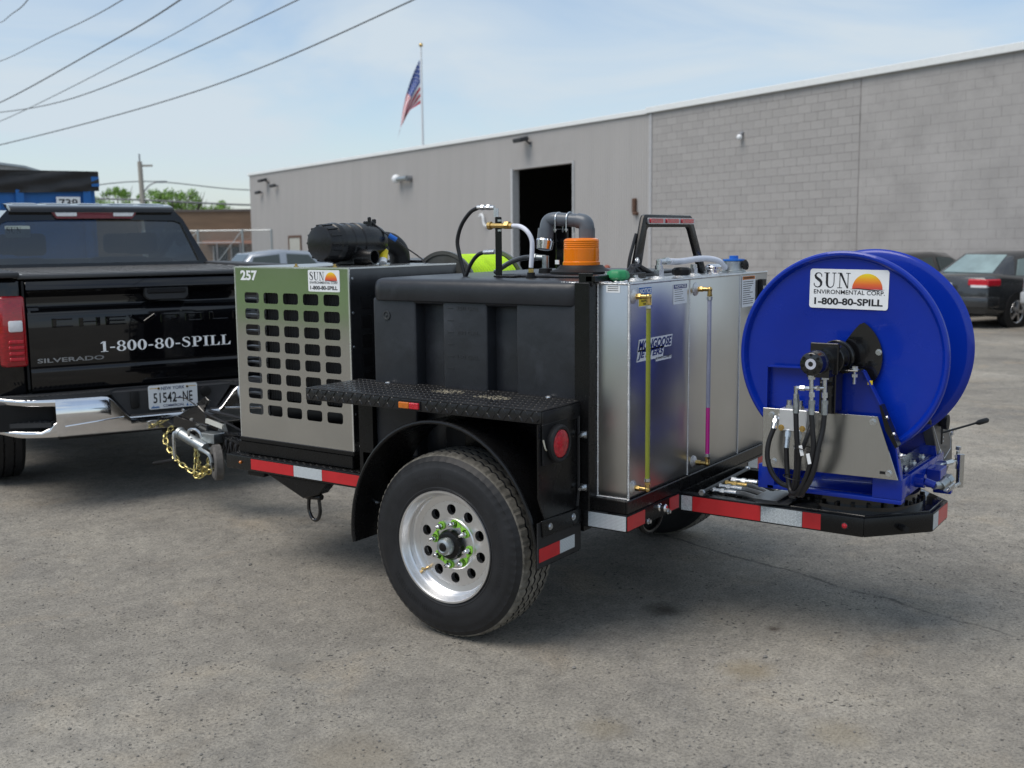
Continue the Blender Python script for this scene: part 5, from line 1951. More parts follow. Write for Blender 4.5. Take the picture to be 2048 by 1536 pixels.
# amber beacon
g = MB()
g.lathe([(1.392, 0.13), (1.40, 0.13), (1.412, 0.10), (1.425, 0.088), (1.428, 0)], (0.70, -0.20, 0), (0, 0, 1), 36)
bc = g.build('beacon', BLACKM, tr)
prof = [(1.426, 0.083), (1.44, 0.083), (1.443, 0.078)]
for k in range(9):
    z = 1.445 + k * 0.009
    prof += [(z, 0.078), (z + 0.004, 0.0795), (z + 0.0085, 0.078)]
prof += [(1.528, 0.076), (1.534, 0.068), (1.536, 0.0)]
prof = [(1.426, 0.077), (1.438, 0.077), (1.441, 0.0735), (1.49, 0.073)] + [(1.492 + 0.004 * q, 0.073 - 0.0012 * (q % 2)) for q in range(9)] + [(1.53, 0.0705), (1.535, 0.061), (1.536, 0.0)]
g = MB(); g.lathe(prof, (0.70, -0.20, 0), (0, 0, 1), 40)
g.build('amber_dome', pm('beacon_amber', (1.0, 0.24, 0.008), 0.2, var=0.04, coat=0.4, trans=0.15, ior=1.2), bc)
g = MB(); g.lathe([(1.432, 0.03), (1.46, 0.06), (1.47, 0.02), (1.5, 0.02), (1.505, 0.0)], (0.70, -0.20, 0), (0, 0, 1), 20); g.build('reflector', pm('beacon_core', (0.7, 0.68, 0.6), 0.3, 0.4), bc)
MB().box(0.62, 0.625, -0.14, -0.122, 1.43, 1.447).build('tag_sticker', WHITE, bc)

# --- fender, step and mud flap
g = MB()
cyy, czz, ry, rz = 0.008, 0.37, 0.447, 0.484
ang = [-9 + k * 6 for k in range(33)]
ip, op_ = [], []
for a in ang:
    c, s = math.cos(R(a)), math.sin(R(a))
    op_.append((cyy + c * ry, czz + s * rz if s > 0 else czz + s * 0.3))
    ip.append((cyy + c * (ry - 0.006), czz + s * (rz - 0.006) if s > 0 else czz + s * 0.3))
n = len(ang)
vs = [(x, y, z) for x, L_ in ((-0.012, op_), (0.28, op_), (0.28, ip), (-0.012, ip)) for y, z in L_]
fs = []
for i in range(n - 1):
    for k in range(4):
        a, b_ = k * n, ((k + 1) % 4) * n
        fs.append((a + i, a + i + 1, b_ + i + 1, b_ + i))
g.add(vs, fs)
g.tube([(-0.012, y, z) for y, z in op_], 0.008, n=8, sub=1)
fd_ = g.build('fender', BLACK, tr, sharp=40)
g = MB(); g.bolt((0.12, 0.442, 0.46), (0, -1, 0), 0.006, 0.008, 0.012); g.build('bolt', ZINC, fd_)
g = MB()      # inner wheel house plates
g.box(0.285, 0.3, -0.47, 0.1, 0.52, 0.93)
g.box(0.285, 0.3, 0.1, 0.66, 0.52, 0.62)
g.prism([(0.27, 0.885), (-0.02, 0.885), (-0.02, 0.62), (0.02, 0.53), (0.29, 0.53)], 'y', -0.452, -0.446)
g.box(0.285, 0.33, 0.60, 0.68, 0.5236, 0.9)
g.build('wheel_house', BLACK, tr)
g = MB()
g.box(0.0, 0.335, -0.452, 0.708, 0.929, 0.935)
g.box(0.0, 0.004, -0.452, 0.708, 0.885, 0.929)
g.box(0.004, 0.335, 0.704, 0.708, 0.885, 0.929)
g.box(0.004, 0.335, -0.456, -0.448, 0.872, 0.929)
sp = g.build('step', PLATE, tr, bevel=0.0025, seg=2)
g = MB()


def lug(g, c, a, b_, n_, l, w_, h):
    c, a, b_, n_ = V(c), V(a), V(b_), V(n_)
    g.add([c - a * l, c - a * l * .55 + b_ * w_, c + a * l * .55 + b_ * w_, c + a * l, c + a * l * .55 - b_ * w_, c - a * l * .55 - b_ * w_, c - a * l * .6 + n_ * h, c + a * l * .6 + n_ * h],
          [(0, 6, 1), (1, 6, 7, 2), (2, 7, 3), (3, 7, 4), (4, 7, 6, 5), (5, 6, 0)])


k = 0
for i in range(48):
    for j in range(13):
        x, y = 0.014 + j * 0.0248, -0.44 + i * 0.0240 + (0.012 if j % 2 else 0)
        if y > 0.7: continue
        sg = 1 if j % 2 else -1
        d1, d2 = V(0.72 * sg, 0.69, 0), V(0.69, -0.72 * sg, 0)
        lug(g, (x, y, 0.9352), d1, d2, (0, 0, 1), 0.0122, 0.0034, 0.0022)
for i in range(48):
    for j in range(2):
        y, z = -0.438 + i * 0.024, 0.898 + j * 0.0235
        if 0.09 < y < 0.215: continue
        sg = 1 if (i + j) % 2 else -1
        lug(g, (-0.0002, y, z), V(0, 0.6, 0.8 * sg), V(0, 0.8 * sg, -0.6), (-1, 0, 0), 0.0125, 0.0034, 0.0032)
tag(g.build('tread_lugs', PLATE, sp, flip=False, smooth=False), kind='stuff')
g = MB()
for y in (0.505, -0.302):
    g.lathe([(0, 0.013), (0.003, 0.012), (0.006, 0.007), (0.007, 0)], (0.283, y, 0.935), (0, 0, 1), 14)
g.build('carriage_bolt', ZINC, sp)
g = MB(); g.box(-0.012, 0.0, 0.148, 0.2, 0.893, 0.918)
ml = g.build('side_marker', AMBL, sp, bevel=0.003)
MB().box(-0.012, 0.0, 0.1, 0.1475, 0.893, 0.918).build('red_half', REDL, ml, bevel=0.003)
g = MB(); g.box(-0.004, 0.0, 0.095, 0.205, 0.888, 0.925); g.build('marker_base', BLACKM, ml)
# dusty boot prints
DUST = pm('dry_dust', (0.3, 0.27, 0.2), 0.95, var=0.4)
g = MB()
random.seed(8)
for (cy0, cx0) in ((0.12, 0.2), (-0.12, 0.17)):
    for k in range(130):
        a, r_ = random.uniform(0, 6.28), random.random() ** 0.7
        x, y = cx0 + math.cos(a) * r_ * 0.045, cy0 + math.sin(a) * r_ * 0.085
        q = random.uniform(0.0015, 0.0045)
        g.add([(x - q, y - q, 0.9358), (x + q, y - q * .6, 0.9358), (x + q * .7, y + q, 0.9358), (x - q, y + q * .8, 0.9358), (x, y, 0.9368)], [(0, 1, 4), (1, 2, 4), (2, 3, 4), (3, 0, 4)])
tag(g.build('dust', DUST, sp, flip=False, smooth=False), kind='stuff')
# tail light
g = MB(); g.box(0.0, 0.17, -0.458, -0.452, 0.735, 0.884); g.cyl((0.092, -0.452, 0.805), (0.092, -0.47, 0.805), 0.07, n=32)
tl = g.build('tail_light', BLACKM, tr, bevel=0.002)
g = MB(); g.lathe([(0.0, 0.068), (0.018, 0.068), (0.024, 0.062), (0.022, 0.054), (0.016, 0.052)], (0.092, -0.458, 0.805), (0, -1, 0), 36); g.build('rubber_grommet', RUBBER, tl)
g = MB(); g.lathe([(0.014, 0.053), (0.02, 0.05), (0.026, 0.03), (0.028, 0)], (0.092, -0.458, 0.805), (0, -1, 0), 32); g.build('red_lens', REDL, tl)
g = MB(); g.tube([(0.02, -0.46, 0.79), (0.005, -0.465, 0.80), (0.0, -0.46, 0.83)], 0.003, n=6); g.build('wire', pm('pale_wire', (0.5, 0.48, 0.4), 0.5), tl)
g = MB()
g.box(-0.025, 0.27, -0.452, -0.446, 0.365, 0.53)
mf = g.build('mud_flap', RUBBER, tr)
g = MB(); g.prism([(-0.01, 0.537), (0.245, 0.53), (0.272, 0.47), (-0.002, 0.475)], 'y', -0.459, -0.4525); g.build('clamp_bar', BLACK, mf, bevel=0.002)
g = MB()
for x in (0.045, 0.205): g.bolt((x, -0.459, 0.506), (0, -1, 0), 0.009, 0.006)
g.build('bolt', ZINC, mf)
tape(mf, (-0.02, -0.452, 0.385), REAR_R, UPZ, [(0, 0.138, 'r'), (0.14, 0.243, 's')], 0.05)
# upright behind the wheel, with studs and wiring
g = MB(); g.box(0.262, 0.34, -0.494, -0.43, 0.52, 1.375)
po_ = g.build('upright', BLACK, tr, bevel=0.003)
g = MB()
g.box(0.275, 0.68, -0.51, -0.47, 1.376, 1.40)
g.box(0.275, 0.285, -0.5, -0.44, 1.36, 1.41)
g.build('strap_bar', BLACK, tr, bevel=0.003)
g = MB()
for z in (0.81, 0.609):
    g.box(0.258, 0.262, -0.485, -0.455, z - 0.013, z + 0.013); g.cyl((0.262, -0.47, z), (0.225, -0.475, z), 0.0065, n=8); g.hexn((0.258, -0.471, z), (0.248, -0.472, z), 0.011)
g.build('stud', ZINC, po_)
g = MB(); g.tube([(0.25, -0.455, 0.88), (0.247, -0.456, 0.8), (0.25, -0.455, 0.7), (0.247, -0.456, 0.6), (0.24, -0.455, 0.54)], 0.006, n=7); g.build('wire_loom', HOSE, po_)
g = MB(); g.bolt((0.42, -0.51, 1.386), (0, -1, 0), 0.008, 0.006); g.bolt((0.40, -0.49, 1.4), (0, 0, 1), 0.008, 0.012); g.build('bolt', ZINC, po_)

# --- wheels
TN = 224


def wheel(cx, out):
    """out: -1 = outer face towards -x"""
    c = V(cx, 0, 0.366)
    d = V(out, 0, 0)
    g = MB()
    g.lathe([(-0.08, 0.205), (-0.1, 0.225), (-0.118, 0.265), (-0.12, 0.30), (-0.11, 0.335), (-0.096, 0.352)], c, d, 96, u=(0, 0, 1))
    g.lathe([(0.096, 0.352), (0.108, 0.338), (0.112, 0.334), (0.1125, 0.329), (0.118, 0.312), (0.1195, 0.308), (0.121, 0.29), (0.121, 0.272), (0.1215, 0.268), (0.119, 0.25), (0.116, 0.235), (0.117, 0.232), (0.112, 0.222), (0.1, 0.212), (0.09, 0.205)], c, d, 180, u=(0, 0, 1), fn=lambda k, i, a, r: (a - (0.003 if (k in (1, 2, 3) and i % 3 == 0) else 0), r))
    ty = g.build('wheel', RUBBER, tr, sharp=20)
    g = MB()
    pr = [(-0.096, 0.352), (-0.092, 0.358)]
    marks = {}
    for gc in (-0.056, -0.019, 0.019, 0.056):
        for a, r_, kd in ((-0.0052, 0.0, 'e'), (-0.0042, 0.008, 'b'), (0.0042, 0.008, 'b'), (0.0052, 0.0, 'e')):
            marks[len(pr)] = kd
            pr.append((gc + a, 0.366 - 0.02 * abs(gc + a) - r_ * 1.0))
        if gc < 0.05:
            pr.append((gc + 0.0185, 0.366 - 0.02 * abs(gc + 0.0185)))
    pr += [(0.092, 0.358), (0.096, 0.352)]

    def fn(k, i, a, r_):
        if k in marks:
            a += 0.0022 * (1, 1, -1, -1)[i % 4]
            if marks[k] == 'e' and i % 4 == 0: r_ -= 0.004
        elif k in (1, len(pr) - 2):
            if i % 3 == 0: r_ -= 0.004
        elif k in (0, len(pr) - 1):
            pass
        return a, r_
    g.lathe(pr, c, d, TN, u=(0, 0, 1), fn=fn)
    for q_, f_ in enumerate(g.f):
        if (f_[0] // TN) in [k_ for k_, kd_ in marks.items() if kd_ == 'b'] or ((f_[0] // TN) in marks and (f_[0] // TN + 1) in marks):
            g.mi[q_] = 1
    g.build('tread', [TREAD, RUBBER], ty, sharp=18)
    g = MB()      # raised serration and rings moulded in the sidewall
    for k in range(150):
        t = R(k * 2.4)
        if (k // 25) % 2: continue
        e_ = V(0, math.sin(t), math.cos(t))
        ta = V(0, math.cos(t), -math.sin(t))
        for ra_, rb_ in ((0.262, 0.285),):
            p0_, p1_ = c + d * 0.1212 + e_ * ra_, c + d * 0.1212 + e_ * rb_ + ta * 0.006
            g.bar(p0_, p1_, 0.0022, 0.0016, up=d)
    tag(g.build1('mould_rib', RUBBER, ty), kind='stuff')
    g = MB()      # rim barrel and lip
    g.lathe([(0.105, 0.214), (0.114, 0.2215), (0.119, 0.2195), (0.1185, 0.213), (0.11, 0.2075), (0.092, 0.203), (0.085, 0.197), (0.062, 0.194), (0.057, 0.19), (0.054, 0.168)], c, d, 96, u=(0, 0, 1))
    g.lathe([(0.054, 0.102), (0.058, 0.098), (0.06, 0.05)], c, d, 64, u=(0, 0, 1))
    g.lathe([(0.03, 0.168), (-0.09, 0.2)], c, d, 48, u=(0, 0, 1))
    M_, hr, hc, rr = 16, 0.033, 0.135, 0.0212
    hw = math.pi / 10
    dirs = [(1, 0), (1, .5), (1, 1), (.5, 1), (0, 1), (-.5, 1), (-1, 1), (-1, .5), (-1, 0), (-1, -.5), (-1, -1), (-.5, -1), (0, -1), (.5, -1), (1, -1), (1, -.5)]

    def pol(th, r_, a):
        return c + d * a + V(0, math.sin(th) * r_ * -out, math.cos(th) * r_)
    for k in range(10):
        th = k * math.pi / 5 + 0.05
        o1, o2, o3 = [], [], []
        for (a, b_) in dirs:
            l = math.hypot(a, b_)
            o1.append(pol(th + a / l * rr / hc, hc + b_ / l * rr, 0.0545))
            o2.append(pol(th + a * hw, hc + b_ * hr, 0.054))
            o3.append(pol(th + a / l * rr / hc * 0.97, hc + b_ / l * rr * 0.97, 0.034))
        g.add(o1 + o2 + o3, [(j, (j + 1) % M_, M_ + (j + 1) % M_, M_ + j) for j in range(M_)] + [(j, 2 * M_ + j, 2 * M_ + (j + 1) % M_, (j + 1) % M_) for j in range(M_)])
    g.build('rim', RIM, ty, sharp=28)
    g = MB(); g.lathe([(0.02, 0.165), (0.02, 0.04), (0.06, 0.06), (0.075, 0.06), (0.088, 0.052), (0.092, 0.04), (0.092, 0.0)], c, d, 32); g.build('hub', BLACK, ty)
    g = MB(); g.lathe([(0.09, 0.034), (0.112, 0.034), (0.12, 0.03), (0.124, 0.02), (0.122, 0.016)], c, d, 28); g.build('hub_cap', GALV, ty)
    g = MB(); g.lathe([(0.121, 0.017), (0.126, 0.014), (0.128, 0.0)], c, d, 20); g.build('cap_plug', BLACK, ty)
    if out > 0: return
    for k in range(8):
        th = R(-8 + k * 45)
        q = pol(th, 0.0835, 0.058)
        g = MB(); g.hexn(q, q + d * 0.022, 0.0105); g.lathe([(0.022, 0.0105), (0.03, 0.008), (0.032, 0)], q, d, 12); g.cyl(q, q + d * 0.045, 0.0055, n=8)
        nu_ = g.build('lug_nut', CHROME, ty)
        g = MB()
        g.lathe([(0.002, 0.011), (0.002, 0.0165), (0.007, 0.0165), (0.007, 0.011)], q, d, 16)
        sg = 1 if k % 2 else -1
        e = V(0, math.cos(th) * -out, -math.sin(th)) * sg
        ra = V(0, math.sin(th) * -out, math.cos(th))
        pts = [q + e * 0.008 + ra * 0.015, q + e * 0.036 - ra * 0.004, q + e * 0.008 - ra * 0.015]
        g.add([p_ + d * 0.002 for p_ in pts] + [p_ + d * 0.007 for p_ in pts], [(0, 2, 1), (3, 4, 5), (0, 1, 4, 3), (1, 2, 5, 4), (2, 0, 3, 5)])
        g.build('nut_indicator', LIMEP, nu_)
    q = c + V(0, 0.14, -0.125) + d * 0.062
    g = MB(); g.cyl(q, q + d * 0.028 + V(0, -0.012, 0.012), 0.006, n=8); g.build('valve_stem', BRASS, ty)


wheel(0.1185, -1)
wheel(1.84, 1)
g = MB(); g.box(0.2, 1.8, -0.03, 0.03, 0.34, 0.40); g.box(0.38, 0.44, -0.4, 0.4, 0.40, 0.45); g.box(1.52, 1.58, -0.4, 0.4, 0.40, 0.45)
g.build('axle', BLACK, tr)
# --- aluminium fluid tank across the rear
TX0, TX1, TY0, TY1, TZ0, TZ1 = 0.32, 1.66, -0.628, -0.34, 0.568, 1.370
g = MB(); g.box(TX0, TX1, TY0, TY1, TZ0, TZ1)
ft = g.build('fluid_tank', ALU, tr, bevel=0.002, seg=2)


def weld(p0, p1, r=0.0042, step=0.006):
    g = MB()
    p0, p1 = V(p0), V(p1)
    d = p1 - p0
    n = int(d.length / step)
    pts = [p0 + d * (i / n) for i in range(n + 1)]
    random.seed(n)
    pr = [(i / n * d.length, r * (0.75 if i % 2 else 1.1) * random.uniform(0.9, 1.15)) for i in range(n + 1)]
    g.lathe(pr, p0, d, 8)
    return g.build('weld_bead', WELD, ft, sharp=60)


weld((TX0, TY0, TZ0), (TX0, TY0, TZ1), 0.006)
weld((0.827, TY0, TZ0), (0.827, TY0, TZ1))
weld((1.343, TY0, TZ0), (1.343, TY0, TZ1))
weld((TX0, TY0, TZ1), (TX1, TY0, TZ1), 0.0045)
weld((TX0, TY0, TZ1), (TX0, TY1, TZ1), 0.0045)
weld((TX0, TY0, TZ0), (TX0, TY1, TZ0), 0.004)
weld((TX0, -0.497, TZ0), (TX0, -0.497, TZ1), 0.004)


def gauge(x, zt, zb, level, liquid, empty_m):
    """sight tube with brass elbows top and bottom"""
    root = MB()
    for z in (zt, zb):
        root.lathe([(0, 0.027), (0.003, 0.027), (0.006, 0.02), (0.013, 0.012), (0.016, 0.0)], (x, TY0, z), (0, -1, 0), 28)
    sg_ = root.build('sight_gauge', WELD, tr)
    g = MB()
    for z, s in ((zt, -1), (zb, 1)):
        g.hexn((x, TY0 - 0.012, z), (x, TY0 - 0.032, z), 0.0115)
        g.cyl((x, TY0 - 0.03, z), (x, TY0 - 0.062, z), 0.0085, n=12)
        g.sphere((x, TY0 - 0.062, z), 0.011, 12)
        g.cyl((x, TY0 - 0.062, z), (x, TY0 - 0.062, z + s * 0.022), 0.009, n=12)
        g.hexn((x, TY0 - 0.062, z + s * 0.02), (x, TY0 - 0.062, z + s * 0.028), 0.0115)
    g.build('brass_elbow', BRASS, sg_)
    g = MB()
    for z in (zt - 0.036, zb + 0.036):
        g.cyl((x, TY0 - 0.062, z - 0.006), (x, TY0 - 0.062, z + 0.006), 0.0118, n=16)
        g.box(x + 0.008, x + 0.02, TY0 - 0.066, TY0 - 0.058, z - 0.004, z + 0.004)
    g.build('hose_clamp', ZINC, sg_)
    g = MB(); g.cyl((x, TY0 - 0.062, zb + 0.03), (x, TY0 - 0.062, level), 0.0088, n=16); g.build('liquid', liquid, sg_)
    g = MB(); g.cyl((x, TY0 - 0.062, level), (x, TY0 - 0.062, zt - 0.03), 0.0088, n=16); g.build('clear_tube', empty_m, sg_)


gauge(0.353, 1.324, 0.610, 1.265, pm('yellow_diesel', (0.36, 0.4, 0.05), 0.12, var=0.05, coat=0.8, trans=0.45, ior=1.3), pm('amber_tube', (0.4, 0.38, 0.12), 0.12, coat=0.8, trans=0.5, ior=1.2))
gauge(0.884, 1.326, 0.611, 0.845, pm('pink_coolant', (0.6, 0.015, 0.3), 0.15, var=0.05, coat=0.8), pm('blue_clear_tube', (0.45, 0.47, 0.62), 0.15, coat=0.8, trans=0.35, ior=1.2))
# stickers
def note(x, z, w_, h, top, topm, title, rows, body=WHITE):
    g = MB()
    g.rrect((x, TY0 - 0.0008, z), REAR_R, UPZ, w_, h, 0.004, 0.001)
    g.cur = 1
    g.quad((x + w_ * 0.03, TY0 - 0.0018, z + h * (1 - top)), REAR_R, UPZ, w_ * 0.94, h * top * 0.92, 0.0003)
    if title:
        g.cur = 2 if topm is not ORANGE else 3
        g.text(title, (x + w_ * 0.1, TY0 - 0.0022, z + h * (1 - top * 0.82)), REAR_R, UPZ, w_ * 0.8, h * top * 0.62, 0.0005, 0.03)
    g.cur = 3
    random.seed(int(x * 1000))
    zz = z + h * (1 - top) - h * 0.08
    while zz > z + h * 0.06:
        g.quad((x + w_ * 0.08, TY0 - 0.0018, zz), REAR_R, UPZ, w_ * random.uniform(0.5, 0.84), h * 0.022, 0.0003)
        zz -= h * rows
    g.build('sticker', [body, topm, WHITE, INK], ft, flip=False, smooth=False)


g = MB()
g.rrect((0.388, TY0 - 0.0008, 1.282), REAR_R, UPZ, 0.108, 0.074, 0.003, 0.001)
g.cur = 1; g.quad((0.391, TY0 - 0.0018, 1.327), REAR_R, UPZ, 0.102, 0.026, 0.0003)
g.cur = 2; g.quad((0.391, TY0 - 0.0018, 1.2845), REAR_R, UPZ, 0.102, 0.040, 0.0003)
g.cur = 0; g.text('NOTICE', (0.396, TY0 - 0.0024, 1.331), REAR_R, UPZ, 0.093, 0.018, 0.0005, 0.03)
g.cur = 3
g.text('ULTRA LOW', (0.42, TY0 - 0.0024, 1.313), REAR_R, UPZ, 0.06, 0.008, 0.0005, 0.03)
g.text('SULFUR DIESEL', (0.41, TY0 - 0.0024, 1.3), REAR_R, UPZ, 0.077, 0.008, 0.0005, 0.03)
g.text('FUEL ONLY', (0.425, TY0 - 0.0024, 1.288), REAR_R, UPZ, 0.055, 0.008, 0.0005, 0.03)
g.build('notice_sticker', [WHITE, SBLUE, YEL, INK], ft, flip=False, smooth=False)
note(0.678, 1.275, 0.124, 0.078, 0.22, NAVY, 'NOTICE', 0.11)
note(1.36, 1.222, 0.152, 0.138, 0.12, ORANGE, 'WARNING', 0.07)
g = MB(); g.rrect((0.3196, -0.533, 1.338), SIDE_R, UPZ, 0.058, 0.026, 0.002, 0.001); g.cur = 1
for k in range(3):
    g.quad((0.3186, -0.54, 1.344 + k * 0.007), SIDE_R, UPZ, 0.044, 0.0024, 0.0003)
g.build('side_sticker', [WHITE, INK], ft, flip=False, smooth=False)
g = MB()
for z, s, x, w_, h in ((1.120, 'MONGOOSE', 0.392, 0.276, 0.036), (1.083, 'JETTERS', 0.385, 0.212, 0.034)):
    g.cur = 0
    g.add([(x - 0.008, TY0 - 0.001, z - 0.005), (x + w_ - 0.004, TY0 - 0.001, z - 0.005), (x + w_ + 0.008, TY0 - 0.001, z + h + 0.005), (x + 0.004, TY0 - 0.001, z + h + 0.005)], [(0, 1, 2, 3)])
    g.cur = 1
    g.text(s, (x, TY0 - 0.0014, z), REAR_R, UPZ, w_, h, 0.0006, 0.03, 0.28)
g.cur = 0
g.quad((0.533, TY0 - 0.001, 1.066), REAR_R, UPZ, 0.134, 0.014, 0)
g.cur = 2
g.text('by SEWER EQUIPMENT', (0.536, TY0 - 0.0014, 1.0705), REAR_R, UPZ, 0.128, 0.011, 0.0006, 0.005, 0.2)
g.build('maker_decal', [pm('decal_white', (0.78, 0.8, 0.83), 0.4, var=0.02), NAVY, INK], ft, flip=False, smooth=False)
g = MB(); g.box(1.552, 1.60, TY0 - 0.02, TY0, 1.18, 1.34); lg_ = g.build('level_window', BLACKM, ft, bevel=0.003)
g = MB(); g.box(1.565, 1.572, TY0 - 0.022, TY0 - 0.018, 1.2, 1.31); g.box(1.58, 1.587, TY0 - 0.022, TY0 - 0.018, 1.2, 1.31); g.build('window_glass', WHITE, lg_)
# caps and fittings on top
ZT = TZ1
g = MB(); g.lathe([(0, 0.036), (0.006, 0.036), (0.014, 0.03), (0.014, 0)], (0.415, -0.53, ZT), (0, 0, 1), 24); cp = g.build('fuel_cap', CHROME, ft)


def lobed(k, i, a, r):
    return a, r * (1 + (0.05 if (i // 3) % 2 else -0.02)) if k < 4 else r


g = MB(); g.lathe([(0.012, 0.034), (0.02, 0.041), (0.034, 0.04), (0.043, 0.034), (0.048, 0.022), (0.049, 0.0)], (0.415, -0.53, ZT), (0, 0, 1), 48, fn=lobed); g.build('green_knob', GREENC, cp)
for x, h, r_ in ((0.546, 0.024, 0.016), (0.75, 0.055, 0.022), (1.074, 0.05, 0.018)):
    g = MB(); g.lathe([(0, r_ * 2), (0.004, r_ * 2), (0.012, r_ * 1.1), (0.013, 0)], (x, -0.53, ZT), (0, 0, 1), 24); fo = g.build('fitting', WELD, ft)
    g = MB(); g.hexn((x, -0.53, ZT + 0.01), (x, -0.53, ZT + h * 0.7), r_); g.cyl((x, -0.53, ZT + h * 0.6), (x, -0.53, ZT + h), r_ * 0.75, n=14); g.build('nut', ZINC, fo)
g = MB(); g.cyl((0.75, -0.53, ZT + 0.05), (0.75, -0.53, ZT + 0.075), 0.012, n=10); g.cyl((0.745, -0.53, ZT + 0.07), (0.86, -0.53, ZT + 0.068), 0.011, n=10); g.hexn((0.80, -0.53, ZT + 0.07), (0.825, -0.53, ZT + 0.07), 0.016); g.build('hose_elbow', ZINC, ft)
g = MB(); g.tube([(0.84, -0.53, ZT + 0.068), (0.95, -0.51, ZT + 0.064), (1.1, -0.48, ZT + 0.064), (1.25, -0.46, ZT + 0.068), (1.38, -0.46, ZT + 0.066), (1.47, -0.47, ZT + 0.052), (1.52, -0.48, ZT + 0.02)], 0.0135, n=12); g.build('white_hose', PVCW, ft)
g = MB(); g.lathe([(0, 0.036), (0.005, 0.036), (0.012, 0.03)], (0.955, -0.53, ZT), (0, 0, 1), 24); bf = g.build('filler_neck', WELD, ft)
g = MB(); g.lathe([(0.01, 0.034), (0.018, 0.038), (0.032, 0.037), (0.04, 0.028), (0.042, 0)], (0.955, -0.53, ZT), (0, 0, 1), 48, fn=lobed); g.build('black_knob', BLACKM, bf)
g = MB(); g.lathe([(0, 0.028), (0.02, 0.028), (0.024, 0.036), (0.034, 0.036), (0.042, 0.03), (0.046, 0.02), (0.046, 0)], (1.275, -0.53, ZT), (0, 0, 1), 28); g.build('chrome_cap', CHROME, ft)
g = MB(); g.lathe([(0, 0.055), (0.008, 0.055), (0.01, 0.049), (0.05, 0.049), (0.055, 0.0)], (1.57, -0.50, ZT), (0, 0, 1), 32); qc = g.build('coupling', GALV, ft)
g = MB(); g.lathe([(0.052, 0.05), (0.06, 0.05), (0.062, 0.021), (0.076, 0.02), (0.076, 0)], (1.57, -0.50, ZT), (0, 0, 1), 28); g.build('blue_cap', BLUED, qc)
g = MB(); g.tube([(1.555, -0.555, ZT + 0.05), (1.555, -0.565, ZT + 0.035), (1.56, -0.56, ZT + 0.018)], 0.014, n=10, sub=3); g.build('cam_lever', BLACKM, qc)
# light hoop behind the tank
g = MB()
hy = -0.42
g.prism([(0.735, 1.376), (0.825, 1.612), (0.835, 1.625), (0.85, 1.629), (1.27, 1.628), (1.285, 1.622), (1.295, 1.61), (1.445, 1.376), (1.385, 1.376), (1.265, 1.565), (1.255, 1.574), (1.245, 1.577), (0.88, 1.577), (0.868, 1.574), (0.86, 1.565), (0.80, 1.376)], 'y', hy, hy + 0.018)
ho = g.build('light_hoop', BLACK, tr, bevel=0.003, seg=2)
g = MB(); g.rrect((0.855, hy - 0.0002, 1.59), REAR_R, UPZ, 0.445, 0.026, 0.008, 0.006); g.build('light_bar_trim', pm('trim_silver', (0.5, 0.5, 0.52), 0.3, 0.6), ho, flip=False)
for k in range(3):
    g = MB(); g.rrect((0.868 + k * 0.148, hy - 0.006, 1.594), REAR_R, UPZ, 0.115, 0.018, 0.004, 0.006); g.build('marker_light', REDL, ho, flip=False)
g = MB(); g.bolt((0.772, hy, 1.44), (0, -1, 0), 0.011, 0.006); g.build('bolt', ZINC, ho)
g = MB()
random.seed(5)
for k in range(7):
    y0 = -0.46 + random.uniform(-.02, .03)
    g.tube([(0.62 + random.uniform(-.02, .05), y0, 1.385), (0.68 + random.uniform(-.02, .02), y0 + 0.01, 1.405 + random.uniform(0, .02)), (0.74 + random.uniform(-.02, .02), y0, 1.39 + random.uniform(0, .025)), (0.8 + random.uniform(-.01, .05), y0, 1.385)], 0.008, n=7)
g.tube([(0.735, -0.40, 1.38), (0.745, -0.398, 1.44), (0.775, -0.398, 1.5), (0.80, -0.4, 1.55)], 0.007, n=7)
g.build('wire_bundle', HOSE, ho)

# --- rear platform carrying the reel
PX0, PX1 = 0.737, 1.35
pp = [(PX0, -0.644), (PX0, -1.378), (0.95, -1.57), (1.18, -1.57), (PX1, -1.42), (PX1, -0.644)]
g = MB()
n = len(pp)
inn = [(PX0 + 0.05, -0.644), (PX0 + 0.05, -1.36), (0.97, -1.52), (1.16, -1.52), (PX1 - 0.05, -1.40), (PX1 - 0.05, -0.644)]
for a, b_, c, d in ((pp[i], pp[i + 1], inn[i + 1], inn[i]) for i in range(n - 1)):
    g.prism([a, b_, c, d], 'z', 0.438, 0.51)
pl_ = g.build('rear_platform', BLACK, tr, bevel=0.0035, seg=2)
g = MB(); g.prism([(PX0 + 0.02, -0.96), (PX0 + 0.02, -1.375), (0.955, -1.555), (1.175, -1.555), (PX1 - 0.02, -1.41), (PX1 - 0.02, -0.96)], 'z', 0.505, 0.516); g.build('turntable_plate', BGLOSS, pl_, bevel=0.002)
g = MB(); g.box(PX0 + 0.05, PX1 - 0.05, -0.97, -0.66, 0.44, 0.446); g.build('floor_tray', BLACKM, pl_)
g = MB(); g.obox((0.81, -1.0, 0.526), (0.075, 0.0, 0), (0.0, 0.05, 0), (0, 0.004, 0.005)); g.prism([(0.70, -0.97), (0.745, -1.09), (0.96, -1.09), (0.93, -0.965)], 'z', 0.519, 0.524); g.build('cover_flap', pm('satin_black_flap', (0.03, 0.032, 0.036), 0.22), pl_)
g = MB(); g.cyl((0.743, -0.735, 0.525), (1.224, -0.722, 0.525), 0.009, n=8); g.build('cross_rod', BLACK, pl_)
g = MB(); g.sphere((1.235, -0.722, 0.527), 0.013); g.cyl((0.73, -0.735, 0.525), (0.745, -0.735, 0.525), 0.012, n=6); g.build('rod_nut', ZINC, pl_)
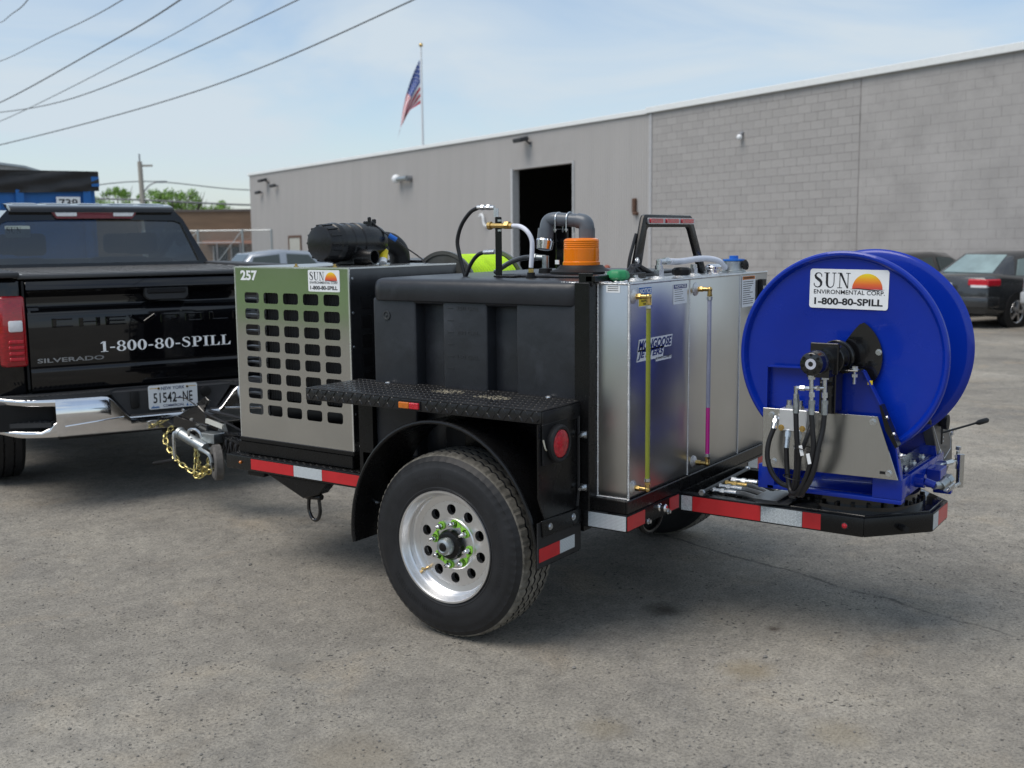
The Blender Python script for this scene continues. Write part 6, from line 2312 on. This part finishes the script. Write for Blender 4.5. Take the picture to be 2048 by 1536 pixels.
for k, (a, b_, c, m) in enumerate((((0.833, -0.73, .515), (0.837, -0.841, .515), (0.80, -0.95, .512), ZINC), ((0.904, -0.725, .518), (0.906, -0.837, .516), (0.868, -0.95, .512), ZINC),
                                   ((0.969, -0.73, .518), (0.975, -0.829, .516), (0.911, -0.95, .512), BRASS), ((1.032, -0.735, .52), (1.046, -0.844, .516), (0.985, -0.95, .512), ZINC))):
    a, b_, c = V(a), V(b_), V(c)
    g = MB()
    d = (b_ - a)
    g.hexn(a, a + d * 0.18, 0.014); g.cyl(a + d * 0.15, a + d * 0.7, 0.011, n=12); g.hexn(a + d * 0.4, a + d * 0.55, 0.0145); g.cyl(a + d * 0.65, a + d * 1.0, 0.0135, n=14)
    hf = g.build('hose_fitting', m, pl_)
    g = MB(); g.tube([a + d * 0.95, b_ + d * 0.25, c, c + V(0.02, -0.06, -0.03)], 0.0115, n=10); g.build('hose', pm('grey_wet_hose', (0.09, 0.095, 0.1), 0.25, coat=0.5), hf)
g = MB()
for k in range(5):
    x = 0.8 + k * 0.08
    g.tube([(x, -0.66, 0.47), (x + 0.02, -0.7, 0.49), (x - 0.01, -0.74, 0.48), (x + 0.03, -0.8, 0.465)], 0.011, n=8)
g.build('lower_hose', HOSE, pl_)
tape(pl_, (PX0, -0.646, 0.444), SIDE_R, UPZ, [(0.0, 0.047, 's'), (0.049, 0.335, 'r'), (0.337, 0.5, 's'), (0.502, 0.572, 'r')], 0.06)
tape(pl_, (0.952, -1.57, 0.446), REAR_R, UPZ, [(0.0, 0.075, 's'), (0.077, 0.22, 'r')], 0.058)
g = MB(); g.lathe([(0, 0.014), (0.003, 0.014), (0.004, 0.01)], (PX0, -1.308, 0.473), (-1, 0, 0), 18); mk = g.build('marker_light', RUBBER, pl_)
g = MB(); g.lathe([(0.0035, 0.0105), (0.007, 0.008), (0.009, 0)], (PX0, -1.308, 0.473), (-1, 0, 0), 16); g.build('red_dome', REDL, mk)
cd = V(0.95 - PX0, -1.57 + 1.378, 0).normalized()
cn = V(cd.y, -cd.x, 0)
q = V(PX0, -1.378, 0.465) + cd * 0.155
g = MB(); g.cyl(q, q + cn * 0.03, 0.013, n=16); g.cyl(q + cn * 0.03, q + cn * 0.032, 0.009, n=12); g.build('pin_socket', BLACKM, pl_)
# slewing ring
g = MB()
g.lathe([(0.516, 0.255), (0.535, 0.255), (0.535, 0.235), (0.565, 0.235), (0.565, 0.0)], (1.03, -1.26, 0), (0, 0, 1), 56)
tt = g.build('slewing_ring', BGLOSS, tr)
for k in range(26):
    t = R(k * 360 / 26)
    p = V(1.03 + math.cos(t) * 0.246, -1.26 + math.sin(t) * 0.246, 0.535)
    MB().hexn(p, p + V(0, 0, 0.012), 0.008).build('ring_bolt', BLACK, tt)

# --- blue hose reel
RY, RZ = -1.255, 1.095
FX, BX = 0.80, 1.17
rbase = MB()
rbase.box(0.745, 0.80, -1.505, -1.0, 0.575, 0.592)
rbase.box(0.745, 0.86, -1.507, -1.40, 0.592, 0.668)
rbase.box(0.86, 1.36, -1.507, -1.485, 0.592, 0.668)
rbase.box(0.745, 0.80, -1.03, -0.965, 0.575, 0.668)
rbase.box(1.28, 1.36, -1.485, -0.98, 0.575, 0.668)
rbase.box(0.80, 1.28, -1.03, -0.965, 0.575, 0.668)
rbase.box(0.80, 1.28, -1.40, -1.03, 0.575, 0.582)
re = rbase.build('hose_reel', BLUE, tr, bevel=0.004, seg=2)


def flange(x, s):
    g = MB()
    pr = [(0.0, 0.04), (0.0, 0.205), (0.002, 0.21), (0.003, 0.34), (0.0045, 0.352), (0.004, 0.358), (0.009, 0.362), (0.017, 0.365), (0.022, 0.371), (0.022, 0.379), (0.017, 0.385), (0.009, 0.387), (0.002, 0.383), (-0.004, 0.374), (-0.006, 0.36), (-0.006, 0.2), (-0.006, 0.04)]
    g.lathe(pr, (x, RY, RZ), (s, 0, 0), 120, u=(0, 0, 1))
    return g.build('flange', BLUE, re, sharp=30)


flange(FX, -1)
flange(BX, 1)
g = MB(); g.lathe([(FX, 0.15), (BX, 0.15)], (0, RY, RZ), (1, 0, 0), 40); g.build('drum', BLUE, re)
g = MB()
for k in range(13):
    g.lathe([(k * 0.0275 + 0.0137 + 0.0137 * math.cos(R(a)), 0.2 + 0.014 * math.sin(R(a))) for a in range(0, 361, 45)], (FX + 0.005, RY, RZ), (1, 0, 0), 36)
g.build('wound_hose', pm('dark_jet_hose', (0.01, 0.012, 0.03), 0.5), re)
sun_label((FX - 0.004, -1.131, 1.272), (0, -1, -0.012), (0, -0.012, 1), 0.288, 0.144, re)
# black hub plate bolted to the flange
pts = [(-1.262, 1.10), (-1.272, 1.15), (-1.30, 1.19), (-1.322, 1.216), (-1.338, 1.223)] + [(RY - 0.153 * math.sin(R(a)), RZ + 0.153 * math.cos(R(a))) for a in range(38, 131, 8)] + [(-1.35, 0.985), (-1.31, 0.99), (-1.27, 1.04)]
g = MB(); g.prism(pts, 'x', FX - 0.012, FX - 0.004); hp_ = g.build('hub_plate', BGLOSS, re)
g = MB(); g.bolt((FX - 0.012, -1.293, 1.113), (-1, 0, 0), 0.008, 0.008); g.bolt((FX - 0.012, -1.395, 1.118), (-1, 0, 0), 0.008, 0.008); g.build('bolt', ZINC, hp_)
# side frame: folded blue sheet, lower stainless guard
side = [(-1.0, 0.668), (-1.0, 1.05), (-1.352, 1.055), (-1.362, 1.05), (-1.473, 0.85), (-1.505, 0.668)]
g = MB()
g.prism(side, 'x', 0.752, 0.758)
for i in range(1, len(side) - 1):
    a, b_ = side[i - 1] if i > 1 else side[0], side[i]
for a, b_ in zip(side[:-1], side[1:]):
    g.bar((0.738, a[0], a[1]), (0.738, b_[0], b_[1]), 0.028, 0.005, up=(0, -(b_[1] - a[1]), b_[0] - a[0]))
g.build('side_frame', BLUE, re)
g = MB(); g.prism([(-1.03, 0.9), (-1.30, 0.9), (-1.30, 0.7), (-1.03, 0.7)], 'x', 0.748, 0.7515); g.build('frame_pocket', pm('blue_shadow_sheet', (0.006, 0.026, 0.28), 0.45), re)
g = MB()
gp = [(-0.992, 0.893), (-1.421, 0.895), (-1.50, 0.672), (-0.994, 0.666)]
g.prism(gp, 'x', 0.712, 0.716)
gu = g.build('guard_plate', STEEL2, re, bevel=0.001)
g = MB()
for y, z in ((-1.028, 0.87), (-1.405, 0.875), (-1.04, 0.692), (-1.467, 0.694)):
    g.bolt((0.712, y, z), (-1, 0, 0), 0.0085, 0.008)
    g.cyl((0.716, y, z), (0.75, y, z), 0.006, n=8)
g.build('guard_bolt', ZINC, gu)
g = MB()
for y, z in ((-1.026, 0.692), (-1.452, 0.694)): g.box(0.7105, 0.7118, y - 0.017, y + 0.017, z - 0.005, z + 0.005)
g.build('slot', BLACKM, gu)
# opposite side frame
g = MB(); g.prism(side, 'x', 1.25, 1.256); g.build('far_frame', BLUE, re)
g = MB(); g.cyl((0.62, RY, RZ), (1.27, RY, RZ), 0.025, n=16); g.build('shaft', BLACK, re)
# bearing and motor
g = MB()
g.cyl((0.66, RY, RZ), (0.735, RY, RZ), 0.055, n=28)
g.box(0.70, 0.738, RY - 0.06, RY + 0.01, RZ - 0.05, RZ - 0.04)
g.box(0.665, 0.735, RY - 0.105, RY - 0.02, 1.056, 1.062)
g.cyl((0.738, RY, RZ), (0.76, RY, RZ), 0.065, n=28)
g.box(0.64, 0.66, RY - 0.04, RY + 0.062, RZ - 0.05, RZ + 0.062)
g.box(0.655, 0.735, RY - 0.03, RY + 0.03, 0.90, RZ - 0.03)
br = g.build('bearing_mount', BGLOSS, re, bevel=0.003)
g = MB(); g.bolt((0.69, RY - 0.085, 1.062), (0, 0, 1), 0.011, 0.012); g.cyl((0.69, RY - 0.085, 1.056), (0.69, RY - 0.085, 1.01), 0.006, n=8); g.hexn((0.69, RY - 0.085, 1.035), (0.69, RY - 0.085, 1.046), 0.011); g.build('mount_bolt', ZINC, br)
g = MB()
g.lathe([(0.505, 0.0), (0.505, 0.036), (0.51, 0.041), (0.55, 0.042), (0.552, 0.044), (0.575, 0.044), (0.577, 0.042), (0.64, 0.04), (0.64, 0)], (0, RY + 0.012, RZ), (1, 0, 0), 36)
g.box(0.575, 0.64, RY - 0.03, RY + 0.05, RZ - 0.055, RZ - 0.01)
mo = g.build('hydraulic_motor', BGLOSS, tr, bevel=0.001)
g = MB()
for k in range(7):
    t = R(90 + k * 51.43)
    p = V(0.506, RY + 0.012 + math.cos(t) * 0.032, RZ + math.sin(t) * 0.032)
    g.cyl(p, p + V(-0.003, 0, 0), 0.0055, n=6)
g.build('end_screw', BLACK, mo)
g = MB(); g.lathe([(0.5045, 0.009), (0.503, 0.009), (0.503, 0.019), (0.5045, 0.019)], (0, RY + 0.012, RZ), (1, 0, 0), 24); g.build('maker_ring', pm('label_grey', (0.5, 0.52, 0.6), 0.4), mo)
# hydraulic fittings and hoses
g = MB()
g.hexn((0.58, -1.221, 1.046), (0.58, -1.221, 1.032), 0.014); g.cyl((0.58, -1.221, 1.035), (0.58, -1.224, 0.955), 0.008, n=12); g.hexn((0.58, -1.223, 0.985), (0.58, -1.224, 0.968), 0.011)
g.hexn((0.6, -1.263, 1.046), (0.6, -1.263, 1.032), 0.014); g.cyl((0.6, -1.263, 1.035), (0.6, -1.264, 0.955), 0.008, n=12); g.hexn((0.6, -1.263, 0.985), (0.6, -1.264, 0.966), 0.011)
g.cyl((0.585, -1.164, 0.996), (0.585, -1.221, 0.998), 0.0075, n=10); g.hexn((0.585, -1.18, 0.997), (0.585, -1.197, 0.997), 0.0105); g.cyl((0.585, -1.164, 1.002), (0.585, -1.166, 0.955), 0.008, n=12); g.hexn((0.585, -1.165, 0.975), (0.585, -1.166, 0.958), 0.011)
g.cyl((0.59, -1.225, 1.0), (0.595, -1.263, 1.002), 0.007, n=10); g.hexn((0.59, -1.236, 1.0), (0.592, -1.25, 1.001), 0.01)
g.build('steel_tee', ZINC, mo)
g = MB()
for x, y in ((0.585, -1.166), (0.58, -1.225), (0.6, -1.265)):
    g.cyl((x, y, 0.955), (x, y, 0.905), 0.0115, n=14); g.hexn((x, y, 0.957), (x, y, 0.943), 0.0125)
g.build('crimp_ferrule', GALV, mo)
g = MB(); g.box(0.66, 0.712, -1.18, -1.075, 0.822, 0.903); vb = g.build('valve_block', pm('milled_block', (0.7, 0.71, 0.73), 0.35, 0.7, var=0.08), tr, bevel=0.002)
g = MB()
for y in (-1.105, -1.145): g.cyl((0.685, y, 0.903), (0.685, y, 0.915), 0.016, n=6); g.cyl((0.685, y, 0.913), (0.685, y, 0.935), 0.011, n=12)
g.cyl((0.68, -1.075, 0.86), (0.68, -1.055, 0.865), 0.008, n=10); g.cyl((0.68, -1.056, 0.868), (0.655, -1.058, 0.825), 0.011, n=12); g.hexn((0.675, -1.056, 0.858), (0.667, -1.057, 0.845), 0.0125)
for y in (-1.11, -1.15): g.cyl((0.665, y, 0.825), (0.65, y, 0.76), 0.0105, n=12); g.hexn((0.664, y, 0.82), (0.66, y, 0.8), 0.0125)
g.build('valve_fitting', ZINC, vb)
g = MB()
for y, z in ((-1.085, 0.833), (-1.165, 0.835)): g.bolt((0.66, y, z), (-1, 0, 0), 0.008, 0.006)
g.build('block_bolt', BRASS, vb)
for pts, r_ in (([(0.585, -1.166, 0.905), (0.585, -1.17, 0.836), (0.59, -1.174, 0.776), (0.6, -1.176, 0.74), (0.61, -1.17, 0.684), (0.62, -1.165, 0.64), (0.64, -1.15, 0.6), (0.68, -1.12, 0.575)], 0.0095),
                ([(0.58, -1.225, 0.905), (0.58, -1.231, 0.845), (0.58, -1.235, 0.79), (0.582, -1.228, 0.738), (0.59, -1.208, 0.671), (0.6, -1.179, 0.615), (0.62, -1.15, 0.598), (0.64, -1.13, 0.615), (0.65, -1.115, 0.68), (0.65, -1.11, 0.76)], 0.0095),
                ([(0.6, -1.265, 0.905), (0.595, -1.262, 0.848), (0.585, -1.252, 0.787), (0.58, -1.245, 0.727), (0.585, -1.225, 0.664), (0.6, -1.192, 0.612), (0.63, -1.165, 0.597), (0.645, -1.155, 0.64), (0.65, -1.15, 0.70), (0.65, -1.15, 0.76)], 0.0095),
                ([(0.655, -1.058, 0.828), (0.645, -1.043, 0.773), (0.64, -1.042, 0.715), (0.64, -1.062, 0.66), (0.645, -1.094, 0.626), (0.66, -1.13, 0.61), (0.7, -1.16, 0.575)], 0.0095),
                ([(0.665, -1.2, 0.86), (0.64, -1.191, 0.812), (0.63, -1.171, 0.744), (0.625, -1.157, 0.677), (0.635, -1.145, 0.61), (0.69, -1.13, 0.57)], 0.0085)):
    g = MB(); g.tube(pts, r_, n=12, sub=6); g.build('hydraulic_hose', HOSE, re)
g = MB()
for c_, a_ in (((0.605, -1.205, 0.775), 0.05), ((0.615, -1.15, 0.66), 0.035)):
    g.tube([(c_[0] + 0.03 * math.cos(R(t)), c_[1] + a_ * math.sin(R(t)), c_[2] + 0.006 * math.sin(R(t))) for t in range(0, 360, 30)], 0.002, n=5, sub=2, closed=True)
g.build('cable_tie', BLACKM, re)
g = MB()
for p_ in ((0.572, -1.222, 0.745), (0.583, -1.19, 0.77)):
    g.obox(p_, (0.002, 0.001, 0), (0, -0.006, 0.002), (0, 0.004, 0.018))
g.build('hose_tag', WHITE, re)
# fairlead rollers on the slanted edge
g = MB()
g.prism([(-1.43, 0.94), (-1.437, 0.94), (-1.50, 0.80), (-1.492, 0.79), (-1.455, 0.85)], 'x', 0.69, 0.735); g.build('edge_bracket', BLACK, re)
g = MB()
for y, z in ((-1.452, 0.895), (-1.478, 0.838)): g.bolt((0.70, y, z), (0, -1, 0.4), 0.007, 0.01)
g.bolt((0.745, -1.493, 0.755), (0, -1, 0.2), 0.008, 0.012, 0.01)
g.build('edge_bolt', ZINC, re)
g = MB(); g.box(0.732, 0.7365, -1.392, -1.375, 1.005, 1.02); g.build('yellow_sticker', YEL, re)
# bottom rail, swivel outlet, latch and crank
g = MB(); g.box(0.86, 1.34, -1.486, -1.44, 0.669, 0.673); g.box(0.88, 1.34, -1.44, -1.436, 0.669, 0.70)
rl = g.build('bottom_rail', STEEL2, re)
g = MB()
for x in (0.93, 1.05, 1.18): g.bolt((x, -1.465, 0.673), (0, 0, 1), 0.009, 0.01)
g.build('rail_bolt', ZINC, rl)
g = MB(); g.cyl((0.93, -1.507, 0.632), (0.93, -1.54, 0.632), 0.026, n=18); g.cyl((0.93, -1.54, 0.632), (0.935, -1.575, 0.62), 0.014, n=12); sw = g.build('swivel', BLUE, re)
g = MB(); g.cyl((0.935, -1.57, 0.618), (0.985, -1.585, 0.612), 0.014, n=12); g.cyl((0.975, -1.585, 0.61), (1.03, -1.605, 0.632), 0.018, n=14); g.hexn((1.01, -1.598, 0.624), (1.03, -1.605, 0.632), 0.021); g.build('outlet_elbow', GALV, sw)
g = MB(); g.box(1.08, 1.18, -1.56, -1.507, 0.575, 0.648); g.box(1.20, 1.23, -1.575, -1.507, 0.53, 0.585); g.build('latch_block', BLUE, re, bevel=0.003)
g = MB(); g.cyl((1.16, -1.575, 0.56), (1.36, -1.575, 0.545), 0.009, n=10)
sp_ = [(1.09 + 0.09 * t / 60, -1.58 + 0.014 * math.cos(t * 0.75), 0.575 + 0.014 * math.sin(t * 0.75)) for t in range(61)]
g.tube(sp_, 0.0022, n=5, sub=1); g.build('latch_pin', ZINC, re)
g = MB(); g.cyl((1.345, -1.575, 0.532), (1.345, -1.575, 0.665), 0.0145, n=14); g.build('latch_handle', STEEL2, re)
# --- control panel
g = MB()
cpz = [(1.15, 0.825), (1.36, 0.845), (1.53, 0.69), (1.545, 0.60), (1.50, 0.585), (1.40, 0.53), (1.30, 0.545), (1.29, 0.66)]
g.prism(cpz, 'y', -1.50, -1.46)
ct = g.build('control_panel', pm('panel_grey', (0.055, 0.057, 0.062), 0.3), tr, bevel=0.003)
ol = [(1.175, 0.812), (1.35, 0.828), (1.50, 0.695), (1.505, 0.655), (1.40, 0.63), (1.365, 0.655), (1.32, 0.68)]
g = MB(); g.tube([(x, -1.5008, z) for x, z in ol], 0.0013, n=5, sub=1, closed=True); g.build('outline', WHITE, ct)
g = MB(); g.box(1.335, 1.35, -1.503, -1.4995, 0.70, 0.78); g.build('lever_slot', BLACKM, ct)
g = MB(); g.cyl((1.342, -1.50, 0.745), (1.52, -1.60, 0.77), 0.0045, n=8); lv = g.build('lever', BLACKM, ct)
g = MB(); g.lathe([(0, 0.006), (0.015, 0.011), (0.06, 0.011), (0.068, 0.006), (0.069, 0)], (1.51, -1.595, 0.768), (0.178, -0.1, 0.025), 14); g.build('grip', BLACKM, lv)
g = MB(); g.lathe([(0, 0.02), (0.012, 0.02), (0.014, 0.03), (0.035, 0.03), (0.037, 0)], (1.285, -1.50, 0.80), (0, -1, 0), 24); g.build('knob', BLACKM, ct)
g = MB()
for k in range(5): g.box(1.365, 1.365 + 0.008, -1.5015, -1.4995, 0.705 + k * 0.016, 0.709 + k * 0.016)
g.build('scale_mark', WHITE, ct)
g = MB(); g.bolt((1.325, -1.50, 0.665), (0, -1, 0), 0.013, 0.006); g.bolt((1.515, -1.5, 0.72), (0, -1, 0), 0.013, 0.006); g.build('panel_screw', ZINC, ct)
g = MB(); g.cyl((1.30, -1.5, 0.62), (1.53, -1.53, 0.605), 0.006, n=8); g.hexn((1.36, -1.51, 0.617), (1.44, -1.52, 0.611), 0.013); g.cyl((1.51, -1.53, 0.645), (1.51, -1.53, 0.575), 0.008, n=8); g.cyl((1.48, -1.53, 0.628), (1.54, -1.53, 0.588), 0.008, n=8)
for p_ in ((1.51, -1.53, 0.65), (1.51, -1.53, 0.57), (1.545, -1.53, 0.585)): g.hexn(p_, V(p_) + V(0.0, -0.001, 0.014), 0.011)
g.build('needle_valve', ZINC, ct)

# --- tongue, coupler, jack and chains
g = MB()
g.bar((0.60, 1.54, 0.43), (0.86, 2.2, 0.40), 0.05, 0.09)
g.bar((1.32, 1.54, 0.43), (0.98, 2.2, 0.40), 0.05, 0.09)
g.bar((0.95, 1.54, 0.43), (0.915, 2.42, 0.40), 0.075, 0.09)
to_ = g.build('tongue', BLACK, tr, bevel=0.004)
g = MB()
for k in range(7):
    t = k / 7
    p_ = V(0.66 + 0.2 * t, 1.72 + 0.5 * t, 0.40)
    g.tube([p_ + V(-0.02, 0, -0.05), p_ + V(-0.03, 0.005, 0.0), p_ + V(-0.02, 0.02, 0.035), p_ + V(-0.015, 0.04, 0.0), p_ + V(-0.02, 0.05, -0.05)], 0.005, n=6)
g.build('breakaway_coil', HOSE, to_)
g = MB()
g.bar((0.915, 2.4, 0.455), (0.905, 2.68, 0.49), 0.09, 0.07)
g.prism([(2.42, 0.45), (2.40, 0.55), (2.47, 0.60), (2.56, 0.57), (2.66, 0.52), (2.67, 0.45)], 'x', 0.875, 0.94)
g.prism([(2.44, 0.58), (2.40, 0.63), (2.44, 0.65), (2.52, 0.6)], 'x', 0.90, 0.915)
co = g.build('coupler', BGLOSS, tr, bevel=0.004)
g = MB(); g.cyl((0.87, 2.53, 0.508), (0.876, 2.53, 0.508), 0.013, n=12); g.cyl((0.87, 2.6, 0.56), (0.876, 2.6, 0.56), 0.01, n=10); g.build('pivot_pin', ZINC, co)
g = MB(); g.rrect((0.8735, 2.50, 0.435), SIDE_R, UPZ, 0.075, 0.035, 0.002, 0.001); g.cur = 1; g.quad((0.8722, 2.498, 0.461), SIDE_R, UPZ, 0.07, 0.006, 0.0003); g.build('warning_sticker', [WHITE, ORANGE], co, flip=False)
g = MB(); g.tube([(0.87, 2.48, 0.6), (0.86, 2.56, 0.635), (0.865, 2.65, 0.63), (0.9, 2.7, 0.6)], 0.0035, n=6); g.tube([(0.88, 2.42, 0.56), (0.86, 2.2, 0.52), (0.8, 2.0, 0.5), (0.7, 1.7, 0.5), (0.65, 1.55, 0.53)], 0.006, n=6); g.tube([(0.9, 2.4, 0.57), (0.9, 2.15, 0.55), (0.85, 1.9, 0.52), (0.75, 1.6, 0.53)], 0.009, n=7); g.build('cable', HOSE, co)
g = MB(); g.obox((0.875, 2.33, 0.505), (0.0, 0.07, 0.012), (0.008, 0, 0), (0, -0.003, 0.012)); g.build('tie_tag', pm('pale_tag', (0.6, 0.6, 0.55), 0.5), co)
# swivel jack folded up, wheel at its lower end
jx = 0.80
A, B = V(jx, 2.53, 0.438), V(jx, 2.33, 0.375)
g = MB(); g.cyl(A, B, 0.03, n=20); g.cyl(A + (A - B) * 0.12, A, 0.034, n=20)
g.box(jx + 0.02, 0.9, 2.28, 2.40, 0.40, 0.455)
jk = g.build('jack', GALV, tr, bevel=0.002)
g = MB(); g.tube([(jx - 0.03, 2.43, 0.44), (jx - 0.035, 2.42, 0.475), (jx - 0.03, 2.38, 0.485), (jx - 0.02, 2.35, 0.465), (jx - 0.015, 2.34, 0.44)], 0.008, n=8); g.build('pull_loop', ZINC, jk)
g = MB(); g.tube([A + V(0, 0.02, 0.01), A + V(-0.01, 0.05, 0.005), A + V(-0.015, 0.055, -0.03), A + V(-0.015, 0.055, -0.155)], 0.0095, n=10, sub=4); cr_ = g.build('crank', ZINC, jk)
g = MB(); g.cyl(A + V(-0.015, 0.05, -0.155), A + V(-0.03, 0.215, -0.19), 0.012, n=12); g.sphere(A + V(-0.031, 0.222, -0.191), 0.012); g.build('grip', BLACKM, cr_)
g = MB()
W0 = V(jx + 0.0, 2.235, 0.305)
for s in (-1, 1):
    g.tube([B + V(s * 0.026, 0.02, 0.0), B + V(s * 0.033, -0.05, -0.015), W0 + V(s * 0.034, 0.02, 0.04), W0 + V(s * 0.034, 0, 0)], 0.011, n=8)
g.cyl(W0 + V(-0.05, 0, 0), W0 + V(0.05, 0, 0), 0.01, n=10)
g.build('fork', GALV, jk)
g = MB()
g.lathe([(-0.024, 0.05), (-0.026, 0.088), (-0.018, 0.1), (0.018, 0.1), (0.026, 0.088), (0.024, 0.05)], W0, (0.84, -0.51, 0.0), 32)
jw = g.build('jack_wheel', pm('dusty_rubber', (0.11, 0.105, 0.1), 0.8, var=0.4, scale=25), jk)
g = MB(); g.lathe([(-0.02, 0.0), (-0.024, 0.03), (-0.014, 0.05), (-0.02, 0.062), (-0.0235, 0.07)], W0, (0.84, -0.51, 0), 24)
for k in range(5):
    t = k * 1.2566
g.build('wheel_hub', BLACKM, jw)
# safety chains
lk = MB()
ln, lw, lr = 0.021, 0.0125, 0.0042
pa = [(math.cos(R(a)) * lw, (ln - lw) + math.sin(R(a)) * lw, 0) for a in range(0, 181, 30)] + [(math.cos(R(a)) * lw, -(ln - lw) + math.sin(R(a)) * lw, 0) for a in range(180, 361, 30)]
lk.tube(pa, lr, n=7, sub=1, closed=True)
LINK = None


def chain(pts):
    global LINK
    P = catmull(pts, 40)
    root = bpy.data.objects.new('safety_chain', None)
    COL.objects.link(root)
    root.parent = tr
    d, last, k = 0.0, P[0], 0
    pos = [P[0]]
    for p_ in P[1:]:
        if (p_ - pos[-1]).length >= 0.0335:
            pos.append(p_.copy())
    for i in range(len(pos) - 1):
        a, b_ = pos[i], pos[i + 1]
        if LINK is None:
            o = lk.build('link', GOLD, root, flip=False)
            LINK = o.data
        else:
            o = bpy.data.objects.new('link', LINK)
            COL.objects.link(o)
            o.parent = root
        dv = (b_ - a).normalized()
        q_ = dv.to_track_quat('Y', 'Z')
        m = q_.to_matrix().to_4x4() @ Matrix.Rotation(R(90 if i % 2 else 0) + 0.5, 4, 'Y')
        m.translation = (a + b_) / 2
        o.matrix_local = m
    return root


chain([(0.93, 2.74, 0.46), (0.83, 2.72, 0.40), (0.80, 2.64, 0.33), (0.79, 2.55, 0.27), (0.80, 2.45, 0.225), (0.82, 2.40, 0.215), (0.83, 2.36, 0.26), (0.84, 2.33, 0.33), (0.87, 2.33, 0.39)])
chain([(0.85, 2.47, 0.40), (0.84, 2.46, 0.35), (0.83, 2.45, 0.29), (0.80, 2.43, 0.23), (0.78, 2.39, 0.205), (0.80, 2.35, 0.225), (0.80, 2.31, 0.24), (0.81, 2.28, 0.27), (0.84, 2.28, 0.33)])
chain([(1.02, 2.74, 0.44), (1.0, 2.66, 0.33), (0.93, 2.56, 0.25), (0.86, 2.44, 0.22), (0.84, 2.40, 0.24), (0.88, 2.36, 0.3), (0.93, 2.33, 0.37)])


# keep to thing > part > sub-part: flatten anything deeper onto its part
def depth_of(o):
    n = 1
    while o.parent is not None:
        o, n = o.parent, n + 1
    return n


for o in list(COL.objects):
    while depth_of(o) > 3:
        o.parent = o.parent.parent
